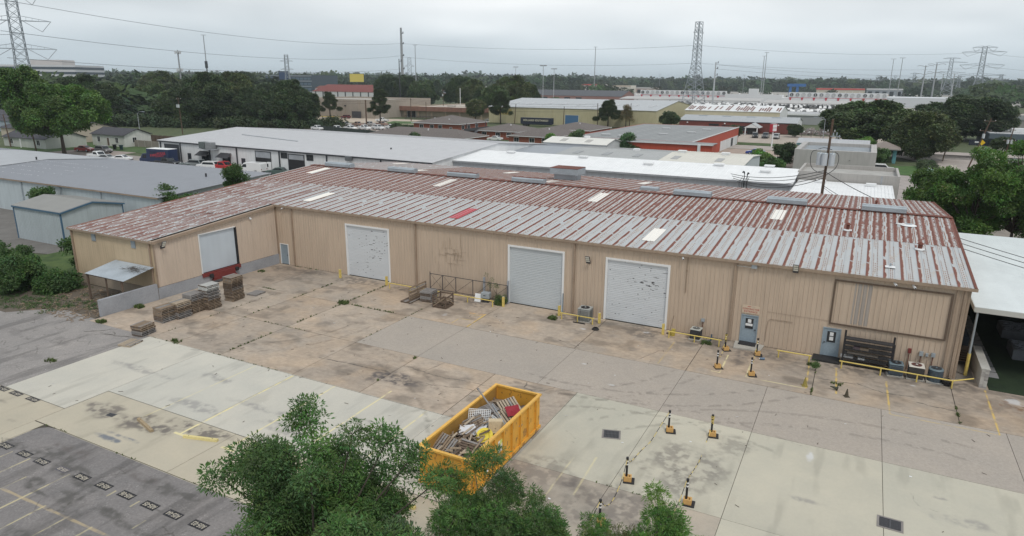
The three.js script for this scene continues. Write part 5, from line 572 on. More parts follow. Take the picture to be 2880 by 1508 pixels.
function hip(name, label, x0, x1, z0, z1, eave, ridge, wm, rm, o = {}) {
  const w = x1 - x0, d = z1 - z0, oh = 0.6, t = thing(name, label, o.cat ?? 'house', (x0 + x1) / 2, -0.05, (z0 + z1) / 2, o.ry ?? 0, o.group);
  for (const s of [-1, 1]) { part(t, 'wall', bx(-w / 2, w / 2, 0, eave, s < 0 ? -d / 2 : d / 2 - 0.2, s < 0 ? -d / 2 + 0.2 : d / 2), wm); part(t, 'wall', bx(s < 0 ? -w / 2 : w / 2 - 0.2, s < 0 ? -w / 2 + 0.2 : w / 2, 0, eave - 0.003, -d / 2 + 0.2, d / 2 - 0.2), wm); }
  const a = w / 2 + oh, b = d / 2 + oh, i = Math.min(a, b) * 0.98, e = eave - 0.1, A = V(-a, e, b), B = V(a, e, b), Cc = V(a, e, -b), D = V(-a, e, -b), R1 = a > b ? V(-a + i, ridge, 0) : V(0, ridge, b - i), R2 = a > b ? V(a - i, ridge, 0) : V(0, ridge, -b + i);
  const sl = a > b ? [quad(A, B, R2, R1), quad(Cc, D, R1, R2), quad(D, A, R1, R1), quad(B, Cc, R2, R2)] : [quad(A, B, R1, R1), quad(Cc, D, R2, R2), quad(D, A, R1, R2), quad(B, Cc, R2, R1)];
  for (const g of sl) part(t, 'roof_slope', g, rm); part(t, 'eave_board', [bx(-a, a, e - 0.18, e - 0.005, b - 0.06, b), bx(-a, a, e - 0.18, e - 0.005, -b, -b + 0.06), bx(a - 0.06, a, e - 0.18, e - 0.005, -b + 0.06, b - 0.06), bx(-a, -a + 0.06, e - 0.18, e - 0.005, -b + 0.06, b - 0.06), bx(-a + 0.06, a - 0.06, e - 0.03, e - 0.012, -b + 0.06, b - 0.06)], o.trim ?? M.whiteWall); t.W = w; t.D = d; return t;
}
function win(t, face, u, y, w, h, fm = M.white, gm = M.glass, name = 'window') { // face f: near side, r: right side, l: left side
  const z = t.D / 2, x = t.W / 2, mk = (a, b, c, d, e, f) => (face === 'f' ? bx(a, b, c, d, z + e, z + f) : face === 'r' ? bx(x + e, x + f, c, d, a, b) : bx(-x - f, -x - e, c, d, a, b)); const g = part(t, name, mk(u - w / 2, u + w / 2, y, y + h, 0.005, 0.03), gm), k = Math.min(0.09, w * 0.08);
  part(g, name === 'window' ? 'window_frame' : 'frame', [mk(u - w / 2 - k, u - w / 2, y - k, y + h + k, 0.005, 0.07), mk(u + w / 2, u + w / 2 + k, y - k, y + h + k, 0.005, 0.07), mk(u - w / 2, u + w / 2, y - k, y, 0.005, 0.07), mk(u - w / 2, u + w / 2, y + h, y + h + k, 0.005, 0.07), ...(name === 'window' ? [mk(u - 0.02, u + 0.02, y, y + h, 0.03, 0.05)] : [])], fm); return g;
}
const sheetGrey = mat(0.31, 0.325, 0.36, { map: T.sheet, rough: 0.5 }), sheetWhite = mat(0.86, 0.87, 0.88, { map: T.sheet, rough: 0.45 }), sheetPale = mat(0.56, 0.565, 0.585, { map: T.sheet, rough: 0.55 }), shingle = mat(0.19, 0.165, 0.155, { map: T.shingle, rough: 1 }), shingleDk = mat(0.085, 0.085, 0.1, { map: T.shingle, rough: 1 }), brick = mat(0.33, 0.115, 0.075, { map: T.brick, rough: 0.95 }), brickDk = mat(0.2, 0.065, 0.055, { map: T.brick, rough: 0.95 }), paleBlue = mat(0.52, 0.58, 0.61, { map: T.streak, rough: 0.6 });

// ---------- near neighbours ----------
{ // grey roofed warehouse at left, one long slope rising to the rear
  const t = thing('grey_warehouse', 'long pale warehouse with wide grey roof at far left', 'warehouse', -56.9, -0.05, -20.05); const g = ribbed(70.7, 17.5, 4.47, 5.4, 0.6); g.translate(0, 0, 17.4); part(t, 'roof_slope', g, sheetGrey); part(t, 'wall', bx(-35.1, 35.1, 0, 4.45, 16.95, 17.15), paleBlue); part(t, 'wall', bx(-35.1, 35.1, 0, 5.3, 0, 0.2), paleBlue); for (const s of [-1, 1]) { const q = new THREE.Shape(); q.moveTo(0.2, 0); q.lineTo(16.95, 0); q.lineTo(16.95, 4.44); q.lineTo(0.2, 5.3); q.closePath(); const e = new THREE.ExtrudeGeometry(q, { depth: 0.2, bevelEnabled: false }); e.rotateY(-Math.PI / 2); e.translate(s * 35, 0, 0); part(t, 'wall', e, paleBlue); }
  part(t, 'weathered_sheeting', poly([[-29, 1.75], [-24.8, 0.4], [0.5, 0.5], [-8.8, 4.9], [-9.1, 11.8], [-29, 8]], 0, 0.02).applyMatrix4(new THREE.Matrix4().makeShear(0, 0, 0, 0, 0, -0.0537)).translate(0, 5.5, 0), mat(0.4, 0.415, 0.44, { map: T.sheet, rough: 0.5 }));
  part(t, 'gutter', bx(-35, 35.2, 4.3, 4.46, 17.2, 17.42), M.tanTrim); for (const x of [-8.5, 6.5, 15.5, 24]) part(t, 'downspout', bx(x, x + 0.16, 0, 4.35, 17.16, 17.3), x < 0 ? M.dark : M.galv);
  reseed(85); const p = []; for (let r = 0; r < 5; r++) for (let i = 0; i < 60; i++) if (rnd() < 0.5) { const z = 14.5 - r * 2.1, y = 4.45 + 0.0546 * (17.15 - z) + 0.105; p.push(cb(rr(0.1, 0.35), 0.015, 0.09, -25 + i * 0.55 + r * 0.2, y, z)); } part(t, 'sealant_dabs', p, M.white).userData.kind = 'stuff';
  part(t, 'roof_pipe', cyl(0.12, 0.12, 0.5, -10, 5.15, 6), M.dark); part(t, 'roof_pipe', cyl(0.12, 0.12, 0.5, 29, 5.1, 5.5), M.dark); part(t, 'wall_lamp', rbox(0.5, 0.4, 0.3, 0.04, -14.5, 1.6, 17.3), M.white); part(t, 'hose_reel', (() => { const r = new THREE.TorusGeometry(0.5, 0.08, 6, 20); r.translate(-20, 1.2, 17.35); return r; })(), M.iron);
}
{ // shed with blue trim
  const t = gable('storage_shed', 'small pale metal shed with blue trim left of the warehouse', -34.7, -25.6, -0.85, 6.25, 3.8, 4.5, mat(0.46, 0.51, 0.54, { map: T.streak, rough: 0.55 }), mat(0.36, 0.36, 0.35, { map: T.sheet, rough: 0.7 }), { cat: 'shed', oh: 0.12, step: 0.3 }); const bl = mat(0.06, 0.13, 0.21, { rough: 0.5 });
  part(t, 'trim', bx(-4.7, 4.7, 3.66, 3.82, 3.56, 3.72), bl); part(t, 'trim', [bar(V(4.7, 3.74, 3.7), V(4.7, 4.46, 0), 0.12, 0.16), bar(V(4.7, 4.46, 0), V(4.7, 3.74, -3.7), 0.12, 0.16)], bl); for (const [x, z] of [[4.5, 3.55], [-4.55, 3.55], [4.5, -3.5]]) part(t, 'corner_trim', cb(0.14, 3.7, 0.14, x, 0, z), bl);
  for (let i = 0; i < 29; i++) { const o = part(t, 'siding_rib', i ? t.ribG : (t.ribG = (() => { const g = boxUV(flat(bx(-0.02, 0.02, 0, 3.65, 3.55, 3.585))); g.userData.ready = true; return g; })()), paleBlue); o.position.x = -4.4 + i * 0.305; } delete t.ribG;
}
{ // white warehouse with black trim, turned slightly
  const ry = -Math.atan2(4, 75.5), L = 75.6, D = 42, cx = -88.5 + Math.cos(ry) * L / 2 - Math.sin(ry) * D / 2, cz = -51.2 - Math.sin(ry) * L / 2 - Math.cos(ry) * D / 2;
  const t = gable('white_warehouse', 'white warehouse with black gutters and roll-up doors behind the grey roof', -L / 2, L / 2, -D / 2, D / 2, 4.65, 6.35, M.whiteWall, sheetPale, { cat: 'warehouse', step: 0.6 }); t.position.set(cx, -0.05, cz); t.rotation.y = ry;
  const bk = mat(0.03, 0.035, 0.045, { rough: 0.5 }), X = (u) => u - L / 2; part(t, 'gutter', bx(-L / 2 - 0.1, L / 2 + 0.1, 4.42, 4.6, D / 2 + 0.02, D / 2 + 0.3), bk); for (const u of [0.6, 7.6, 17.4, 26, 38.5, 51.2, 64.3]) part(t, 'downspout', bx(X(u), X(u) + 0.22, 0, 4.45, D / 2 + 0.005, D / 2 + 0.2), bk);
  win(t, 'f', X(4.6), 0.05, 5, 3.9, bk, bk, 'roll_up_door'); win(t, 'f', X(33.9), 0.05, 4.4, 4.05, bk, M.black, 'roll_up_door'); part(t, 'door_curtain', bx(X(31.8), X(36), 2.9, 4.05, D / 2 + 0.03, D / 2 + 0.06), M.grey); win(t, 'f', X(43.2), 0.05, 4.3, 4.0, bk, M.black, 'roll_up_door'); part(t, 'door_curtain', bx(X(41.2), X(45.2), 3.1, 4.0, D / 2 + 0.03, D / 2 + 0.06), M.grey);
  for (const u of [10.5, 27.9]) win(t, 'f', X(u), 0.05, 1.0, 2.3, bk, bk, 'entry_door'); for (const u of [15.9, 22.7]) { win(t, 'f', X(u), 0.05, 2.3, 2.3, bk, M.glass, 'entry_door'); const a = part(t, 'awning', [quad(V(X(u) - 2, 2.3, D / 2 + 1.3), V(X(u) + 1.9, 2.3, D / 2 + 1.3), V(X(u) + 1.6, 3.2, D / 2), V(X(u) - 1.7, 3.2, D / 2))], mat(0.035, 0.035, 0.04, { rough: 0.8, side: THREE.DoubleSide })); part(a, 'awning_arm', [bar(V(X(u) - 1.9, 2.3, D / 2 + 1.25), V(X(u) - 1.7, 2.3, D / 2), 0.04, 0.04), bar(V(X(u) + 1.8, 2.3, D / 2 + 1.25), V(X(u) + 1.6, 2.3, D / 2), 0.04, 0.04)], bk); }
  for (const u of [39.9, 46.9]) win(t, 'f', X(u), 3.25, 1.6, 0.95, bk, M.glass); part(t, 'roof_unit', [rbox(1.8, 1.3, 1.2, 0.05, X(17), 3.95, D / 2 + 0.9)], mat(0.1, 0.12, 0.12, { rough: 0.6 })); part(t, 'roof_unit', rbox(1.8, 1.35, 1.2, 0.05, X(19.1), 3.9, D / 2 + 0.9), mat(0.22, 0.23, 0.24, { rough: 0.6 })); part(t, 'unit_shelf', bx(X(15.8), X(20.6), 3.75, 3.87, D / 2 + 0.03, D / 2 + 1.6), M.grey); part(t, 'roof_unit', rbox(1.1, 0.8, 0.8, 0.05, X(57.3), 3.9, D / 2 + 0.6), mat(0.12, 0.13, 0.14, { rough: 0.6 })); part(t, 'roof_pipe', cyl(0.15, 0.15, 0.7, X(60), 5.0, D / 2 - 8), M.dark);
  part(t, 'seam_strip', bar(V(X(13), 4.65 + 0.081 * 12 + 0.16, D / 2 - 12), V(X(34), 4.65 + 0.081 * 9 + 0.16, D / 2 - 9), 0.1, 0.3), M.grey);
}
// long white roof behind the main warehouse and the roofs behind it
{ const t = gable('long_white_building', 'long low building with bright white roof directly behind the tan warehouse', -14.6, 42.8, -71.5, -53.3, 4.5, 5.5, mat(0.42, 0.44, 0.47, { map: T.streak, rough: 0.6 }), sheetWhite, { step: 0.45 }); part(t, 'gutter', bx(-28.8, 28.8, 4.28, 4.47, 9.1, 9.4), M.grey); for (const x of [-28.3, -14, 4, 20]) part(t, 'downspout', bx(x, x + 0.14, 0, 4.3, 9.02, 9.16), M.grey);
  for (const [x, z] of [[-19.5, 1.1], [-5.4, 1.4], [6.6, 3.4], [17.2, 1.0], [24.5, 3.5], [31.5 - 7, -0.5]]) part(t, 'roof_vent', [rbox(1.2, 0.45, 0.9, 0.04, x, 5.35 - Math.abs(z) * 0.1, z), rbox(1.5, 0.2, 1.2, 0.03, x, 5.75 - Math.abs(z) * 0.1, z)], M.white);
  part(t, 'service_mast', [cyl(0.05, 0.05, 2.2, 22.4, 3.4, 9.5), cyl(0.05, 0.05, 2.0, 22.8, 3.4, 9.5), tube([V(22.4, 5.6, 9.5), V(22.3, 5.9, 9.6), V(22.15, 5.7, 9.7)], 0.09), tube([V(22.8, 5.4, 9.5), V(22.9, 5.75, 9.6), V(23.05, 5.6, 9.7)], 0.09), ...[0, 1, 2, 3].map((i) => tube([V(22 + i * 0.3, 3.2, 9.5), V(21.8 + i * 0.35, 4.2, 9.7), V(22.2 + i * 0.3, 5.2, 9.6)], 0.03))], M.dark); }
{ const t = gable('cream_roof_building', 'low building with cream roof and grey skylights behind the white roof', 18.8, 33.2, -93, -71.6, 4.35, 5.05, M.whiteWall, mat(0.68, 0.66, 0.6, { map: T.sheet, rough: 0.6 }), { step: 0.5, endM: mat(0.5, 0.54, 0.57, { rough: 0.6 }) }); for (const x of [-5.2, 2.6]) part(t, 'skylight_panel', bar(V(x, 4.68, 7.6), V(x, 4.9, 4.2), 1.2, 0.06), mat(0.36, 0.36, 0.36, { rough: 0.6 })); for (const [x, z] of [[-5.5, 0], [2.5, 0]]) part(t, 'roof_vent', [rbox(1.2, 0.5, 0.9, 0.04, x, 4.95, z), rbox(1.5, 0.2, 1.1, 0.03, x, 5.4, z)], M.white); }
{ const t = gable('pale_grey_roof_building', 'low building with weathered pale grey roof behind the white roof', -1.6, 18.6, -93, -71.8, 4.3, 5.0, M.whiteWall, mat(0.42, 0.43, 0.43, { map: T.sheet, rough: 0.6 }), { step: 0.5 }); for (const x of [-7, -1, 5]) part(t, 'skylight_panel', bar(V(x, 4.65, 7.4), V(x, 4.87, 4.2), 1.2, 0.06), mat(0.3, 0.31, 0.32, { rough: 0.6 })); part(t, 'roof_vent', [rbox(1.2, 0.5, 0.9, 0.04, 3, 4.95, 0)], M.white); }
gable('blue_grey_roof_building', 'low building with blue-grey corrugated roof at the left end of the white roof', -14.2, -1.8, -93, -71.9, 4.25, 4.9, mat(0.4, 0.46, 0.5, { map: T.streak, rough: 0.6 }), mat(0.36, 0.385, 0.42, { map: T.sheet, rough: 0.55 }), { step: 0.5 });
{ const t = gable('white_gable_building', 'small white gabled building behind the blue-grey roof', -13.6, 1.2, -104, -93.3, 4.7, 5.6, mat(0.6, 0.62, 0.64, { map: T.streak, rough: 0.6 }), mat(0.74, 0.73, 0.69, { map: T.sheet, rough: 0.5 }), { step: 0.5 }); for (const x of [-3.5, 2.5]) part(t, 'skylight_panel', bar(V(x, 5.03, 4), V(x, 5.43, 1.6), 1.4, 0.06), mat(0.4, 0.39, 0.37, { rough: 0.6 })); part(t, 'roof_vent', rbox(1.1, 0.6, 0.9, 0.04, 1, 5.5, 0), M.white); }
{ const t = block('white_annex', 'low annex with bright white ribbed roof beside the utility pole', 43.2, 55.4, -60.2, -45.2, 4.35, M.whiteWall, sheetWhite, { par: 0.02, th: 0.15 }); const s = []; for (let i = 0; i < 30; i++) s.push(bx(-6 + i * 0.41, -5.95 + i * 0.41, 4.335, 4.39, -7.3, 7.3)); part(t, 'roof_seam', s, sheetWhite); for (const [x, z] of [[-3, -5.5], [3.4, -5.2]]) part(t, 'roof_vent', rbox(1.3, 0.4, 0.9, 0.04, x, 4.36, z), M.white);
  const l = block('stucco_wing', 'low stucco wing with raised parapet behind the white annex', 42.9, 56.2, -72, -60.5, 5.6, M.stucco, mat(0.4, 0.39, 0.37, { map: T.dirt }), { par: 0.6, th: 0.3 }); part(l, 'wall_recess', bx(4.3, 4.5, 4.4, 5.5, 5.75, 5.78), M.grey); }
{ const t = block('stucco_building', 'plain grey-beige stucco box building with recessed flat roof', 37.9, 53.6, -132, -110.3, 4.45, mat(0.45, 0.435, 0.42, { map: T.streak, rough: 0.95 }), mat(0.3, 0.33, 0.36, { map: T.dirt, rough: 0.9 }), { par: 0.7, th: 1.1 }); part(t, 'wall_vent', cyl(0.12, 0.12, 0.05, 3, 2.6, 10.87), M.dark); const a = gable('standing_seam_roof', 'low building with pale seamed roof just behind the stucco box', 36, 52, -150, -138, 3.6, 4.4, M.stucco, mat(0.44, 0.45, 0.47, { map: T.sheet, rough: 0.5 }), { step: 0.6 }); part(a, 'fascia', bx(-8.2, 8.2, 3.2, 3.5, 6.1, 6.2), mat(0.1, 0.25, 0.27)); }
{ const t = thing('teal_pavilion', 'small shelter with brown metal roof and teal column', 'shelter', 55.5, -0.05, -138); for (const [x, z] of [[2.2, 2.2], [-2.2, 2.2], [2.2, -2.2], [-2.2, -2.2]]) part(t, 'column', cb(0.7, 3.4, 0.5, x, 0, z), mat(0.13, 0.33, 0.36, { rough: 0.7 })); const a = 3.3, R = V(0, 4.9, 0), e = 3.4; for (let k = 0; k < 4; k++) { const p = [V(-a, e, a), V(a, e, a), V(a, e, -a), V(-a, e, -a)]; part(t, 'roof_slope', quad(p[k], p[(k + 1) % 4], R, R), mat(0.23, 0.19, 0.17, { map: T.sheet, rough: 0.6, side: THREE.DoubleSide })); } part(t, 'eave_board', [bx(-a, a, 3.15, 3.39, a - 0.08, a), bx(a - 0.08, a, 3.15, 3.39, -a, a - 0.08), bx(-a, -a + 0.08, 3.15, 3.39, -a, a - 0.08)], mat(0.35, 0.33, 0.31)); }
{ // red building
  const rd = mat(0.46, 0.075, 0.04, { map: T.streak, rough: 0.65 }), gr = mat(0.27, 0.28, 0.285, { map: T.dirt, rough: 0.8 }); const t = block('red_building', 'red metal building with wide flat grey roof', -13.5, 16.2, -171, -109, 5.0, rd, gr, { par: 0.06, th: 0.2 }); part(t, 'roof_edge', [bx(14.85, 15.0, 4.86, 5.08, -31, 31)], M.whiteWall); part(t, 'lower_cladding', bx(14.86, 14.92, 0, 2.6, -30, -3), M.whiteWall); part(t, 'dark_doorway', bx(14.93, 14.96, 0.1, 2.4, -22, -19), M.dark);
  part(t, 'front_roof', bx(-14.9, 20.6, 4.9, 5.0, 31.15, 36.2), gr); part(t, 'front_wall', bx(-14.8, 20.4, 0, 4.88, 35.8, 36.0), rd); part(t, 'front_wall', bx(20.2, 20.4, 0, 4.88, 31.2, 35.8), rd); part(t, 'roof_edge', bx(-14.95, 20.65, 4.78, 5.04, 36.21, 36.33), M.whiteWall); part(t, 'corner_post', cb(0.6, 4.8, 0.5, 17.6, 0, 36.2), M.whiteWall); for (const [x, z] of [[-9, 22], [-4, 24], [3, 12], [8, 2], [-2, -10], [9, -12]]) part(t, 'roof_skylight', [rbox(2.2, 0.35, 1.4, 0.06, x, 4.94, z)], mat(0.45, 0.46, 0.47, { rough: 0.6 })); part(t, 'vent_pipe', cyl(0.25, 0.25, 1.4, -8, 3.6, 36.9), M.whiteWall); part(t, 'vent_pipe', cyl(0.25, 0.25, 1.3, -7, 3.6, 36.9), M.whiteWall); }
{ // brick commercial row
  const t = gable('brick_shop', 'long dark red brick building with grey roof and white porch', -14, 28.4, -240, -219.5, 4.0, 5.6, brickDk, mat(0.4, 0.42, 0.44, { map: T.sheet, rough: 0.6 }), { step: 0.9, endM: M.whiteWall }); part(t, 'eave_band', bx(-21.4, 21.4, 3.72, 3.95, 10.26, 10.4), mat(0.05, 0.05, 0.06)); for (const x of [-3, 2.5]) win(t, 'f', x, 0.8, 4, 1.6, M.dark, M.glass); win(t, 'f', -8, 0.1, 3.5, 2.8, M.dark, M.black, 'roll_up_door'); for (const x of [-18, -4, 15]) part(t, 'wall_lamp', rbox(0.5, 0.4, 0.3, 0.05, x, 3, 10.4), M.white);
  for (const x of [-14, -5, 4, 13]) part(t, 'roof_unit', bx(x - 1.6, x + 1.6, 5.2, 5.6, 1, 2), M.galv);
  const p = thing('entrance_porch', 'white gabled entrance porch on the brick building', 'porch', 14.2, -0.05, -213); part(p, 'post', [cb(0.35, 2.5, 0.35, 2, 0, 2.4)], M.white); part(p, 'post', cb(0.35, 2.5, 0.35, -2, 0, 2.4), M.white); const s = new THREE.Shape(); s.moveTo(-2.6, 2.5); s.lineTo(2.6, 2.5); s.lineTo(0, 3.9); s.closePath(); const g = new THREE.ExtrudeGeometry(s, { depth: 0.3, bevelEnabled: false }); g.translate(0, 0, 2.4); part(p, 'pediment', g, M.white); part(p, 'porch_roof', [quad(V(-2.8, 2.45, 2.8), V(-2.8, 2.45, -6), V(0, 4, -6), V(0, 4, 2.8)), quad(V(2.8, 2.45, -6), V(2.8, 2.45, 2.8), V(0, 4, 2.8), V(0, 4, -6))], mat(0.4, 0.42, 0.43, { side: THREE.DoubleSide })); part(p, 'glass_doors', bx(-1.6, 1.6, 0, 2.4, 0, 0.1), M.glass);
  const y = gable('rust_roof_hall', 'tall cream hall with rust-striped white roof behind the brick building', -17, 20, -268, -240.5, 6.9, 8.9, mat(0.56, 0.5, 0.35, { map: T.streak, rough: 0.8 }), M.whiteWall, { step: 1, endM: M.whiteWall }); const rs = []; reseed(88); for (let i = 0; i < 40; i++) { const x = -18 + i * 0.92, a = rr(0, 4), b = rr(7, 13); if (rnd() < 0.8) rs.push(bar(V(x, 6.9 + 0.1455 * a + 0.15, 13.8 - a), V(x, 6.9 + 0.1455 * b + 0.15, 13.8 - b), 0.5, 0.03)); } part(y, 'rust_stripes', rs, M.rust); }
{ const ym = mat(0.5, 0.455, 0.29, { map: T.streak, rough: 0.8 }); const t = gable('yellow_warehouse', 'long yellow metal warehouse with pale roof and blue door', -100, -24, -290, -222, 6.9, 10, ym, mat(0.46, 0.48, 0.5, { map: T.sheet, rough: 0.55 }), { cat: 'warehouse', step: 1.2 }); win(t, 'f', 2, 0.05, 6, 4.2, M.whiteWall, mat(0.06, 0.15, 0.28, { rough: 0.6 }), 'roll_up_door'); for (const x of [-33, -20, -7, 12, 25]) part(t, 'downspout', bx(x, x + 0.15, 0, 6.8, 34, 34.12), ym); for (let i = 0; i < 9; i++) part(t, 'roof_skylight', bar(V(-32 + i * 8, 7.75, 25), V(-30 + i * 8, 8.3, 19), 0.06, 1), M.white); const lt = canvasTex(256, 96, (c) => { c.clearRect(0, 0, 256, 96); c.fillStyle = '#9a8d58'; c.fillRect(0, 0, 256, 96); c.fillStyle = '#2a2a26'; c.font = 'bold 80px sans-serif'; c.fillText('DEO', 20, 78); }); const g = flat(new THREE.PlaneGeometry(7, 2.4)); g.translate(-30, 4.8, 34.03); g.userData.ready = true; part(t, 'wall_lettering', g, new THREE.MeshStandardMaterial({ map: lt, roughness: 0.8 }), true); }
{ // dark trailer with lettering
  const t = thing('box_trailer', 'navy box trailer lettered HOLLAND SOUTHWEST behind the apartments', 'trailer', -70.5, -0.05, -210); part(t, 'body', bx(-7, 7, 0.9, 3.4, -1.2, 1.2), mat(0.015, 0.02, 0.04, { rough: 0.4 })); part(t, 'chassis', bx(-6.8, 6.8, 0.6, 0.9, -0.5, 0.5), M.iron); for (const x of [-5.5, -4.3]) for (const z of [-1, 1]) { const g = cyl(0.5, 0.5, 0.3, 0, -0.15, 0, 14); g.rotateX(Math.PI / 2); g.translate(x, 0.5, z); part(t, 'wheel', g, M.rubber); } const lt = canvasTex(512, 80, (c) => { c.fillStyle = '#11172a'; c.fillRect(0, 0, 512, 80); c.fillStyle = '#c9c3ad'; c.font = 'bold 50px sans-serif'; c.textAlign = 'center'; c.fillText('HOLLAND SOUTHWEST', 256, 58, 490); }); const g = flat(new THREE.PlaneGeometry(12, 1.7)); g.translate(0, 2.4, 1.21); g.userData.ready = true; part(t, 'lettering', g, new THREE.MeshStandardMaterial({ map: lt, roughness: 0.5 }), true); }
// brick apartments
{ const t = hip('brick_apartments', 'two-storey red brick apartment house with brown hip roof', -79, -62, -153, -135, 5.0, 7.0, brick, shingle); for (const [x, y] of [[-5.5, 3.1], [-1.5, 3.1], [1.6, 3.1], [5.6, 2.6], [-5.5, 0.6], [5.6, 0.2]]) win(t, 'f', x, y, x === 5.6 ? 0.8 : 1.3, 1.2); for (const z of [-2, 3, 6.5]) { win(t, 'r', z, 3.1, 1.4, 1.2); win(t, 'r', z - 0.3, 0.5, 1.4, 1.5); } part(t, 'balcony', [bx(8.55, 10.2, 2.55, 2.7, -7, 8.5)], M.dark); part(t, 'balcony_rail', [bx(10.15, 10.2, 2.7, 3.5, -7, 8.5)], M.iron); part(t, 'stair', bar(V(11, 2.6, 2), V(11, 0, 7.5), 1.1, 0.2), M.iron); for (const z of [-5, 1, 7]) part(t, 'balcony_post', cb(0.16, 5, 0.16, 10.1, 0, z), M.iron); for (const [x, z] of [[-2, 4], [2.5, 5], [-5, 2], [1, 2.5]]) part(t, 'roof_vent', rbox(0.4, 0.4, 0.4, 0.03, x, 5.75, z), M.whiteWall); }
for (const [l, a, b, c, d] of [['low brick row house with brown hip roof right of the apartments', -61, -46, -160, -144], ['low brick house with brown hip roof behind the white sedan', -42, -28, -152, -130.5], ['brown hip roof in front of the yellow warehouse', -46, -29, -182, -162], ['brown hip roof between the apartments and the white warehouse', -80, -47, -126, -113]]) { const t = hip('brick_house', l, a, b, c, d, 2.75, 4.6, brick, shingle, { group: 'low brick houses with brown hip roofs' }); for (const x of [-4.5, 0.5, 4.5]) win(t, 'f', x, 0.9, 1.5, 1.2); part(t, 'chimney_flue', cyl(0.2, 0.2, 0.7, 2, 3.8, 2), M.whiteWall); }
// bungalows at left
{ const t = gable('white_bungalow', 'white bungalow with dark shingle roof behind the left tree', -139, -125, -75, -67.2, 3.1, 4.6, mat(0.6, 0.61, 0.58, { map: T.streak }), shingleDk, { cat: 'house', step: 30, oh: 0.4 }); for (const x of [-4, 3.8]) win(t, 'f', x, 1, 1.2, 1.4); win(t, 'f', 0, 0.1, 1, 2.1, M.white, M.woodDark, 'entry_door'); win(t, 'r', 1, 1.1, 1.1, 1.3);
  const u = gable('grey_bungalow', 'pale bungalow with dark roof behind the leaning utility pole', -156, -136.5, -64, -53.5, 2.5, 4.4, mat(0.52, 0.54, 0.5, { map: T.streak }), shingleDk, { cat: 'house', step: 30, oh: 0.4 }); for (const x of [-6, 6.5]) win(u, 'f', x, 0.8, 1.4, 1.3); part(u, 'porch_post', cb(0.2, 2.3, 0.2, 0, 0, 6.2), M.white); gable('dark_roof_house', 'house with long dark roof behind the grey bungalow', -182, -148, -82, -66, 3.2, 5.4, mat(0.5, 0.44, 0.36), shingleDk, { cat: 'house', step: 30, oh: 0.4 }); gable('slate_roof_house', 'blue-grey house with dark roof at the left edge beyond the lawn', -235, -198, -100, -80, 3.6, 6.4, mat(0.3, 0.35, 0.4), shingleDk, { cat: 'house', step: 30 });
  const f = thing('wooden_fence', 'dark brown board fence under the oak trees', 'fence', -131, -0.05, -78); for (let i = 0; i < 60; i++) { const o = part(f, 'board', f.bg ?? (f.bg = (() => { const g = boxUV(flat(bx(-0.28, 0.28, 0, 2.4, -0.03, 0.03))); g.userData.ready = true; return g; })()), i % 3 ? M.woodDark : mat(0.12, 0.08, 0.06, { map: T.wood })); o.position.x = -18 + i * 0.6; o.position.y = rr(-0.05, 0.05); } delete f.bg; part(f, 'rail', bx(-18, 18, 1.9, 2.05, -0.1, -0.03), M.woodDark);
  const c = thing('concrete_fence', 'weathered pale fence left of the white warehouse', 'fence', -112, -0.05, -70); for (let i = 0; i < 12; i++) part(c, 'panel', bx(-17 + i * 2.8, -14.3 + i * 2.8, 0, 1.75, -0.05, 0.05), mat(0.3, 0.27, 0.24, { map: T.dirt })); for (let i = 0; i < 13; i++) part(c, 'fence_post', cb(0.15, 1.9, 0.15, -17.1 + i * 2.8, 0, 0), M.conc); }
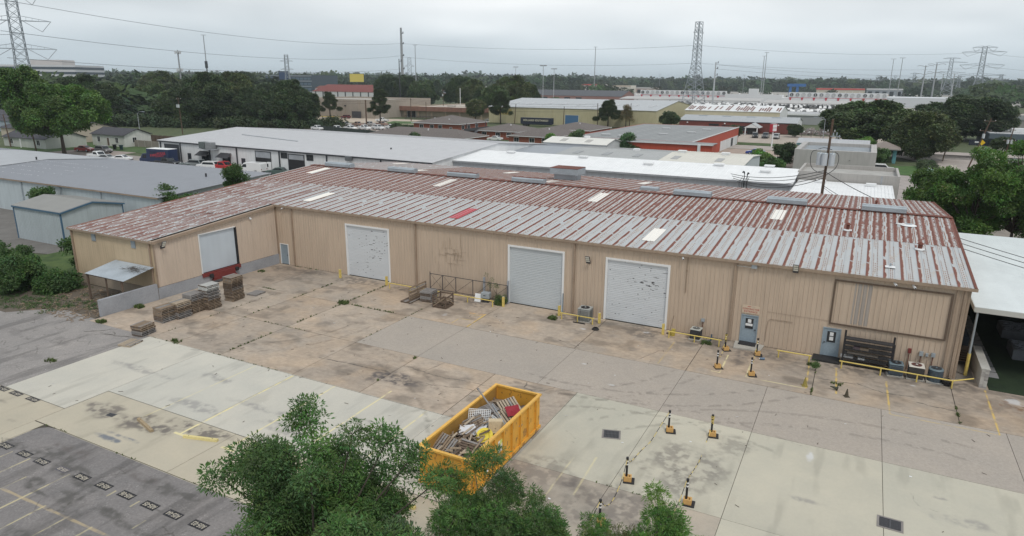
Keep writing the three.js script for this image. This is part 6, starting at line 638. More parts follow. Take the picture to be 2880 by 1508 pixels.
// ---------- middle distance ----------
{ const t = block('tan_store', 'tall plain tan store block across the road', -212, -158, -262, -215, 8.7, mat(0.38, 0.33, 0.28, { map: T.streak, rough: 0.9 }), mat(0.4, 0.37, 0.33, { map: T.dirt }), { par: 0.8 }); for (let i = 0; i < 7; i++) part(t, 'wall_pier', bx(-26 + i * 8.6, -25.4 + i * 8.6, 0, 8.6, 23.5, 23.75), mat(0.36, 0.31, 0.26)); part(t, 'service_gate', bx(13.5, 19, 0, 3.2, 24.2, 24.4), M.iron); part(t, 'kerb_stripe', bx(-27, 8, 0.05, 0.35, 24, 24.4), M.yellow); part(t, 'wall_lamp', rbox(1, 0.5, 0.4, 0.05, 9, 5.4, 23.7), M.dark);
  const u = block('brown_band_shop', 'low shop with wide brown fascia band beside the tan store', -158, -112, -292, -236, 5.3, mat(0.42, 0.35, 0.27, { map: T.streak }), mat(0.5, 0.44, 0.38, { map: T.dirt }), { par: 0.5 }); part(u, 'fascia_band', [bx(-23.6, 23.6, 3.3, 5.4, 28.02, 29.8), bx(23.02, 24.4, 3.3, 5.4, -28, 28)], mat(0.25, 0.13, 0.095, { map: T.dirt, rough: 0.8 })); for (const x of [-20, -12, -4, 4, 12, 20]) part(u, 'canopy_post', cb(0.3, 3.3, 0.3, x, 0, 29.4), M.tanTrim); win(u, 'f', -17, 0.1, 5, 3, M.white, M.glass); for (const x of [-6, 8]) part(u, 'roof_unit', rbox(4, 0.9, 2.5, 0.1, x, 4.8, 8), mat(0.5, 0.46, 0.42));
  const f = thing('iron_fence', 'black iron fence along the shop lot', 'fence', -128, -0.05, -219); for (let i = 0; i < 12; i++) part(f, 'fence_panel', [bx(-16 + i * 2.5, -13.6 + i * 2.5, 1.7, 1.78, -0.03, 0.03), bx(-16 + i * 2.5, -13.6 + i * 2.5, 0.2, 0.28, -0.03, 0.03), ...Array.from({ length: 12 }, (_, k) => bx(-16 + i * 2.5 + k * 0.2, -15.96 + i * 2.5 + k * 0.2, 0, 1.9, -0.02, 0.02))], M.black);
  const f2 = thing('hedge_fence', 'dark mesh fence in front of the white pickup trucks', 'fence', -112, -0.05, -139, -0.28); for (let i = 0; i < 14; i++) part(f2, 'fence_panel', [bx(-20 + i * 2.8, -17.3 + i * 2.8, 0, 1.7, -0.02, 0.02)], mat(0.03, 0.045, 0.04, { rough: 0.9 })); for (let i = 0; i < 15; i++) part(f2, 'fence_post', cb(0.1, 1.9, 0.1, -20.05 + i * 2.8, 0, 0), M.iron);
  const r = gable('red_roof_block', 'long white building with dull red tiled roof behind the tan store', -424, -340, -500, -456, 6.8, 13, mat(0.62, 0.62, 0.62), mat(0.24, 0.06, 0.05, { map: T.shingle }), { step: 2 }); for (let i = 0; i < 9; i++) part(r, 'wall_pier', bx(-38 + i * 9, -37 + i * 9, 0, 6.7, 22, 22.3), M.dark); }
{ const t = block('dark_glass_office', 'dark glass office block beyond the oak trees', -560, -492, -570, -528, 22, mat(0.05, 0.07, 0.09, { rough: 0.25 }), M.conc); for (const y of [4, 9.5, 15, 20.5]) part(t, 'floor_band', bx(-34.3, 34.3, y, y + 1.4, 21.02, 21.3), mat(0.22, 0.25, 0.28)); for (let i = 0; i < 12; i++) for (const y of [6, 11.5, 17]) part(t, 'window', bx(-33 + i * 5.6, -28.2 + i * 5.6, y, y + 2.6, 21.02, 21.1), mat(0.12, 0.17, 0.22, { rough: 0.15 }));
  const o = block('striped_office', 'white office block with dark window bands at far left', -760, -640, -380, -330, 29, mat(0.6, 0.61, 0.63), M.conc, { ry: 0.5 }); for (let k = 0; k < 6; k++) part(o, 'window_band', bx(-60.1, 60.1, 2.5 + k * 4.5, 4.7 + k * 4.5, 25.02, 25.2), mat(0.06, 0.08, 0.1, { rough: 0.2 })); for (let k = 0; k < 6; k++) part(o, 'window_band', bx(60.02, 60.2, 2.5 + k * 4.5, 4.7 + k * 4.5, -25, 25), mat(0.06, 0.08, 0.1, { rough: 0.2 })); part(o, 'roof_plant', bx(10, 40, 29, 34, -10, 12), mat(0.5, 0.48, 0.48));
  const s = block('red_stripe_store', 'white store with bright red stripe along its top far off', -470, -418, -570, -526, 11, mat(0.66, 0.66, 0.66), M.conc); part(s, 'red_stripe', bx(-26.2, 26.2, 9, 11.3, 22.02, 22.4), mat(0.5, 0.05, 0.03)); for (const x of [-14, 0, 12]) win(s, 'f', x, 0.3, 7, 4.5, M.whiteWall, M.glass); const k = gable('white_hut', 'small white gabled building in front of the red striped store', -452, -440, -505, -490, 9, 11.5, mat(0.66, 0.66, 0.67), M.rust, { step: 3 }); part(k, 'door', bx(-1, 1, 0, 2.4, 7.51, 7.6), M.dark); }
// car lot with the row of round emblems
{ const wm = mat(0.68, 0.69, 0.7, { rough: 0.6 }), rm = mat(0.5, 0.03, 0.06); const strip = (label, x0, x1, z, n) => { const t = thing('emblem_hall', label, 'building', (x0 + x1) / 2, -0.05, z), w = x1 - x0; part(t, 'wall', bx(-w / 2 - 6, w / 2 + 4, 0, 6, -20, -0.3), wm); part(t, 'emblem_panel', bx(-w / 2, w / 2, 6.4, 10.6, -2, -0.2), wm); for (let i = 0; i < n; i++) { const x = -w / 2 + (i + 0.5) * w / n, g = cyl(1.45, 1.45, 0.12, 0, 0, 0, 24); g.rotateX(Math.PI / 2); g.translate(x, 8.6, -0.15); const d = part(t, 'round_emblem', g, [M.dark, mat(0.4, 0.41, 0.42), mat(0.55, 0.55, 0.56), mat(0.25, 0.26, 0.27)][(i * 7) % 4]); const r = new THREE.TorusGeometry(1.45, 0.16, 6, 24); r.translate(x, 8.6, 0); part(d, 'emblem_rim', r, mat(0.45, 0.46, 0.47)); part(d, 'emblem_bar', bx(x - 0.25, x + 0.25, 7.6, 9.6, -0.08, -0.02), mat(0.5, 0.5, 0.5)); } for (let i = 0; i < Math.round(n / 2); i++) part(t, 'red_bracket', [bx(-w / 2 + 1 + i * w / Math.round(n / 2), -w / 2 + 2 + i * w / Math.round(n / 2), 3.2, 6.3, -0.25, 0.1), bx(-w / 2 + 0.6 + i * w / Math.round(n / 2), -w / 2 + 2.4 + i * w / Math.round(n / 2), 5.5, 6.3, -0.25, 0.15)], rm); part(t, 'red_line', bx(-w / 2, w / 2, 6.1, 6.35, -2, -0.15), rm); return t; };
  strip('white car hall with a row of round emblems left of the lattice tower', -146, -66, -600, 17); strip('white car hall with a row of round emblems right of the lattice tower', -12, 62, -585, 16);
  const mid = block('white_link_hall', 'plain white hall between the two emblem rows', -66, -18, -606, -592, 8, wm, M.conc); part(mid, 'sign_box', bx(-4, 4, 8, 13, 2, 6), wm); for (const [l, a, b, z] of [['long grey canopy over parked cars left of the lattice tower', -150, -30, -560], ['long grey canopy over parked cars right of the lattice tower', -22, 60, -520]]) { const t = thing('car_canopy', l, 'canopy', (a + b) / 2, -0.05, z); const w = b - a; part(t, 'canopy_roof', [quad(V(-w / 2, 3.6, 9), V(w / 2, 3.6, 9), V(w / 2, 5.2, -14), V(-w / 2, 5.2, -14)), bx(-w / 2, w / 2, 3.0, 3.6, 8.9, 9.05)], mat(0.42, 0.41, 0.4, { rough: 0.6, side: THREE.DoubleSide })); for (let i = 0; i <= 8; i++) part(t, 'canopy_post', cb(0.4, 3, 0.4, -w / 2 + 1 + i * (w - 2) / 8, 0, 7), M.dark); }
  block('white_far_hall', 'pale flat hall seen between the two oak crowns at right', 62, 112, -640, -585, 7.6, mat(0.55, 0.57, 0.59), mat(0.6, 0.62, 0.64), { par: 0.2 }); const gL = gable('long_grey_roof_school', 'long low brick building with dark grey roof beyond the yellow warehouse', -390, -158, -625, -580, 4.4, 9.5, mat(0.24, 0.13, 0.11), mat(0.11, 0.115, 0.13, { map: T.shingle }), { step: 6 }); for (let i = 0; i < 16; i++) part(gL, 'window', bx(-110 + i * 12, -104 + i * 12, 1.2, 3, 22.51, 22.6), M.glass);
  const d = gable('grey_side_shop', 'grey workshop with white roof edge behind the cluttered yard', 14, 46, -312, -290, 4.2, 5.2, mat(0.34, 0.35, 0.36), mat(0.4, 0.41, 0.42), { step: 1.5 }); part(d, 'roof_edge', bx(-16.3, 16.3, 4.0, 4.7, 11.2, 11.4), M.white); }
// right edge
{ const t = block('slate_shopfront', 'dark slate shop with pale roof edge at the right edge', 84.5, 130, -232, -206, 3.8, mat(0.06, 0.075, 0.09, { rough: 0.6 }), mat(0.55, 0.56, 0.57, { map: T.dirt }), { par: 0.2 }); part(t, 'fascia', bx(-22.8, 22.8, 2.2, 3.7, 13.02, 14.6), mat(0.085, 0.11, 0.135, { rough: 0.6 })); for (let i = 0; i < 6; i++) win(t, 'f', -18 + i * 6.5, 0.2, 4.6, 2, M.dark, M.glass); for (const x of [-14, -2]) part(t, 'roof_unit', rbox(3.6, 1.4, 2.4, 0.1, x, 3.6, 2), M.whiteWall); const u = block('tan_upper_hall', 'grey-tan hall with metal parapet behind the slate shop', 98, 150, -330, -300, 6, mat(0.3, 0.29, 0.27, { map: T.streak }), M.conc); part(u, 'parapet_band', bx(-26.2, 26.2, 4.2, 6.1, 15.02, 15.3), mat(0.3, 0.31, 0.32));
  const e = thing('bin_enclosure', 'dark slatted bin enclosure with a white notice beside the drive', 'enclosure', 82.3, -0.05, -206); for (let i = 0; i < 9; i++) part(e, 'gate_board', bx(-2.6 + i * 0.58, -2.06 + i * 0.58, 0, 1.55, -0.05, 0.05), mat(0.025, 0.03, 0.05)); part(e, 'gate_rail', bx(-2.6, 2.6, 1.2, 1.35, -0.12, -0.05), M.iron); part(e, 'notice', bx(-1.1, -0.1, 0.75, 1.2, 0.051, 0.07), M.white); }
// far field of buildings
reseed(91);
[['distant beige hall with pale columns', -24, 40, -1130, -1080, 11, [0.5, 0.46, 0.38]], ['distant grey office left of the beige hall', 42, 90, -1190, -1140, 11, [0.26, 0.29, 0.32]], ['distant brown stone tower block', -432, -406, -1730, -1690, 19, [0.2, 0.13, 0.1]], ['distant cream shop with green sign band', -330, -300, -1080, -1050, 12, [0.6, 0.57, 0.5]], ['distant pink shopping block', -300, -270, -1110, -1080, 9, [0.5, 0.4, 0.36]], ['distant white open-fronted showroom', -478, -436, -1330, -1285, 12.5, [0.62, 0.58, 0.58]], ['distant orange shop with arched front', -640, -590, -1310, -1280, 8, [0.52, 0.3, 0.16]], ['distant tan strip mall left of the arched shop', -760, -650, -1240, -1200, 7, [0.5, 0.4, 0.33]], ['distant white warehouse row', -560, -490, -1010, -960, 8, [0.62, 0.62, 0.62]], ['distant grey-roofed hall left of the light masts', -520, -440, -880, -830, 9, [0.33, 0.31, 0.31]], ['distant white shops behind the left oak', -505, -440, -300, -270, 7, [0.62, 0.6, 0.58]], ['distant red and white petrol canopy at far left', -400, -360, -150, -130, 6.5, [0.62, 0.6, 0.6]], ['distant pale store row at the left edge', -470, -410, -180, -150, 9, [0.6, 0.58, 0.55]], ['distant white plant left of the right oaks', 20, 66, -820, -780, 7, [0.6, 0.61, 0.62]], ['distant brick shops right of the oaks', 210, 290, -900, -870, 8, [0.36, 0.22, 0.18]], ['distant dark roofed estate at the right edge', 250, 360, -1000, -960, 8, [0.16, 0.12, 0.12]], ['distant white sheds at the right edge', 190, 250, -700, -680, 6, [0.6, 0.6, 0.6]], ['distant pale tower block on the horizon', 860, 980, -8400, -8340, 66, [0.5, 0.55, 0.6]], ['second pale tower block on the horizon', 1040, 1130, -8400, -8340, 80, [0.5, 0.55, 0.6]]].forEach(([l, a, b, c, d, h, col], i) => { const t = block('far_building', l, a, b, c, d, h, mat(...col), mat(0.5, 0.5, 0.5), { par: 0.4, group: 'distant commercial buildings' }); const n = Math.max(3, Math.min(9, Math.round((b - a) / 9))); for (let k = 0; k < n; k++) part(t, i % 3 === 0 ? 'column' : 'window', bx(-t.W / 2 + (k + 0.25) * t.W / n, -t.W / 2 + (k + (i % 3 === 0 ? 0.4 : 0.8)) * t.W / n, 0.4, h * 0.62, t.D / 2 + 0.02, t.D / 2 + 0.3), i % 3 === 0 ? mat(0.6, 0.57, 0.52) : M.glass); part(t, 'roof_band', bx(-t.W / 2 - 0.3, t.W / 2 + 0.3, h * 0.82, h + 0.1, t.D / 2 + 0.02, t.D / 2 + 0.5), mat(...[[0.5, 0.06, 0.05], [0.55, 0.55, 0.56], [0.1, 0.3, 0.2], [0.5, 0.42, 0.34], [0.5, 0.5, 0.5]][i % 5])); });
scene.traverse((o) => { delete o.W; delete o.D; });
// ---------- vehicles (front toward -x before turning) ----------
reseed(101);
const CARS = {
  sedan: { L: 4.8, W: 1.78, wh: 0.33, ax: [-1.45, 1.4], body: [[-2.4, 0.32], [-2.42, 0.62], [-2.2, 0.78], [-1.15, 0.92], [1.5, 0.95], [2.3, 0.9], [2.4, 0.6], [2.36, 0.32]], cab: [[-1.2, 0.92], [-0.4, 1.4], [0.75, 1.43], [1.55, 0.95]], glass: [[-0.98, 0.96], [-0.34, 1.34], [0.7, 1.36], [1.25, 0.98]] },
  suv: { L: 4.8, W: 1.88, wh: 0.38, ax: [-1.45, 1.4], body: [[-2.35, 0.38], [-2.4, 0.8], [-2.2, 0.98], [-1.2, 1.05], [2.3, 1.08], [2.38, 0.7], [2.34, 0.38]], cab: [[-1.25, 1.05], [-0.6, 1.68], [1.9, 1.72], [2.3, 1.08]], glass: [[-1.0, 1.1], [-0.52, 1.58], [1.85, 1.6], [2.15, 1.14]] },
  van: { L: 5.7, W: 2.0, wh: 0.38, ax: [-1.9, 1.6], body: [[-2.8, 0.4], [-2.85, 0.85], [-2.6, 1.05], [-1.9, 1.18], [-1.2, 1.95], [-0.8, 2.1], [2.6, 2.12], [2.8, 1.9], [2.85, 0.45]], cab: null, glass: [[-1.72, 1.22], [-1.2, 1.8], [-0.55, 1.82], [-0.55, 1.22]] },
  pickup: { L: 5.7, W: 1.95, wh: 0.4, ax: [-1.8, 1.75], body: [[-2.8, 0.42], [-2.85, 0.9], [-2.65, 1.08], [-1.3, 1.14], [2.75, 1.14], [2.82, 0.5]], cab: [[-1.3, 1.12], [-0.65, 1.8], [0.55, 1.82], [0.8, 1.14]], glass: [[-1.05, 1.2], [-0.55, 1.7], [0.48, 1.72], [0.6, 1.2]] },
};
const ex = (pts, d, bev) => { const s = new THREE.Shape(pts.map(([x, y]) => new THREE.Vector2(x, y))), g = flat(new THREE.ExtrudeGeometry(s, { depth: d - 2 * bev, bevelEnabled: bev > 0, bevelSize: bev, bevelThickness: bev, bevelSegments: 2 })); g.translate(0, 0, -d / 2 + bev); boxUV(g); g.userData.ready = true; return g; };
const carGeo = {};
for (const k in CARS) {
  const c = CARS[k], w = (r, t) => { const g = cyl(r, r, t, 0, -t / 2, 0, 16); g.rotateX(Math.PI / 2); return g; };
  carGeo[k] = { body: ex(c.body, c.W, 0.07), cab: c.cab && ex(c.cab, c.W - 0.22, 0.06), glass: ex(c.glass, (c.cab ? c.W - 0.22 : c.W) + 0.02, 0.0), tyre: w(c.wh, 0.24), rim: w(c.wh * 0.6, 0.255) };
  const a = c.cab ?? [[-1.95, 1.15], [-1.15, 1.98]], W = c.W / 2 - 0.26, n = c.cab ? c.cab.length : 2; const shift = (p, q) => { const d = Math.hypot(q[0] - p[0], q[1] - p[1]); return [(p[1] - q[1]) / d * 0.075, (q[0] - p[0]) / d * 0.075]; };
  const [s0, s1] = shift(a[0], a[1]), p0 = [lerp(a[0][0], a[1][0], 0.12) + s0, lerp(a[0][1], a[1][1], 0.12) + s1], p1 = [lerp(a[0][0], a[1][0], 0.9) + s0, lerp(a[0][1], a[1][1], 0.9) + s1]; const q = [quad(V(p0[0], p0[1], -W), V(p0[0], p0[1], W), V(p1[0], p1[1], W), V(p1[0], p1[1], -W))];
  if (c.cab) { const e = a[n - 1], f = a[n - 2], [t0, t1] = shift(f, e), b0 = [lerp(e[0], f[0], 0.15) + t0, lerp(e[1], f[1], 0.15) + t1], b1 = [lerp(e[0], f[0], 0.88) + t0, lerp(e[1], f[1], 0.88) + t1]; q.push(quad(V(b0[0], b0[1], W), V(b0[0], b0[1], -W), V(b1[0], b1[1], -W), V(b1[0], b1[1], W))); } carGeo[k].screen = q;
}
const glassM = mat(0.02, 0.026, 0.032, { rough: 0.08, side: THREE.DoubleSide });
function car(kind, label, col, x, z, ry, o = {}) {
  const c = CARS[kind], g = carGeo[kind], t = thing('parked_' + (kind === 'sedan' ? 'car' : kind), label, kind === 'sedan' ? 'car' : kind, x, -0.045, z, ry, o.group), pm = mat(...col, { rough: 0.28, phys: 1, clearcoat: 0.6, clearcoatRoughness: 0.1 });
  part(t, 'body', g.body, pm); if (g.cab) part(t, 'cabin', g.cab, pm); part(t, 'side_window', g.glass, glassM); g.screen.forEach((q, i) => part(t, i ? 'rear_window' : 'windscreen', q, glassM, true));
  for (const ax of c.ax) for (const s of [-1, 1]) { const w = part(t, 'wheel', g.tyre, M.rubber); w.position.set(ax, c.wh, s * (c.W / 2 - 0.12)); part(w, 'rim', g.rim, M.galv); }
  const fx = c.body[1][0], y = c.body[1][1]; for (const s of [-1, 1]) { part(t, 'headlight', bx(fx - 0.09, fx + 0.08, y - 0.12, y + 0.06, s * c.W * 0.36 - 0.16, s * c.W * 0.36 + 0.16), mat(0.7, 0.72, 0.74, { rough: 0.15 })); part(t, 'taillight', bx(c.L / 2 - 0.12, c.L / 2 + 0.06, y - 0.06, y + 0.16, s * c.W * 0.4 - 0.1, s * c.W * 0.4 + 0.1), mat(0.25, 0.015, 0.015, { rough: 0.3 })); }
  part(t, 'bumper', [bx(fx - 0.1, fx + 0.12, 0.34, 0.52, -c.W * 0.42, c.W * 0.42), bx(c.L / 2 - 0.1, c.L / 2 + 0.08, 0.36, 0.54, -c.W * 0.42, c.W * 0.42)], o.chrome ? M.chrome : M.dark);
  if (kind === 'pickup') part(t, 'bed_interior', bx(0.95, 2.7, 1.145, 1.16, -0.8, 0.8), M.dark); return t;
}
const WH = [0.75, 0.76, 0.77], RED = [0.32, 0.02, 0.02], SIL = [0.38, 0.39, 0.4], BLK = [0.02, 0.022, 0.025];
{ // box truck with lettering
  const t = thing('box_truck', 'navy box truck with red lettering parked at the white warehouse', 'truck', -83.2, -0.045, -46.6, 0.1), nm = mat(0.015, 0.03, 0.085, { rough: 0.35 }); part(t, 'cargo_box', rbox(6.2, 2.6, 2.4, 0.05, 1.6, 0.9, 0), nm); part(t, 'box_roof', bx(-1.5, 4.7, 3.5, 3.56, -1.2, 1.2), M.white); const cab = ex([[-3.9, 0.5], [-4.0, 1.2], [-3.5, 1.5], [-3.0, 2.3], [-1.55, 2.5], [-1.55, 0.5]], 2.1, 0.08); part(t, 'cab', cab, nm); part(t, 'windscreen', quad(V(-3.62, 1.55, -0.85), V(-3.62, 1.55, 0.85), V(-3.12, 2.3, 0.8), V(-3.12, 2.3, -0.8)), glassM); part(t, 'side_window', ex([[-3.1, 1.5], [-2.8, 2.2], [-1.9, 2.25], [-1.9, 1.5]], 2.13, 0), glassM); for (const x of [-2.7, 3.2]) for (const s of [-1, 1]) { const g = cyl(0.45, 0.45, 0.3, 0, -0.15, 0, 16); g.rotateX(Math.PI / 2); g.translate(x, 0.45, s * 0.95); part(t, 'wheel', g, M.rubber); }
  const lt = canvasTex(512, 160, (c) => { c.fillStyle = '#1b2440'; c.fillRect(0, 0, 512, 160); c.save(); c.translate(20, 128); c.rotate(-0.13); c.fillStyle = '#c8323a'; c.font = 'bold 70px serif'; c.fillText('PARIS', 0, 0, 210); c.font = 'bold 92px serif'; c.fillText('TEXAS', 215, 0, 260); c.fillRect(150, 16, 260, 7); c.restore(); }); const g = flat(new THREE.PlaneGeometry(4.8, 1.5)); g.translate(1.7, 2.3, 1.206); g.userData.ready = true; part(t, 'lettering', g, new THREE.MeshStandardMaterial({ map: lt, roughness: 0.4 }), true); }
car('pickup', 'black pickup truck parked beside the navy box truck', BLK, -79.2, -46.0, Math.PI + 0.08); car('suv', 'dark silver wagon in front of the white warehouse awnings', [0.2, 0.22, 0.23], -72.8, -47.6, 0.1); car('suv', 'white hatchback beside the red pickup truck', WH, -67.6, -46.8, 0.15); car('pickup', 'red pickup truck parked at the white warehouse', [0.42, 0.015, 0.02], -63.9, -47.4, Math.PI + 0.1); car('van', 'white cargo van at the open warehouse door', WH, -56, -47.6, 0.12); car('van', 'white van inside the open warehouse doorway', WH, -52.8, -50.2, 0.2); car('pickup', 'white pickup with rack left of the box truck', WH, -103.7, -46.6, Math.PI); car('sedan', 'white sedan left of the navy box truck', WH, -95.5, -46.4, 0.4); car('sedan', 'grey sedan between two white vehicles left of the box truck', SIL, -99.4, -45.4, 0.3); car('sedan', 'dark green car at the near corner of the white warehouse lot', [0.06, 0.1, 0.09], -49.6, -48.4, 0.3);
for (const [i, x] of [[0, -72.9], [1, -71]]) { const t = thing('wheelie_bin', ['left', 'right'][i] + ' of two grey wheeled bins in front of the silver wagon', 'bin', x, -0.05, -44.6); part(t, 'bin_body', cyl(0.42, 0.55, 1.1, 0, 0.06, 0, 4), mat(0.13, 0.16, 0.16, { rough: 0.7 })); part(t, 'bin_lid', cb(0.85, 0.08, 0.85, 0, 1.16, 0), mat(0.2, 0.23, 0.23)); }
for (const [i, x, c] of [[0, -122.2, [0.03, 0.03, 0.035]], [1, -119.5, [0.03, 0.07, 0.08]]]) { const t = thing('wheelie_bin', ['black', 'dark teal'][i] + ' wheeled bin on the lawn beside the bungalow', 'bin', x, -0.05, -62.5); part(t, 'bin_body', cyl(0.42, 0.55, 1.1, 0, 0.06, 0, 4), mat(...c, { rough: 0.7 })); part(t, 'bin_lid', cb(0.85, 0.08, 0.85, 0, 1.16, 0), mat(...c)); }
car('sedan', 'red sedan on the drive behind the left tree', RED, -123.4, -55.4, Math.PI + 0.2); car('suv', 'grey suv on the bungalow drive', [0.18, 0.17, 0.17], -116, -55.6, Math.PI * 0.98); car('suv', 'navy suv in front of the tan store', [0.03, 0.04, 0.07], -191.8, -211, 0.2); car('suv', 'maroon suv near the service gate of the tan store', [0.13, 0.02, 0.03], -170.8, -208.6, 0); car('sedan', 'black sedan between the tan store and the pickup lot', BLK, -164.8, -193.4, 0.1); car('pickup', 'large white pickup in front of the brown-banded shop', WH, -140.6, -197.6, 0.25, { chrome: 1 });
const PK = 'white pickups parked in rows'; [[-127.2, -142.6, 'nearest the dark oak'], [-120.6, -145.5, 'second'], [-117.6, -149.4, 'third'], [-114.6, -153.6, 'fourth'], [-111.6, -157.8, 'fifth'], [-108.2, -161.8, 'last']].forEach(([x, z, d]) => car('pickup', `white pickup, ${d} in the near row of the truck lot`, WH, x, z, Math.PI - 0.25, { group: PK, chrome: 1 })); [[-139.5, -158], [-136.5, -161.6], [-133.2, -165], [-130, -168.5], [-126.8, -172], [-123.4, -175.4]].forEach(([x, z], i) => car('pickup', `pickup ${ORD[i]} from the left in the far row of the truck lot`, i % 2 ? [0.3, 0.2, 0.16] : [0.4, 0.4, 0.4], x, z, -0.25, { group: PK }));
car('sedan', 'white sedan parked in front of the low brick houses', WH, -51.6, -139.6, 0.05, { chrome: 1 }); car('sedan', 'bright blue sedan on the forecourt beside the red building', [0.015, 0.05, 0.28], 26, -139.8, 0.1); car('suv', 'silver minivan in front of the brick building', SIL, 24.4, -197, Math.PI / 2); car('suv', 'black suv beside the white porch', BLK, 17.4, -198.2, Math.PI / 2 + 0.2); car('pickup', 'dark pickup between the black suv and the silver minivan', [0.1, 0.11, 0.12], 20.8, -198.6, Math.PI / 2); car('sedan', 'white sedan half hidden by shrubs left of the stucco box', WH, 33.6, -121, 0.25); car('suv', 'white suv parked right of the stucco box', WH, 55.0, -115.8, Math.PI + 0.05); car('sedan', 'white car partly hidden by the right tree cluster', WH, 61.4, -103.5, Math.PI / 2 + 0.3); car('suv', 'white suv parked by the slate shop', WH, 88.6, -179, Math.PI / 2 + 0.1); car('sedan', 'pale car in the drive behind the large oak', [0.5, 0.52, 0.53], 74.4, -202, Math.PI / 2); car('sedan', 'silver car beside the yellow warehouse', SIL, -104, -230.5, 0.2); car('suv', 'white suv beside the yellow warehouse', WH, -99.6, -233, 0.2); car('sedan', 'black sedan passing behind the stucco box', BLK, 43, -190, 0.15);
// cluttered trade yard
for (const [l, k, c, x, z] of [['white flatbed truck in the cluttered yard', 'pickup', WH, 32.6, -226], ['grey van in the cluttered yard', 'van', [0.3, 0.31, 0.33], 36.5, -232], ['white tank truck in the cluttered yard', 'van', WH, 41, -236], ['blue-grey pickup in the cluttered yard', 'pickup', [0.16, 0.18, 0.22], 45, -228]]) car(k, l, c, x, z, rr(0.8, 2));
{ reseed(111); const l = []; for (let i = 0; i < 160; i++) { const p = V(rr(30, 52), rr(0.1, 1.8), rr(-228, -212)); l.push(bar(p, p.clone().add(V(rr(-1.5, 1.5), rr(-0.6, 1.6), rr(-1, 1))), rr(0.1, 0.5), rr(0.05, 0.3))); } tag(single('scrap_heap', 'jumbled machinery and scrap behind the stucco box', 'scrap', l, mat(0.28, 0.24, 0.23, { map: T.dirt })), 'jumbled machinery and scrap behind the stucco box', 'scrap', null, 'stuff'); const f = thing('mesh_fence', 'tall mesh fence along the cluttered yard', 'fence', 42, -0.05, -211.5); for (let i = 0; i < 8; i++) part(f, 'fence_post', cb(0.12, 2.4, 0.12, -11 + i * 3.1, 0, 0), M.iron); part(f, 'fence_rail', [bx(-11, 10.8, 2.3, 2.37, -0.02, 0.02), bx(-11, 10.8, 1.2, 1.25, -0.02, 0.02)], M.iron); }
// far rows of parked vehicles seen as one mass
{ const g = mg([carGeo.suv.body, carGeo.suv.cab]), gl = carGeo.suv.glass; reseed(121); const L = [], L2 = []; const row = (x0, z0, x1, z1, n, jit = 1) => { for (let i = 0; i < n; i++) if (rnd() < 0.9) L.push([lerp(x0, x1, i / n) + rr(-jit, jit) * 0.3, -0.05, lerp(z0, z1, i / n) + rr(-jit, jit) * 0.3, rr(-0.1, 0.1) + (rnd() < 0.5 ? 1.57 : 1.7), rr(0.95, 1.15), pick([0.03, 0.05, 0.3, 0.7, 0.8, 0.75, 0.12])]); }; for (const z of [-552, -558, -546, -520, -514, -528]) row(-148, z, 58, z + 6, 62); for (const z of [-470, -480, -490, -452]) row(-190, z - 20, -130, z, 22); for (const z of [-420, -436, -452]) row(-10, z, 70, z + 8, 26); for (const z of [-700, -760, -820, -900, -980, -1060]) row(-560, z, 130, z - 40, 70, 8); row(-430, -170, -330, -210, 30, 6); row(-410, -140, -340, -170, 20, 6);
  tag(instanced(scene, 'far_parked_cars', g, mat(1, 1, 1, { rough: 0.35 }), L), 'rows of distant parked cars in the far lots', 'cars', null, 'stuff'); const w = instanced(scene, 'far_car_windows', gl, glassM, L.map((a) => [a[0], a[1], a[2], a[3], a[4]])); tag(w, 'dark windows of the distant parked cars', 'windows', null, 'stuff');
  reseed(131); for (let i = 0; i < 7; i++) { const x = -196 + i * 7.5, t = thing('white_bus', `white bus ${ORD[i]} from the left in the row behind the yellow warehouse`, 'bus', x, -0.06, -432 - i * 3, 0.35, 'buses behind the yellow warehouse'); part(t, 'body', rbox(11, 2.4, 2.5, 0.12, 0, 0.5, 0), M.white); part(t, 'window_band', bx(-5, 5, 1.7, 2.4, 1.252, 1.27), M.glass); for (const a of [-3.6, 3.4]) { const g2 = cyl(0.5, 0.5, 2.4, 0, -1.2, 0, 12); g2.rotateX(Math.PI / 2); g2.translate(a, 0.5, 0); part(t, 'wheel_pair', g2, M.rubber); } } }
// ---------- vegetation ----------
function leafBall(n, R, L, W, sd, radial = 0.6) { // a spray of separate leaves, each a folded pair of triangles
  reseed(sd); const pos = [], nor = []; const d = V(0, 0, 0), s = V(0, 0, 0), u = V(0, 0, 0), p = V(0, 0, 0);
  for (let i = 0; i < n; i++) { d.set(rr(-1, 1), rr(-0.7, 1), rr(-1, 1)).normalize(); p.copy(d).multiplyScalar(R * Math.cbrt(rr(0.05, 1))); const q = V(rr(-1, 1), rr(-0.9, 0.6), rr(-1, 1)).normalize().lerp(d, radial).normalize(); s.crossVectors(q, V(rr(-0.4, 0.4), 1, rr(-0.4, 0.4))).normalize(); u.crossVectors(s, q); const l = L * rr(0.7, 1.2), w = W * rr(0.7, 1.2), a = p.clone(), b = p.clone().addScaledVector(q, l * 0.5).addScaledVector(s, w), c = p.clone().addScaledVector(q, l).addScaledVector(u, -l * 0.12), e = p.clone().addScaledVector(q, l * 0.5).addScaledVector(s, -w); b.addScaledVector(u, w * 0.4); e.addScaledVector(u, w * 0.4); for (const v of [a, b, c, a, c, e]) pos.push(v.x, v.y, v.z); }
  const g = new THREE.BufferGeometry(); g.setAttribute('position', new THREE.Float32BufferAttribute(pos, 3)); g.setAttribute('uv', new THREE.Float32BufferAttribute(new Float32Array(pos.length / 3 * 2), 2)); g.computeVertexNormals(); return g;
}
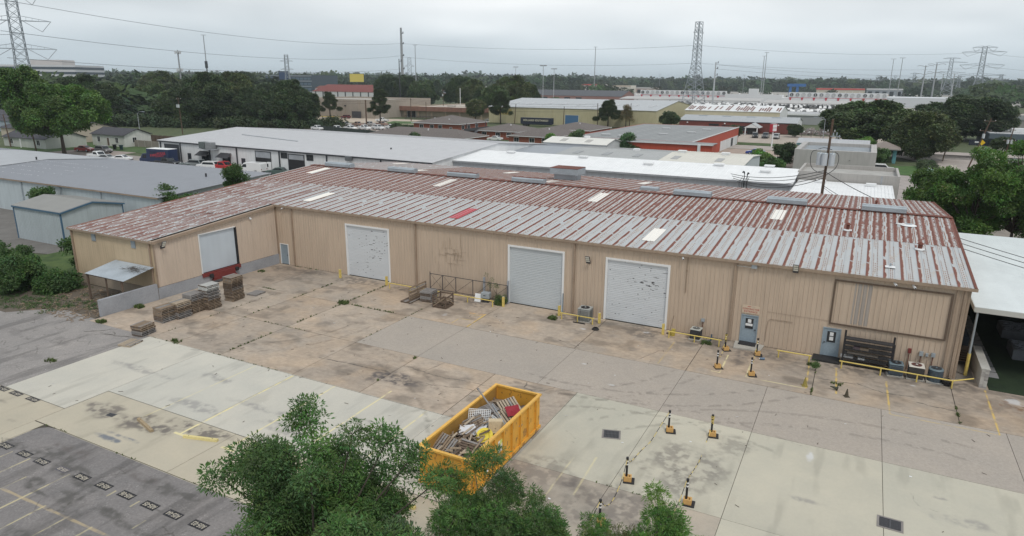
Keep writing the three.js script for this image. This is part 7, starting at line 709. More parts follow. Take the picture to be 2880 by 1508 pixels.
const leafM = (r, g, b, t = 0.25) => mat(r, g, b, { rough: 0.75, side: THREE.DoubleSide, phys: 1, transmission: t, thickness: 0 });
const LEAF = { whorl: leafBall(34, 0.24, 0.14, 0.026, 201, 0.65), narrow: leafBall(46, 0.2, 0.13, 0.013, 202, 0.65), vine: leafBall(26, 0.34, 0.2, 0.07, 203, 0.35), mid: leafBall(34, 0.6, 0.4, 0.14, 204, 0.4), oak: leafBall(46, 0.95, 0.5, 0.19, 205, 0.3), pine: leafBall(46, 0.55, 0.5, 0.035, 206, 0.75), far: leafBall(34, 2.6, 2.0, 0.9, 207, 0.2) };
const GRN = { bright: leafM(0.1, 0.21, 0.035, 0.3), fresh: leafM(0.13, 0.28, 0.05, 0.35), fg: leafM(0.085, 0.19, 0.04, 0.35), vine: leafM(0.07, 0.155, 0.035), oak: leafM(0.05, 0.088, 0.03, 0.15), oak2: leafM(0.07, 0.12, 0.035, 0.15), oak3: leafM(0.085, 0.12, 0.04, 0.15), pine: leafM(0.06, 0.09, 0.035, 0.1), olive: leafM(0.12, 0.15, 0.045), dry: leafM(0.2, 0.18, 0.08), teal: leafM(0.08, 0.16, 0.06), flower: leafM(0.11, 0.17, 0.06) };
function crownMesh(parent, geo, m, list, name = 'crown') { const o = shade(new THREE.InstancedMesh(geo, m, list.length)), d = new THREE.Object3D(), c = new THREE.Color(); list.forEach(([x, y, z, s, t], i) => { d.position.set(x, y, z); d.rotation.set(rr(-0.6, 0.6), rr(0, 6.28), rr(-0.6, 0.6)); d.scale.setScalar(s); d.updateMatrix(); o.setMatrixAt(i, d.matrix); o.setColorAt(i, c.setRGB(t * rr(0.75, 1.3), t * rr(0.9, 1.1), t * rr(0.6, 1.2))); }); o.name = name; o.userData.kind = 'stuff'; parent.add(o); return o; }
function lumpsIn(n, cy, rx, ry, rz, r0, r1) { const l = []; for (let i = 0; i < n; i++) { let x, y, z, q; do { x = rr(-1, 1); y = rr(-0.8, 1); z = rr(-1, 1); q = Math.hypot(x, y, z); } while (q > 1 || q < 0.3); const r = rr(r0, r1); l.push([x * Math.max(0.1, rx - r * 0.7), cy + y * Math.max(0.1, ry - r * 0.7), z * Math.max(0.1, rz - r * 0.7), r]); } return l; }
// o: h0 trunk split height, r trunk radius, lumps, geo, m, dens clusters per square metre of lump, s cluster scale
function tree(name, label, x, z, ry, o, cat = 'tree', group) {
  const t = thing(name, label, cat, x, -0.06, z, ry, group), top = V(rr(-0.3, 0.3), o.h0, rr(-0.3, 0.3)), limbs = [];
  if (!o.noTrunk) part(t, 'trunk', [bar(V(0, 0, 0), V(top.x * 0.4, o.h0 * 0.5, top.z * 0.4), o.r * 0.82, o.r * 1.15, 9), bar(V(top.x * 0.4, o.h0 * 0.5, top.z * 0.4), top, o.r * 0.6, o.r * 0.84, 9)], o.bark ?? M.bark);
  const list = []; for (const [lx, ly, lz, lr] of o.lumps) {
    const c = V(lx, ly, lz), md = top.clone().lerp(c, 0.5).add(V(rr(-0.1, 0.1) * lr * 3, rr(0, 0.25) * lr, rr(-0.1, 0.1) * lr * 3)); if (!o.noTrunk) { limbs.push(bar(top, md, o.r * 0.3, o.r * 0.5, 5), bar(md, c, o.r * 0.14, o.r * 0.3, 5)); for (let k = 0; k < (o.twigs ?? 3); k++) { const a = rr(0, 6.28); limbs.push(bar(c, c.clone().add(V(Math.cos(a) * lr * 0.85, rr(-0.2, 0.9) * lr, Math.sin(a) * lr * 0.85)), o.r * 0.05, o.r * 0.12, 4)); } }
    const n = Math.round(o.dens * lr * lr * 4), hue = rr(0.75, 1.2); for (let i = 0; i < n; i++) { const d = V(rr(-1, 1), rr(-0.75, 1), rr(-1, 1)).normalize(), q = lr * (0.5 + 0.55 * Math.sqrt(rnd())); list.push([lx + d.x * q, ly + d.y * q * (o.flat ?? 0.85), lz + d.z * q, o.s * rr(0.7, 1.25), hue * rr(0.72, 1.25)]); }
  }
  if (limbs.length) part(t, 'limbs', limbs, o.bark ?? M.bark); const cr = crownMesh(t, o.geo, o.m, list); if (o.flowers) crownMesh(t, LEAF.whorl, mat(0.6, 0.62, 0.58, { rough: 0.8, side: THREE.DoubleSide }), list.filter(() => rnd() < 0.02).map((a) => [a[0], a[1] + 0.3, a[2], 1.3, 1]), 'blossom'); return t;
}
// foreground trees
reseed(301);
{ const lumps = lumpsIn(56, 4.3, 3.7, 2.9, 3.2, 0.42, 0.85); for (const [x, y, z] of [[-1.6, 6.9, -0.8], [-1.2, 7.3, -0.9], [-2.5, 6.3, 0.4], [0.4, 6.9, -1.2], [1.5, 6.7, -1.5], [2.4, 6.4, -1.8], [-0.4, 6.6, -0.2], [-3.2, 5.6, 1.2], [3.2, 5.6, -1.8]]) lumps.push([x, y, z, rr(0.35, 0.6)]);
  tree('shade_tree', 'large leafy tree in the foreground left of the dumpster', 37.2, 34.0, 0, { h0: 2.2, r: 0.12, lumps, geo: LEAF.whorl, m: GRN.fg, dens: 24, s: 1.0, bark: M.bark, twigs: 5 }); }
{ const lumps = lumpsIn(24, 3.9, 2.7, 1.9, 1.9, 0.4, 0.75); for (const [x, y, z] of [[-1.2, 5.5, -0.6], [-0.6, 5.8, -0.8], [0.2, 5.3, -0.4], [1.1, 5.2, -0.3], [1.9, 4.9, 0.1], [-1.9, 5.2, 0]]) lumps.push([x, y, z, rr(0.3, 0.45)]); tree('narrow_leaf_tree', 'feathery narrow-leaved tree in front of the near end of the dumpster', 42.1, 31.2, 0, { h0: 1.4, r: 0.08, lumps, geo: LEAF.narrow, m: GRN.fg, dens: 34, s: 1.1, bark: M.barkPale, twigs: 8 }); }
tree('shrubby_tree', 'leafy shrub between the two foreground trees at the bottom edge', 39.9, 34.2, 0, { h0: 1.2, r: 0.1, lumps: lumpsIn(18, 3.4, 2.2, 1.4, 1.6, 0.5, 0.8), geo: LEAF.whorl, m: GRN.teal, dens: 26, s: 1, bark: M.barkPale }); tree('shrubby_tree', 'dark leafy shrub at the bottom edge right of the feathery tree', 44.3, 32.8, 0, { h0: 1.2, r: 0.1, lumps: lumpsIn(14, 3.3, 1.6, 1.3, 1.2, 0.4, 0.7), geo: LEAF.narrow, m: GRN.fg, dens: 34, s: 1.2, bark: M.barkPale });
{ const lumps = lumpsIn(11, 4.7, 1.15, 1.2, 0.9, 0.3, 0.5); lumps.push([-0.3, 6.0, -0.2, 0.3], [1.35, 5.0, 0.2, 0.3], [1.5, 4.5, 0.1, 0.35]); tree('green_sapling', 'bright green sapling at the bottom edge beside the post rows', 47.4, 30.4, 0, { h0: 2.6, r: 0.07, lumps, geo: LEAF.narrow, m: GRN.fresh, dens: 48, s: 1.0, bark: M.barkPale, twigs: 7 }); tree('green_sapling', 'thin yellowish sapling left of the bright green one', 46.2, 30.9, 0, { h0: 3.4, r: 0.04, lumps: [[0, 4.7, 0, 0.38], [0.2, 4.3, 0.1, 0.35]], geo: LEAF.narrow, m: GRN.olive, dens: 40, s: 0.9, bark: M.barkPale, twigs: 9 }); tree('green_sapling', 'small sapling tip at the bottom edge next to the nearest post', 44.9, 29.6, 0, { h0: 2, r: 0.05, lumps: [[0, 3.7, 0, 0.5], [0.2, 3.2, 0, 0.5]], geo: LEAF.narrow, m: GRN.fresh, dens: 44, s: 0.9, bark: M.barkPale }); }
// left thicket and creepers
reseed(311);
for (const [l, x, z, rx, ry, rz, cy, n] of [['tall creeper-covered shrub against the wing end wall', -13.2, 11.2, 2.0, 2.4, 2.0, 2.2, 20], ['dense green shrub at the left edge of the asphalt', -13.5, 17.5, 3.4, 2.0, 2.6, 1.2, 30], ['broad creeper mound behind the left-edge shrub', -19.5, 16.5, 4, 2.4, 3.4, 1.6, 32], ['dark green thicket at the far left edge', -26, 17, 4.6, 2.6, 4, 1.6, 32], ['low creeper mound spilling toward the dirt strip', -10, 15.8, 1.9, 1.1, 1.8, 0.6, 16]]) tree('creeper_shrub', l, x, z, 0, { h0: 1, r: 0.1, lumps: lumpsIn(n, cy, rx, ry, rz, 0.5, 0.95), geo: LEAF.vine, m: GRN.vine, dens: 20, s: 0.85, noTrunk: 1 }, 'shrub', 'creeper shrubs at the left');
for (const [l, x, z, h, r, n] of [['slender creeper-wrapped tree rising behind the wing roof', -16.5, -9.5, 8.6, 1.9, 16], ['low bushy creeper behind the wing roof', -20.5, -4.5, 5.2, 3.4, 20], ['small bush between the creeper tree and the shed', -25, -6, 5.4, 2.4, 12], ['small leafy treetop behind the far wing roof', -12.8, -18.5, 7.4, 1.6, 9], ['small bush behind the blue-trimmed shed', -41.5, -0.8, 4.6, 1.6, 10]]) tree('creeper_tree', l, x, z, 0, { h0: h * 0.4, r: 0.16, lumps: lumpsIn(n, h * 0.66, r, h * 0.34, r, 0.5, 0.9), geo: LEAF.vine, m: GRN.vine, dens: 18, s: 0.9 });
tree('wild_plant', 'tall wild plant growing at the right end of the gate frame', 25.8, 0.6, 0, { h0: 0.8, r: 0.025, lumps: [[0, 0.4, 0.2, 0.4], [-0.3, 0.5, 0, 0.3], [-0.35, 1.5, 0, 0.2], [-1.0, 1.5, 0, 0.16], [-0.7, 2.0, 0, 0.13], [0.3, 0.5, 0.1, 0.35], [-1.3, 2.4, 0, 0.1]], geo: LEAF.whorl, m: GRN.vine, dens: 34, s: 0.6 }, 'plant'); tree('weed_plant', 'small leggy weed beside the black door mat', 50.2, 2.9, 0, { h0: 0.35, r: 0.012, lumps: [[0, 0.55, 0, 0.25], [0.2, 0.5, 0, 0.16]], geo: LEAF.whorl, m: GRN.vine, dens: 40, s: 0.5 }, 'plant');
// right tree cluster
reseed(321);
[['leftmost tree of the leafy cluster, touching the roof corner', 58.9, -40.5, 9.4, 3.8], ['second tree of the leafy cluster right of the warehouse', 62.4, -39.6, 11.6, 4.8], ['middle tree of the leafy cluster right of the warehouse', 66.7, -40.8, 12.4, 5], ['right tree of the leafy cluster right of the warehouse', 71.6, -39, 12, 5.2]].forEach(([l, x, z, h, r]) => tree('leafy_tree', l, x, z, rr(0, 6), { h0: 2.6, r: 0.22, lumps: lumpsIn(60, h * 0.56, r, h * 0.46, r * 0.9, 0.55, 1.2), geo: LEAF.vine, m: GRN.bright, dens: 15, s: 1.15, flowers: 1 }));
// left tree and oaks
reseed(331);
tree('broad_tree', 'tall bright green tree standing before the bungalows at left', -121.9, -49.5, 0, { h0: 5, r: 0.45, lumps: [...lumpsIn(74, 10.5, 12, 7, 10, 1.0, 2.3), ...lumpsIn(26, 16.5, 6, 4.4, 6, 0.8, 1.8).map((a) => [a[0] - 7, a[1], a[2] + 5, a[3]])], geo: LEAF.oak, m: GRN.bright, dens: 5.4, s: 0.95, bark: M.bark });
tree('broad_tree', 'green tree at the left edge beside the bungalows', -158, -34, 0, { h0: 3, r: 0.3, lumps: lumpsIn(24, 5.5, 6, 4, 5, 1.2, 2.2), geo: LEAF.oak, m: GRN.vine, dens: 5, s: 1 });
const oakP = tree('live_oak', 'wide dark live oak right of the board fence', -146, -147, 0, { h0: 3.5, r: 0.6, lumps: lumpsIn(62, 7.8, 11, 7.4, 10, 1.0, 2.7), geo: LEAF.oak, m: GRN.oak, dens: 4.6, s: 1.15 }, 'tree', 'dark live oaks');
const oakQ = tree('live_oak', 'tall dark live oak in the middle of the oak mass at left', -178, -136, 0, { h0: 4, r: 0.7, lumps: lumpsIn(72, 10, 12, 9.6, 11, 1.1, 2.9), geo: LEAF.oak, m: GRN.oak, dens: 4.4, s: 1.2 }, 'tree', 'dark live oaks');
const oakSpots = [['dark live oak behind the bungalow lawn', -203, -104, 0.85, 0], ['dark live oak at the left end of the oak mass', -228, -122, 0.95, 1], ['dark live oak just left of the tallest one', -196, -140, 0.95, 0], ['dark live oak behind the tallest one', -205, -172, 1.05, 1], ['dark live oak behind the street lamp', -166, -150, 0.95, 0], ['dark live oak next to the pickup lot', -154, -160, 0.9, 1], ['oak beyond the left oak mass', -250, -165, 1, 0], ['oak behind the striped store trees', -262, -205, 1.05, 1], ['dark oak behind the tan store left end', -240, -230, 1, 0], ['oak at the left foot of the concrete monopole', -268, -372, 1.1, 1], ['oak right of the lattice pylon by the monopole', -230, -360, 1.15, 0], ['dark oak behind the brown-banded shop', -165, -318, 0.95, 1], ['second dark oak behind the brown-banded shop', -150, -305, 0.85, 0], ['third dark oak behind the brown-banded shop', -190, -345, 1.05, 1], ['oak left of the yellow warehouse', -118, -262, 1, 0], ['second oak left of the yellow warehouse', -126, -298, 1.05, 1], ['third oak left of the yellow warehouse', -140, -340, 1.05, 0], ['oak behind the grey-roofed hall', -290, -420, 1.1, 1], ['oak in front of the striped office at left', -300, -180, 1, 0], ['oak behind the shops at far left', -330, -230, 1.1, 1], ['oak beside the petrol canopy at far left', -370, -210, 1, 0], ['small oak left of the car hall', -185, -395, 0.6, 1], ['big oak left of the street lamp behind the stucco box', 53, -182, [1.3, 0.68, 1.1], 1], ['huge dark oak over the street at right', 63, -148.4, [0.95, 0.76, 0.9], 0], ['big oak behind the leaning grey pole', 78.7, -226, [1.3, 0.74, 1.2], 1], ['oak beyond the slate shop at the right edge', 124, -330, 1, 0], ['dark oak between the two big oaks at right', 67, -205, [0.8, 0.62, 0.8], 0], ['oak on the grass rise at the right edge', 140, -420, 1.1, 1], ['oak behind the red roofed block', -330, -520, 1.2, 0], ['oak in front of the dark glass office', -430, -380, 1.2, 1], ['oak behind the dark glass office', -480, -480, 1.1, 0], ['oak left of the dark glass office', -500, -400, 1.2, 1]];
oakSpots.forEach(([l, x, z, s, k], i) => { const c = copy(k ? oakQ : oakP, l, x, -0.06, z, i * 1.7); c.traverse((q) => { if (q.isInstancedMesh) q.material = [GRN.oak, GRN.oak, GRN.oak2, GRN.oak3][(i * 5) % 4]; }); Array.isArray(s) ? c.scale.set(...s) : c.scale.set(s * (1 + 0.15 * Math.sin(i)), s, s); });
{ reseed(336); const L = []; for (let i = 0; i < 1500; i++) { const t = rnd(), x = lerp(-235, -138, t) + rr(-10, 10), z = lerp(-112, -150, t) + rr(-14, 8); L.push([x, rr(0.3, 2.6), z, rr(1.2, 2.2), rr(0.6, 1)]); } tag(crownMesh(scene, LEAF.oak, GRN.oak, L, 'oak_undergrowth'), 'dark undergrowth beneath the oak mass at left', 'undergrowth', null, 'stuff'); }
// pines
reseed(341);
function pineLumps(h, r) { const l = []; for (let i = 0; i < 26; i++) { const f = i / 25, y = h * (0.34 + 0.62 * f), q = r * (1.05 - 0.75 * f) * rr(0.5, 1), a = i * 2.4; l.push([Math.cos(a) * q, y + rr(-0.3, 0.3), Math.sin(a) * q, rr(0.5, 0.95) * (1 - 0.3 * f) * r / 4]); } return l; }
[['pine in front of the tan store', -178, -206, 12.2, 4.6], ['pine at the right part of the tan store', -130.8, -184, 14.2, 4.8], ['pine at the left end of the tan store', -196, -192, 14.5, 4.6], ['pine at the left end of the yellow warehouse', -89.8, -214, 13.4, 5], ['large pine in front of the yellow warehouse', -41.8, -216, 10.6, 5.4]].forEach(([l, x, z, h, r]) => tree('pine_tree', 'broad ' + l, x, z, rr(0, 6), { h0: h * 0.86, r: 0.28, lumps: pineLumps(h, r), geo: LEAF.pine, m: GRN.pine, dens: 16, s: 0.95, flat: 0.42, twigs: 2 }, 'tree', 'pines along the far road'));
tree('cypress_tree', 'sparse brownish cypress before the yellow warehouse', -34.6, -217, 0, { h0: 8, r: 0.2, lumps: pineLumps(9, 3).map((a) => [...a.slice(0, 3), a[3] * 0.9]), geo: LEAF.pine, m: GRN.dry, dens: 8, s: 1 }); tree('round_tree', 'round dark tree before the brick building', -15.2, -211, 0, { h0: 2, r: 0.2, lumps: lumpsIn(18, 4.4, 4, 2.8, 3.4, 0.9, 1.5), geo: LEAF.mid, m: GRN.oak, dens: 7, s: 1.2 }); tree('round_tree', 'small round tree on the verge before the white porch', 14.0, -173.5, 0, { h0: 1.4, r: 0.15, lumps: lumpsIn(16, 3.2, 2.6, 2.0, 2.2, 0.7, 1.1), geo: LEAF.mid, m: GRN.oak, dens: 9, s: 1 }); tree('round_tree', 'olive green tree left of the yellow warehouse', -108, -224, 0, { h0: 3, r: 0.25, lumps: lumpsIn(24, 6, 4.8, 4, 4.4, 1.2, 2), geo: LEAF.mid, m: GRN.olive, dens: 6, s: 1.4 }); tree('crape_myrtle', 'dark multi-stemmed small tree by the slate shop', 82.3, -162.2, 0, { h0: 1.6, r: 0.2, lumps: lumpsIn(14, 3.6, 2.9, 1.4, 2.4, 0.8, 1.3), geo: LEAF.mid, m: GRN.oak, dens: 8, s: 1 });
reseed(351);
[['bright bush left of the stucco box', 31, -113, 3.6, 2.4, 'fresh'], ['dark tree beside the left wall of the stucco box', 35.6, -114, 5.6, 2.2, 'oak'], ['flowering bush near the white sedan left of the stucco box', 27.5, -108, 2.6, 2.2, 'vine'], ['bush along the wall behind the cream roof', 34.6, -101, 3, 2.4, 'vine'], ['bush in front of the red building', 3, -105, 6.4, 3, 'teal'], ['small bush left of the red building front', -10.8, -106, 7.4, 1.8, 'teal'], ['bush beside the low brick house', -27.6, -128, 4.2, 2, 'fresh'], ['row of bushes behind the stucco box', 51.5, -152, 4.4, 3.4, 'fresh'], ['shrub by the teal column', 54.6, -131.5, 3.6, 2, 'vine'], ['dark shrub right of the brick building', 29, -208, 4.4, 2.6, 'oak'], ['bush beside the brick apartments', -86, -141, 3.6, 2.6, 'oak'], ['second bush beside the brick apartments', -92.5, -144, 3.4, 2.6, 'oak'], ['bush behind the low brown hip roof', -62, -111, 3.8, 1.8, 'teal'], ['palm-like bush among the buses', -160, -430, 6, 5, 'olive']].forEach(([l, x, z, h, r, m]) => tree('bush', l, x, z, 0, { h0: h * 0.3, r: 0.1, lumps: lumpsIn(14, h * 0.55, r, h * 0.45, r, r * 0.28, r * 0.45), geo: LEAF.mid, m: GRN[m], dens: 9, s: 0.9 }, 'bush'));
{ const t = thing('hedge', 'dark clipped hedge curving beside the lawn at right', 'hedge', 64, -0.05, -122); reseed(355); const l = []; for (let i = 0; i < 700; i++) l.push([rr(-1.4, 1.4) + Math.sin(i) * 0.3, rr(0.1, 1.3), rr(-11, 11), 0.7, rr(0.6, 1.1)]); crownMesh(t, LEAF.mid, GRN.oak, l, 'foliage'); for (const z of [-8, 0, 8]) part(t, 'stem', cyl(0.08, 0.06, 0.8, 0, 0, z, 6), M.bark); }
// distant woodland, one mass to the horizon
reseed(361);
{ const g = mg([[0, 0, 0, 1], [7, -1.5, 3, 0.8], [-6, -2, -4, 0.85], [2, 1.5, -7, 0.75]].map(([x, y, z, s]) => { const q = LEAF.far.clone(); q.scale(s * 1.9, s * 1.5, s * 1.9); q.rotateY(x); q.translate(x, y, z); return q; })), L = []; const cx = 51, cz = 48;
  const belt = (n, a0, a1, d0, d1, h0, h1, s0, s1, thr = 0) => { for (let i = 0; i < n; i++) { const a = rr(a0, a1) * Math.PI / 180, d = Math.sqrt(lerp(d0 * d0, d1 * d1, rnd())), X = cx + Math.sin(a) * d, Z = cz - Math.cos(a) * d; if (thr && fbm(X * 0.006 + 50, Z * 0.006 + 50, 371, 2) < thr) continue; const s = rr(s0, s1); L.push([X, rr(h0, h1), Z, s, rr(0.65, 1.25)]); } };
  belt(2600, -72, -22, 1250, 1900, 7, 17, 1.2, 2.0); belt(2000, -24, 18, 1500, 2200, 7, 14, 1.2, 1.9); belt(1800, -72, -20, 2200, 4200, 14, 26, 1.6, 3); belt(1300, -20, 18, 2200, 4200, 11, 19, 1.6, 3); belt(900, -72, -46, 600, 1250, 6, 12, 1, 1.6); belt(500, -48, -30, 760, 1250, 6, 10, 1, 1.5, 0.5); belt(300, -30, 16, 900, 1500, 5, 8, 0.8, 1.3, 0.55); belt(160, -66, -48, 330, 600, 5, 9, 0.8, 1.2); belt(120, 6, 16, 600, 1500, 6, 10, 1, 1.5);
  const o = crownMesh(scene, g, mat(0.045, 0.075, 0.032, { rough: 0.95, side: THREE.DoubleSide }), L, 'distant_woodland'); tag(o, 'distant belt of dark green woodland along the horizon', 'woodland', null, 'stuff'); }
{ reseed(381); const L = []; for (let i = 0; i < 1500; i++) { const x = rr(-13.8, -0.6), z = rr(14, 21); if (fbm(x * 0.8, z * 0.8, 382, 2) + (x + 7) * -0.03 < 0.5) continue; L.push([x, 0.0, z, rr(0.25, 0.5), rr(0.6, 1.2)]); } const o = crownMesh(scene, LEAF.vine, GRN.vine, L, 'ground_creeper'); tag(o, 'low green creeper spreading over the dirt strip at left', 'creeper', null, 'stuff'); const D = []; for (let i = 0; i < 500; i++) { const x = rr(-9, -0.5), z = rr(14.2, 20.2), a = rr(0, 6); D.push(bar(V(x, 0.0, z), V(x + Math.cos(a) * rr(0.1, 0.5), rr(0.01, 0.08), z + Math.sin(a) * rr(0.1, 0.5)), 0.02, 0.05)); } tag(single('leaf_litter', 'dead leaves and sticks on the dirt strip', 'litter', D, M.wood), 'dead leaves and sticks on the dirt strip', 'litter', null, 'stuff'); }
// ---------- masts, pylons, wires ----------
reseed(141);
function utilityPole(label, x, z, h, lean, arms, o = {}) { const t = thing('utility_pole', label, 'utility pole', x, -0.06, z, o.ry ?? 0); part(t, 'pole', bar(V(0, 0, 0), V(lean, h, 0), o.r0 ?? 0.12, o.r1 ?? 0.17, 10), o.m ?? M.poleWood); for (const [y, w] of arms) { const a = part(t, 'cross_arm', bx(lean * y / h - w / 2, lean * y / h + w / 2, y - 0.06, y + 0.06, -0.22, -0.1), M.woodDark); part(a, 'insulator', [-0.45, 0, 0.45].map((k) => cyl(0.05, 0.06, 0.2, lean * y / h + k * w, y + 0.06, -0.16, 8)), M.whiteWall); } if (o.cans) for (let k = 0; k < o.cans; k++) { const c = part(t, 'transformer', cyl(0.27, 0.27, 0.95, lean * o.cy / h + (k - (o.cans - 1) / 2) * 0.75, o.cy - 0.5, 0.42, 14), mat(0.5, 0.53, 0.55, { rough: 0.4 })); part(c, 'bushing', cyl(0.05, 0.05, 0.25, lean * o.cy / h + (k - (o.cans - 1) / 2) * 0.75, o.cy + 0.45, 0.42, 8), M.grey); } return t; }
{ // main pole behind the warehouse with transformer bank
  const t = utilityPole('dark wooden utility pole with transformers rising behind the rusty roof', 47.3, -40.5, 14.1, 0.25, [[12.6, 0.8]], { r0: 0.13, r1: 0.2 });
  for (const [dx, dz] of [[-0.85, 0.1], [-0.3, 0.5], [0.5, 0.35]]) { const c = part(t, 'transformer', cyl(0.33, 0.33, 1.35, 0.2 + dx, 8.75, dz, 16), mat(0.52, 0.56, 0.6, { rough: 0.4 })); part(c, 'transformer_lid', cyl(0.35, 0.3, 0.1, 0.2 + dx, 10.1, dz, 16), M.galv); part(c, 'bushing', cyl(0.05, 0.05, 0.3, 0.2 + dx, 10.2, dz, 8), M.grey); }
  part(t, 'looped_cable', [tube([V(-1, 10.5, 0.2), V(-1.5, 10.3, 0.3), V(-1.45, 8.6, 0.4), V(-0.6, 7.9, 0.4), V(0.1, 8.0, 0.2)], 0.04), tube([V(0.9, 10.4, 0.3), V(1.35, 10, 0.3), V(1.25, 8.6, 0.3), V(0.3, 7.6, 0.2)], 0.04), tube([V(-0.9, 10.6, 0.2), V(-0.3, 10.8, 0.3), V(0.6, 10.6, 0.3)], 0.035)], M.wire); part(t, 'insulator', [cyl(0.07, 0.07, 0.35, 0.5, 12.2, 0.1), cyl(0.07, 0.07, 0.35, 0.85, 12.25, 0.1), cyl(0.06, 0.06, 0.3, 1.15, 12.0, 0.1), bx(0.2, 1.3, 12.1, 12.18, 0.05, 0.15)], M.galv); }
function sag(a, b, s) { const p = []; for (let i = 0; i <= 8; i++) { const t = i / 8, v = a.clone().lerp(b, t); v.y -= 4 * s * t * (1 - t); p.push(v); } return p; }
function wire(label, a, b, s, r = 0.025, m = M.wire) { single('power_line', label, 'wire', tube(sag(a, b, s), r, 5, 24), m, 'overhead wires'); }
const PT = V(47.45, 8.1, -40.4); [[V(24, 5.3, -53.1), 1.2, 'top'], [V(24.2, 5.0, -53.1), 1.4, 'second'], [V(24.4, 4.7, -53.1), 1.7, 'third'], [V(24.6, 4.4, -53.1), 1.9, 'lowest']].forEach(([b, s, d], i) => wire(`${d} of the thick cables from the pole to the white building`, PT.clone().add(V(0, -0.3 * i, 0)), b.add(V(10.5, 0, -0.4)), s * 0.6, 0.04)); wire('thick cable from the utility pole toward the right tree cluster', V(47.5, 7.9, -40.3), V(61, 3.9, -33), 0.7, 0.04); wire('upper service cable from the utility pole over the annex to the right', V(47.4, 6.3, -40.3), V(58.5, 5.2, -18), 0.5, 0.03); wire('lower service cable from the utility pole over the annex to the right', V(47.4, 6.1, -40.3), V(58.6, 5.0, -17), 0.7, 0.02);
for (let i = 0; i < 3; i++) wire(`${ORD[i]} service cable crossing the white canopy`, V(58.4, 6.2 - i * 0.2, -16 + i), V(78, 5.1 - i * 0.1, 2 + i * 1.5), 0.25, 0.025);
// poles: label, x, z, height, lean, arms, options
utilityPole('leaning wooden pole with street light in front of the grey bungalow', -134.9, -50.1, 9.5, -1.0, [[8.6, 1.6]], {}); utilityPole('wooden pole at the far left edge beside the bungalows', -150, -52, 8.5, -0.9, [], {}); utilityPole('pole with paired transformers among the dark oaks', -150, -104, 12, -0.3, [[11.4, 2.2]], { cans: 2, cy: 9.2 }); utilityPole('thin dark pole in the tan store parking area', -171, -189.6, 12.1, -0.5, []); utilityPole('thick dark pole beside the pickup lot fence', -121.1, -163, 10.5, 0, [], { r0: 0.25, r1: 0.3 }); utilityPole('dark pole in front of the brown-banded shop', -133, -209, 10.1, 0, [[9.6, 1.4]]); utilityPole('dark pole at the right part of the brown-banded shop', -122, -205, 8.8, 0, []); utilityPole('pole with cross arms behind the brown-banded shop', -150, -262, 13.5, 0, [[12.8, 2.4], [11.4, 2]], { cans: 1, cy: 10.5 }); utilityPole('leaning pole in front of the yellow warehouse at its left', -85.5, -219, 8.4, 0.6, []); utilityPole('pole left of the blue door of the yellow warehouse', -61.2, -216, 8.0, 0.2, []); utilityPole('pole right of the big pine at the yellow warehouse', -46.6, -217, 9.6, -0.2, []); utilityPole('pole through the sparse cypress at the yellow warehouse', -33.5, -218, 9.8, 0.3, []);
utilityPole('leaning grey pole with two transformers in front of the right oaks', 79.7, -218, 12.4, 2.6, [[11.3, 1.4]], { cans: 2, cy: 9.2, m: mat(0.24, 0.22, 0.2, { map: T.wood }) }); utilityPole('leaning dark pole beside the yellow diamond sign', 72.4, -134.3, 11.0, 2.6, [[10.4, 2.2], [8.3, 2.2]], { cans: 1, cy: 7.2 }); utilityPole('pole behind the crape myrtle at the right edge', 82.2, -158.5, 8, 0.9, [[7.4, 1.2], [4.8, 2.6]], { cans: 2, cy: 4.6 }); utilityPole('short leaning pole under the large oak', 68.4, -147, 6.6, 0.7, [], { m: M.barkPale }); utilityPole('tall white slim pole right of the brown-banded shop', -153, -284, 13.8, 0, [], { m: M.whiteWall, r0: 0.16, r1: 0.22 });
function streetLamp(label, x, z, h, dir) { const t = thing('street_lamp', label, 'street lamp', x, -0.06, z); part(t, 'pole', cyl(0.11, 0.07, h, 0, 0, 0, 10), M.grey); part(t, 'arm', tube([V(0, h - 0.3, 0), V(dir * 0.6, h + 0.35, 0), V(dir * 2.4, h + 0.45, 0)], 0.05, 6), M.grey); part(t, 'lamp_head', rbox(0.8, 0.16, 0.32, 0.03, dir * 2.6, h + 0.36, 0), M.galv); }
streetLamp('street lamp in front of the dark oaks at left', -128, -74, 8.6, 1); streetLamp('grey street lamp with curved arm behind the stucco box', 40.6, -160, 8.6, -1); streetLamp('street lamp beside the pickup lot and dark oaks', -142, -150, 6.5, -1);
{ const t = thing('pole_sign', 'red and white box sign on a white pole by the street', 'sign', 26.8, -0.05, -165.4, -0.5); part(t, 'pole', cyl(0.22, 0.22, 4.4, 0, 0, 0, 12), M.white); const b = part(t, 'sign_box', bx(-0.45, 0.45, 4.3, 6.6, -1.1, 1.1), mat(0.45, 0.02, 0.04, { rough: 0.4 })); part(b, 'white_face', [bx(0.451, 0.47, 4.5, 5.35, -0.9, 0.9), bx(0.451, 0.47, 5.5, 6.4, -0.9, 0.9)], M.white); part(b, 'top_cap', bx(-0.46, 0.46, 6.601, 6.64, -1.11, 1.11), M.whiteWall); }
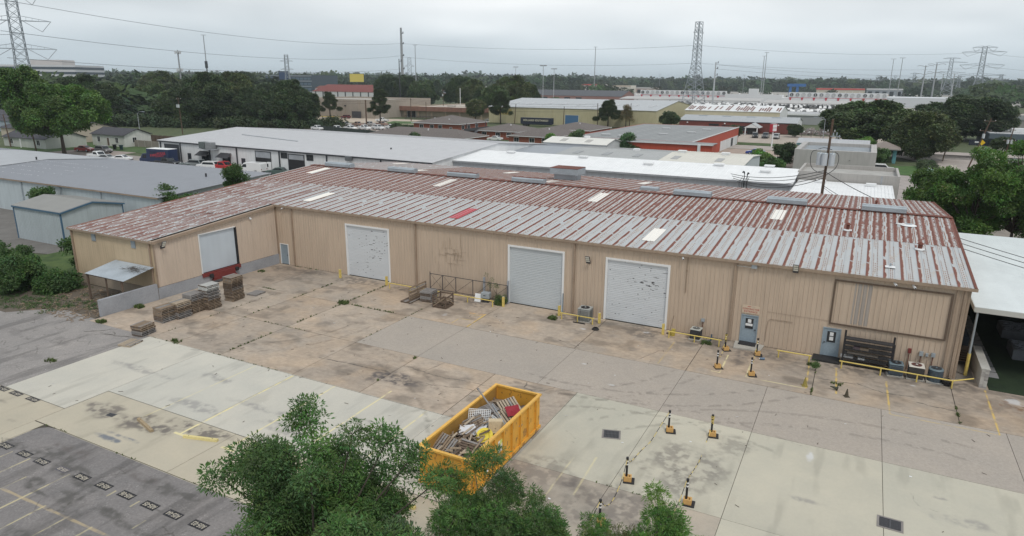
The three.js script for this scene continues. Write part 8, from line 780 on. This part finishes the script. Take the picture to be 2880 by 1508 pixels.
{ const t = thing('diamond_sign', 'yellow diamond warning sign by the right-hand drive', 'sign', 80.3, -0.05, -183.5); part(t, 'post', cyl(0.05, 0.05, 2.2, 0, 0, 0, 8), M.galv); const g = bx(-0.55, 0.55, -0.55, 0.55, -0.02, 0.02); g.rotateZ(Math.PI / 4); g.translate(0, 2.4, 0.07); part(t, 'plate', g, mat(0.8, 0.5, 0.02)); const s = thing('stop_sign', 'red stop sign at the street corner on the right', 'sign', 79.2, -0.05, -153.4); part(s, 'post', cyl(0.04, 0.04, 1.7, 0, 0, 0, 8), M.galv); const o = cyl(0.42, 0.42, 0.03, 0, 0, 0, 8); o.rotateY(Math.PI / 8); o.rotateX(Math.PI / 2); o.translate(0, 1.7, 0.07); part(s, 'plate', o, mat(0.4, 0.02, 0.03)); const lt = canvasTex(96, 48, (c) => { c.fillStyle = '#aa2024'; c.fillRect(0, 0, 96, 48); c.fillStyle = '#eee'; c.font = 'bold 34px sans-serif'; c.textAlign = 'center'; c.fillText('STOP', 48, 36); }); const q = flat(new THREE.PlaneGeometry(0.6, 0.26)); q.translate(0, 1.7, 0.115); q.userData.ready = true; part(s, 'lettering', q, new THREE.MeshStandardMaterial({ map: lt }), true); }
// lattice pylons: arms as [height fraction, half width]
function pylon(label, x, z, h, b, tw, arms, ry, r = 0.14, o = {}) {
  const t = thing('lattice_pylon', label, 'pylon', x, -0.1, z, ry), m = o.m ?? M.lattice, wa = o.waist ?? 0.5, wAt = (y) => { const f = y / h; return f < wa ? lerp(b, tw, f / wa) : lerp(tw, tw * 0.8, (f - wa) / (1 - wa)); }, n = o.n ?? 12, ys = [0]; for (let i = 1; i <= n; i++) ys.push(h * Math.pow(i / n, 0.85));
  for (const [sx, sz] of [[-1, -1], [1, -1], [1, 1], [-1, 1]]) { const g = []; for (let i = 0; i < n; i++) g.push(bar(V(sx * wAt(ys[i]), ys[i], sz * wAt(ys[i])), V(sx * wAt(ys[i + 1]), ys[i + 1], sz * wAt(ys[i + 1])), r * 1.5, r * 1.5)); part(t, 'leg', g, m); }
  const br = []; for (let i = 0; i < n; i++) { const a = wAt(ys[i]), c = wAt(ys[i + 1]); for (let k = 0; k < 4; k++) { const P = (w, y, q) => [V(-w, y, w), V(w, y, w), V(w, y, -w), V(-w, y, -w)][q % 4]; br.push(bar(P(a, ys[i], k), P(c, ys[i + 1], k + 1), r * 0.8, r * 0.8), bar(P(a, ys[i], k + 1), P(c, ys[i + 1], k), r * 0.8, r * 0.8)); if (i % 2) br.push(bar(P(c, ys[i + 1], k), P(c, ys[i + 1], k + 1), r * 0.8, r * 0.8)); } } part(t, 'bracing', br, m);
  for (const [f, hw] of arms) { const y = f * h, w = wAt(y), g = []; for (const s of [-1, 1]) { const tip = V(s * hw, y, 0); g.push(bar(V(s * w, y, w), tip, r, r), bar(V(s * w, y, -w), tip, r, r), bar(V(s * w, y + h * 0.035, 0), tip, r, r)); for (let k = 1; k < 5; k++) g.push(bar(V(lerp(s * w, s * hw, k / 5), y, lerp(w, 0, k / 5)), V(lerp(s * w, s * hw, k / 5), y + h * 0.035 * (1 - k / 5), 0), r * 0.6, r * 0.6)); } const a = part(t, 'cross_arm', g, m); if (o.vee) part(a, 'insulator_string', [-1, 1].flatMap((s) => [bar(V(s * hw, y, 0), V(s * (hw * 0.72), y - h * 0.075, 0), r * 1.1, r * 1.1), bar(V(s * (w + 0.6), y, 0), V(s * (hw * 0.72), y - h * 0.075, 0), r * 1.1, r * 1.1)]), M.grey); } return t;
}
pylon('large lattice pylon with wide arms at the upper left', -240, -106, 50.6, 4.2, 2.0, [[0.76, 11.5], [0.56, 12], [0.95, 9]], 0.95, 0.16, { vee: 1, n: 16 }); pylon('grey lattice pylon above the dark oaks left of centre', -402, -404, 38, 5, 1.7, [[0.86, 5.5], [0.68, 5.5]], 0.6, 0.2); pylon('grey lattice pylon right beside the tall concrete monopole', -333, -488, 37.7, 5, 1.8, [[0.8, 4.5], [0.63, 4.5]], 0.6, 0.2); pylon('tall narrow lattice pylon above the car hall right of centre', -81, -537, 65.3, 7, 2.6, [[0.87, 6.5], [0.66, 6.5], [0.44, 6.8]], 1.1, 0.24, { n: 18 }); pylon('wide-armed pylon nearest the right edge of the picture', 150, -846, 57, 7.5, 2.4, [[0.98, 11], [0.9, 20], [0.67, 20], [0.49, 20]], 0.0, 0.26, { vee: 1, n: 16 }); pylon('wide-armed pylon behind the nearest one at right', 146, -1148, 55, 8, 2.5, [[0.98, 11], [0.88, 20], [0.62, 20]], 0, 0.32); pylon('far pylon at the right edge of the picture', 273, -1637, 38, 8, 3, [[0.95, 8], [0.75, 10]], 0, 0.4); pylon('faint small pylon left of the right-hand monopoles', 60, -2152, 40, 7, 3, [[0.95, 9], [0.7, 10]], 0, 0.5); pylon('faint pylon between the right-hand monopoles', 128, -1750, 42, 7, 2.6, [[0.95, 9], [0.75, 11], [0.55, 11]], 0, 0.42); pylon('faint pylon far behind the widest pylon', 186, -1446, 33, 7, 2.4, [[0.95, 9], [0.72, 10]], 0, 0.36); pylon('very faint pylon on the horizon right of the light masts', 110, -2600, 45, 8, 3, [[0.95, 9], [0.72, 11]], 0, 0.55);
function mono(label, x, z, h, r, m, o = {}) { const t = thing('transmission_monopole', label, 'monopole', x, -0.1, z); part(t, 'shaft', cyl(r, r * 0.55, h, 0, 0, 0, 14), m); if (o.davits) for (const f of o.davits) part(t, 'davit_arm', [tube([V(0, h * f, 0), V(o.w * 0.6, h * f + 1.4, 0), V(o.w, h * f + 0.9, 0)], r * 0.28, 6), tube([V(0, h * f, 0), V(-o.w * 0.6, h * f + 1.4, 0), V(-o.w, h * f + 0.9, 0)], r * 0.28, 6)], m); if (o.stubs) for (const f of o.stubs) part(t, 'bracket', [bar(V(0, h * f, 0), V(o.w, h * f + 0.5, 0), r * 0.35, r * 0.35), bx(o.w * 0.9, o.w * 1.2, h * f, h * f + 1.6, -0.2, 0.2)], M.iron); }
const steel = mat(0.3, 0.315, 0.33, { rough: 0.6 }); mono('tall thick grey monopole standing left of centre', -315, -452, 61, 1.5, steel, { stubs: [0.92, 0.78, 0.62, 0.44], w: 2 }); mono('thin black pole in front of the tall grey monopole', -228, -330, 31.3, 0.45, M.dark, { stubs: [0.94], w: 1.6 }); mono('pale monopole with short crossbars right of the tall narrow pylon', -58, -501, 33, 0.75, mat(0.42, 0.44, 0.46), { stubs: [0.97, 0.85, 0.7], w: 1.6 }); mono('left of the two grey monopoles with curved arms at right', 99, -851, 38, 0.9, steel, { davits: [0.96, 0.74, 0.5], w: 8 }); mono('right of the two grey monopoles with curved arms at right', 106, -800, 39, 0.9, steel, { davits: [0.95, 0.75, 0.54], w: 8 }); mono('distant monopole behind the paired monopoles', 146, -1248, 34, 0.9, steel, { davits: [0.96, 0.7], w: 6 }); mono('distant pale monopole between two pylons at right', 144, -1048, 32, 0.9, mat(0.4, 0.42, 0.44), { davits: [0.95, 0.72, 0.5], w: 4 });
function mast(label, x, z, h, head) { const t = thing('light_mast', label, 'light mast', x, -0.1, z); part(t, 'shaft', cyl(h * 0.011, h * 0.006, h, 0, 0, 0, 10), steel); const g = []; for (let k = 0; k < 8; k++) { const a = k / 8 * 6.283; g.push(bar(V(0, h, 0), V(Math.cos(a) * head, h + 0.1, Math.sin(a) * head), 0.12, 0.12), cb(0.9, 0.35, 0.5, Math.cos(a) * head, h - 0.15, Math.sin(a) * head)); } part(t, 'lamp_ring', g, steel); }
mast('tall light mast above the dark oaks at left', -646, -521, 66, 2.4); mast('tall light mast right of the grey monopole', -467, -688, 60, 2.2); mast('tall light mast behind the white showroom at centre', -284, -841, 62, 2.2); mast('left of the two tall light masts at right', 67, -852, 45, 2.2); mast('right of the two tall light masts at right', 73, -752, 43, 2.2); mast('left of the paired light masts right of the narrow pylon', -70, -844, 49, 2.0); mast('right of the paired light masts right of the narrow pylon', -61, -794, 51, 2.0); mast('small light mast near the pale monopole', -122, -1038, 29, 2); mast('small mast above the brown tower', -349, -1398, 34, 2.2);
function flood4(label, x, z, h) { const t = thing('lot_light', label, 'lot light', x, -0.1, z); part(t, 'pole', cyl(0.28, 0.2, h, 0, 0, 0, 10), mat(0.4, 0.41, 0.43)); part(t, 'cross_bar', bx(-2.4, 2.4, h - 0.15, h + 0.05, -0.12, 0.12), steel); for (const k of [-2.2, -0.8, 0.8, 2.2]) part(t, 'lamp_head', rbox(0.9, 0.5, 1.1, 0.08, k, h, 0), mat(0.3, 0.3, 0.32)); }
flood4('left lot light above the pine by the yellow warehouse', -267, -575, 31); flood4('middle lot light behind the yellow warehouse', -167, -424, 28.8); flood4('right lot light behind the yellow warehouse', -192, -500, 27.9);
function cell(label, x, z, h) { const t = thing('cell_tower', label, 'cell tower', x, -0.1, z); part(t, 'shaft', cyl(0.9, 0.55, h, 0, 0, 0, 12), steel); for (const f of [0.98, 0.62]) { const a = part(t, 'platform', cyl(2.2, 2.2, 0.3, 0, h * f - 1.5, 0, 12), steel); part(a, 'antenna', Array.from({ length: 9 }, (_, k) => cb(0.5, 2.6, 0.35, Math.cos(k * 0.698) * 2.4, h * f - 2.4, Math.sin(k * 0.698) * 2.4)), M.whiteWall); } }
cell('cell tower with two antenna platforms above the left oaks', -505, -377, 42); { const t = thing('antenna_pole', 'dark antenna pole beside the tall mast at left', 'antenna', -640, -0.1, -516); part(t, 'shaft', cyl(0.8, 0.6, 33, 0, 0, 0, 10), M.dark); for (const s of [-1.6, 0, 1.6]) part(t, 'antenna', cb(0.9, 8, 0.7, s, 29, 0), M.dark); }
function board(label, x, z, y, w, h, col) { const t = thing('billboard', label, 'billboard', x, -0.1, z, 0.6); part(t, 'column', cyl(0.6, 0.6, y, 0, 0, 0, 10), M.iron); part(t, 'panel', bx(-w / 2, w / 2, y, y + h, -0.4, 0.4), M.dark); part(t, 'poster', bx(-w / 2 + 0.4, w / 2 - 0.4, y + 0.4, y + h - 0.4, 0.41, 0.5), mat(...col)); }
board('yellow billboard standing above the far trees left of the monopole', -525, -643, 14.5, 18, 10.5, [0.62, 0.5, 0.1]); board('dark billboard beside the lattice pylon left of centre', -447, -444, 17, 9, 8, [0.04, 0.07, 0.14]);
{ const t = thing('blue_frame_tower', 'blue steel frame rising above the emblem row', 'frame tower', -14.5, -0.1, -649), bm = mat(0.05, 0.14, 0.34); for (const x of [-3, 3]) part(t, 'column', cb(2.2, 15, 2.2, x, 0, 0), bm); part(t, 'beam', bx(-6, 10, 15, 17.5, -1.5, 1.5), bm); const s = thing('church_steeple', 'small dark steeple on the horizon left of the light mast', 'steeple', -675, -0.1, -1599); part(s, 'spire', cyl(3, 0.2, 16, 0, 22, 0, 8), M.dark); part(s, 'tower', cb(5, 22, 5), mat(0.2, 0.2, 0.22)); }
// long spans of high-voltage wire
const HV = mat(0.16, 0.18, 0.2, { rough: 0.5 }); { const U = (x, y, z) => V(x, y, z); [['upper wire from the left pylon to the grey monopole', U(-234, 45, -98), U(-315, 48, -452), 6], ['middle wire from the left pylon to the grey monopole', U(-233, 34, -97), U(-315, 38, -452), 6], ['lower wire from the left pylon to the grey monopole', U(-232, 24.6, -97), U(-315, 27, -452), 4], ['upper wire from the grey monopole to the narrow pylon', U(-315, 48, -452), U(-84, 47, -537), 4], ['lower wire from the grey monopole to the narrow pylon', U(-315, 37, -452), U(-84, 33, -537), 4], ['upper wire from the narrow pylon to the right pylons', U(-80, 47, -537), U(160, 50, -800), 5], ['lower wire from the narrow pylon to the right pylons', U(-80, 33, -537), U(160, 35, -800), 4], ['wire from the pale monopole to the right pylons', U(-58, 31, -501), U(160, 27, -760), 4], ['second wire from the pale monopole to the right pylons', U(-58, 28, -501), U(160, 24, -760), 4], ['wire leaving the right pylon toward the picture edge', U(150, 50, -846), U(330, 40, -700), 6], ['lower wire leaving the right pylon toward the picture edge', U(150, 37, -846), U(330, 30, -700), 6], ['wire from the left pylon out of the picture', U(-246, 45, -112), U(-330, 46, 60), 4], ['lower wire from the left pylon out of the picture', U(-246, 34, -112), U(-330, 34, 60), 4]].forEach(([l, a, b, s]) => wire(l, a, b, s, 0.085, HV)); }
for (const [l, a, b] of [['upper street wire across the left tree', V(-135.8, 9.2, -50), V(-150.2, 11.6, -104)], ['lower street wire across the left tree', V(-135.6, 8.4, -50), V(-150.2, 10.4, -104)]]) { wire(l, a, b, 0.8, 0.03); wire(l.replace('across the left tree', 'onward past the pickup lot'), b, V(-133, a.y + 0.5, -209), 1.2, 0.03); wire(l.replace('across the left tree', 'toward the left edge'), a, V(-165, a.y - 0.5, -20), 0.6, 0.03); }
for (let i = 0; i < 4; i++) wire(`${ORD[i]} sagging street wire in front of the yellow warehouse`, V(-133, 9.5 - i * 0.5, -208.9), V(-46.6, 9.2 - i * 0.9, -216.9), 0.8 + i * 0.3, 0.035);
for (let i = 0; i < 3; i++) wire(`${ORD[i]} wire between the leaning poles at right`, V(75, 10.4 - i * 0.9, -134.3), V(83, 7.4 - i * 0.6, -158.4), 0.5, 0.02);
renderer.render(scene, camera);
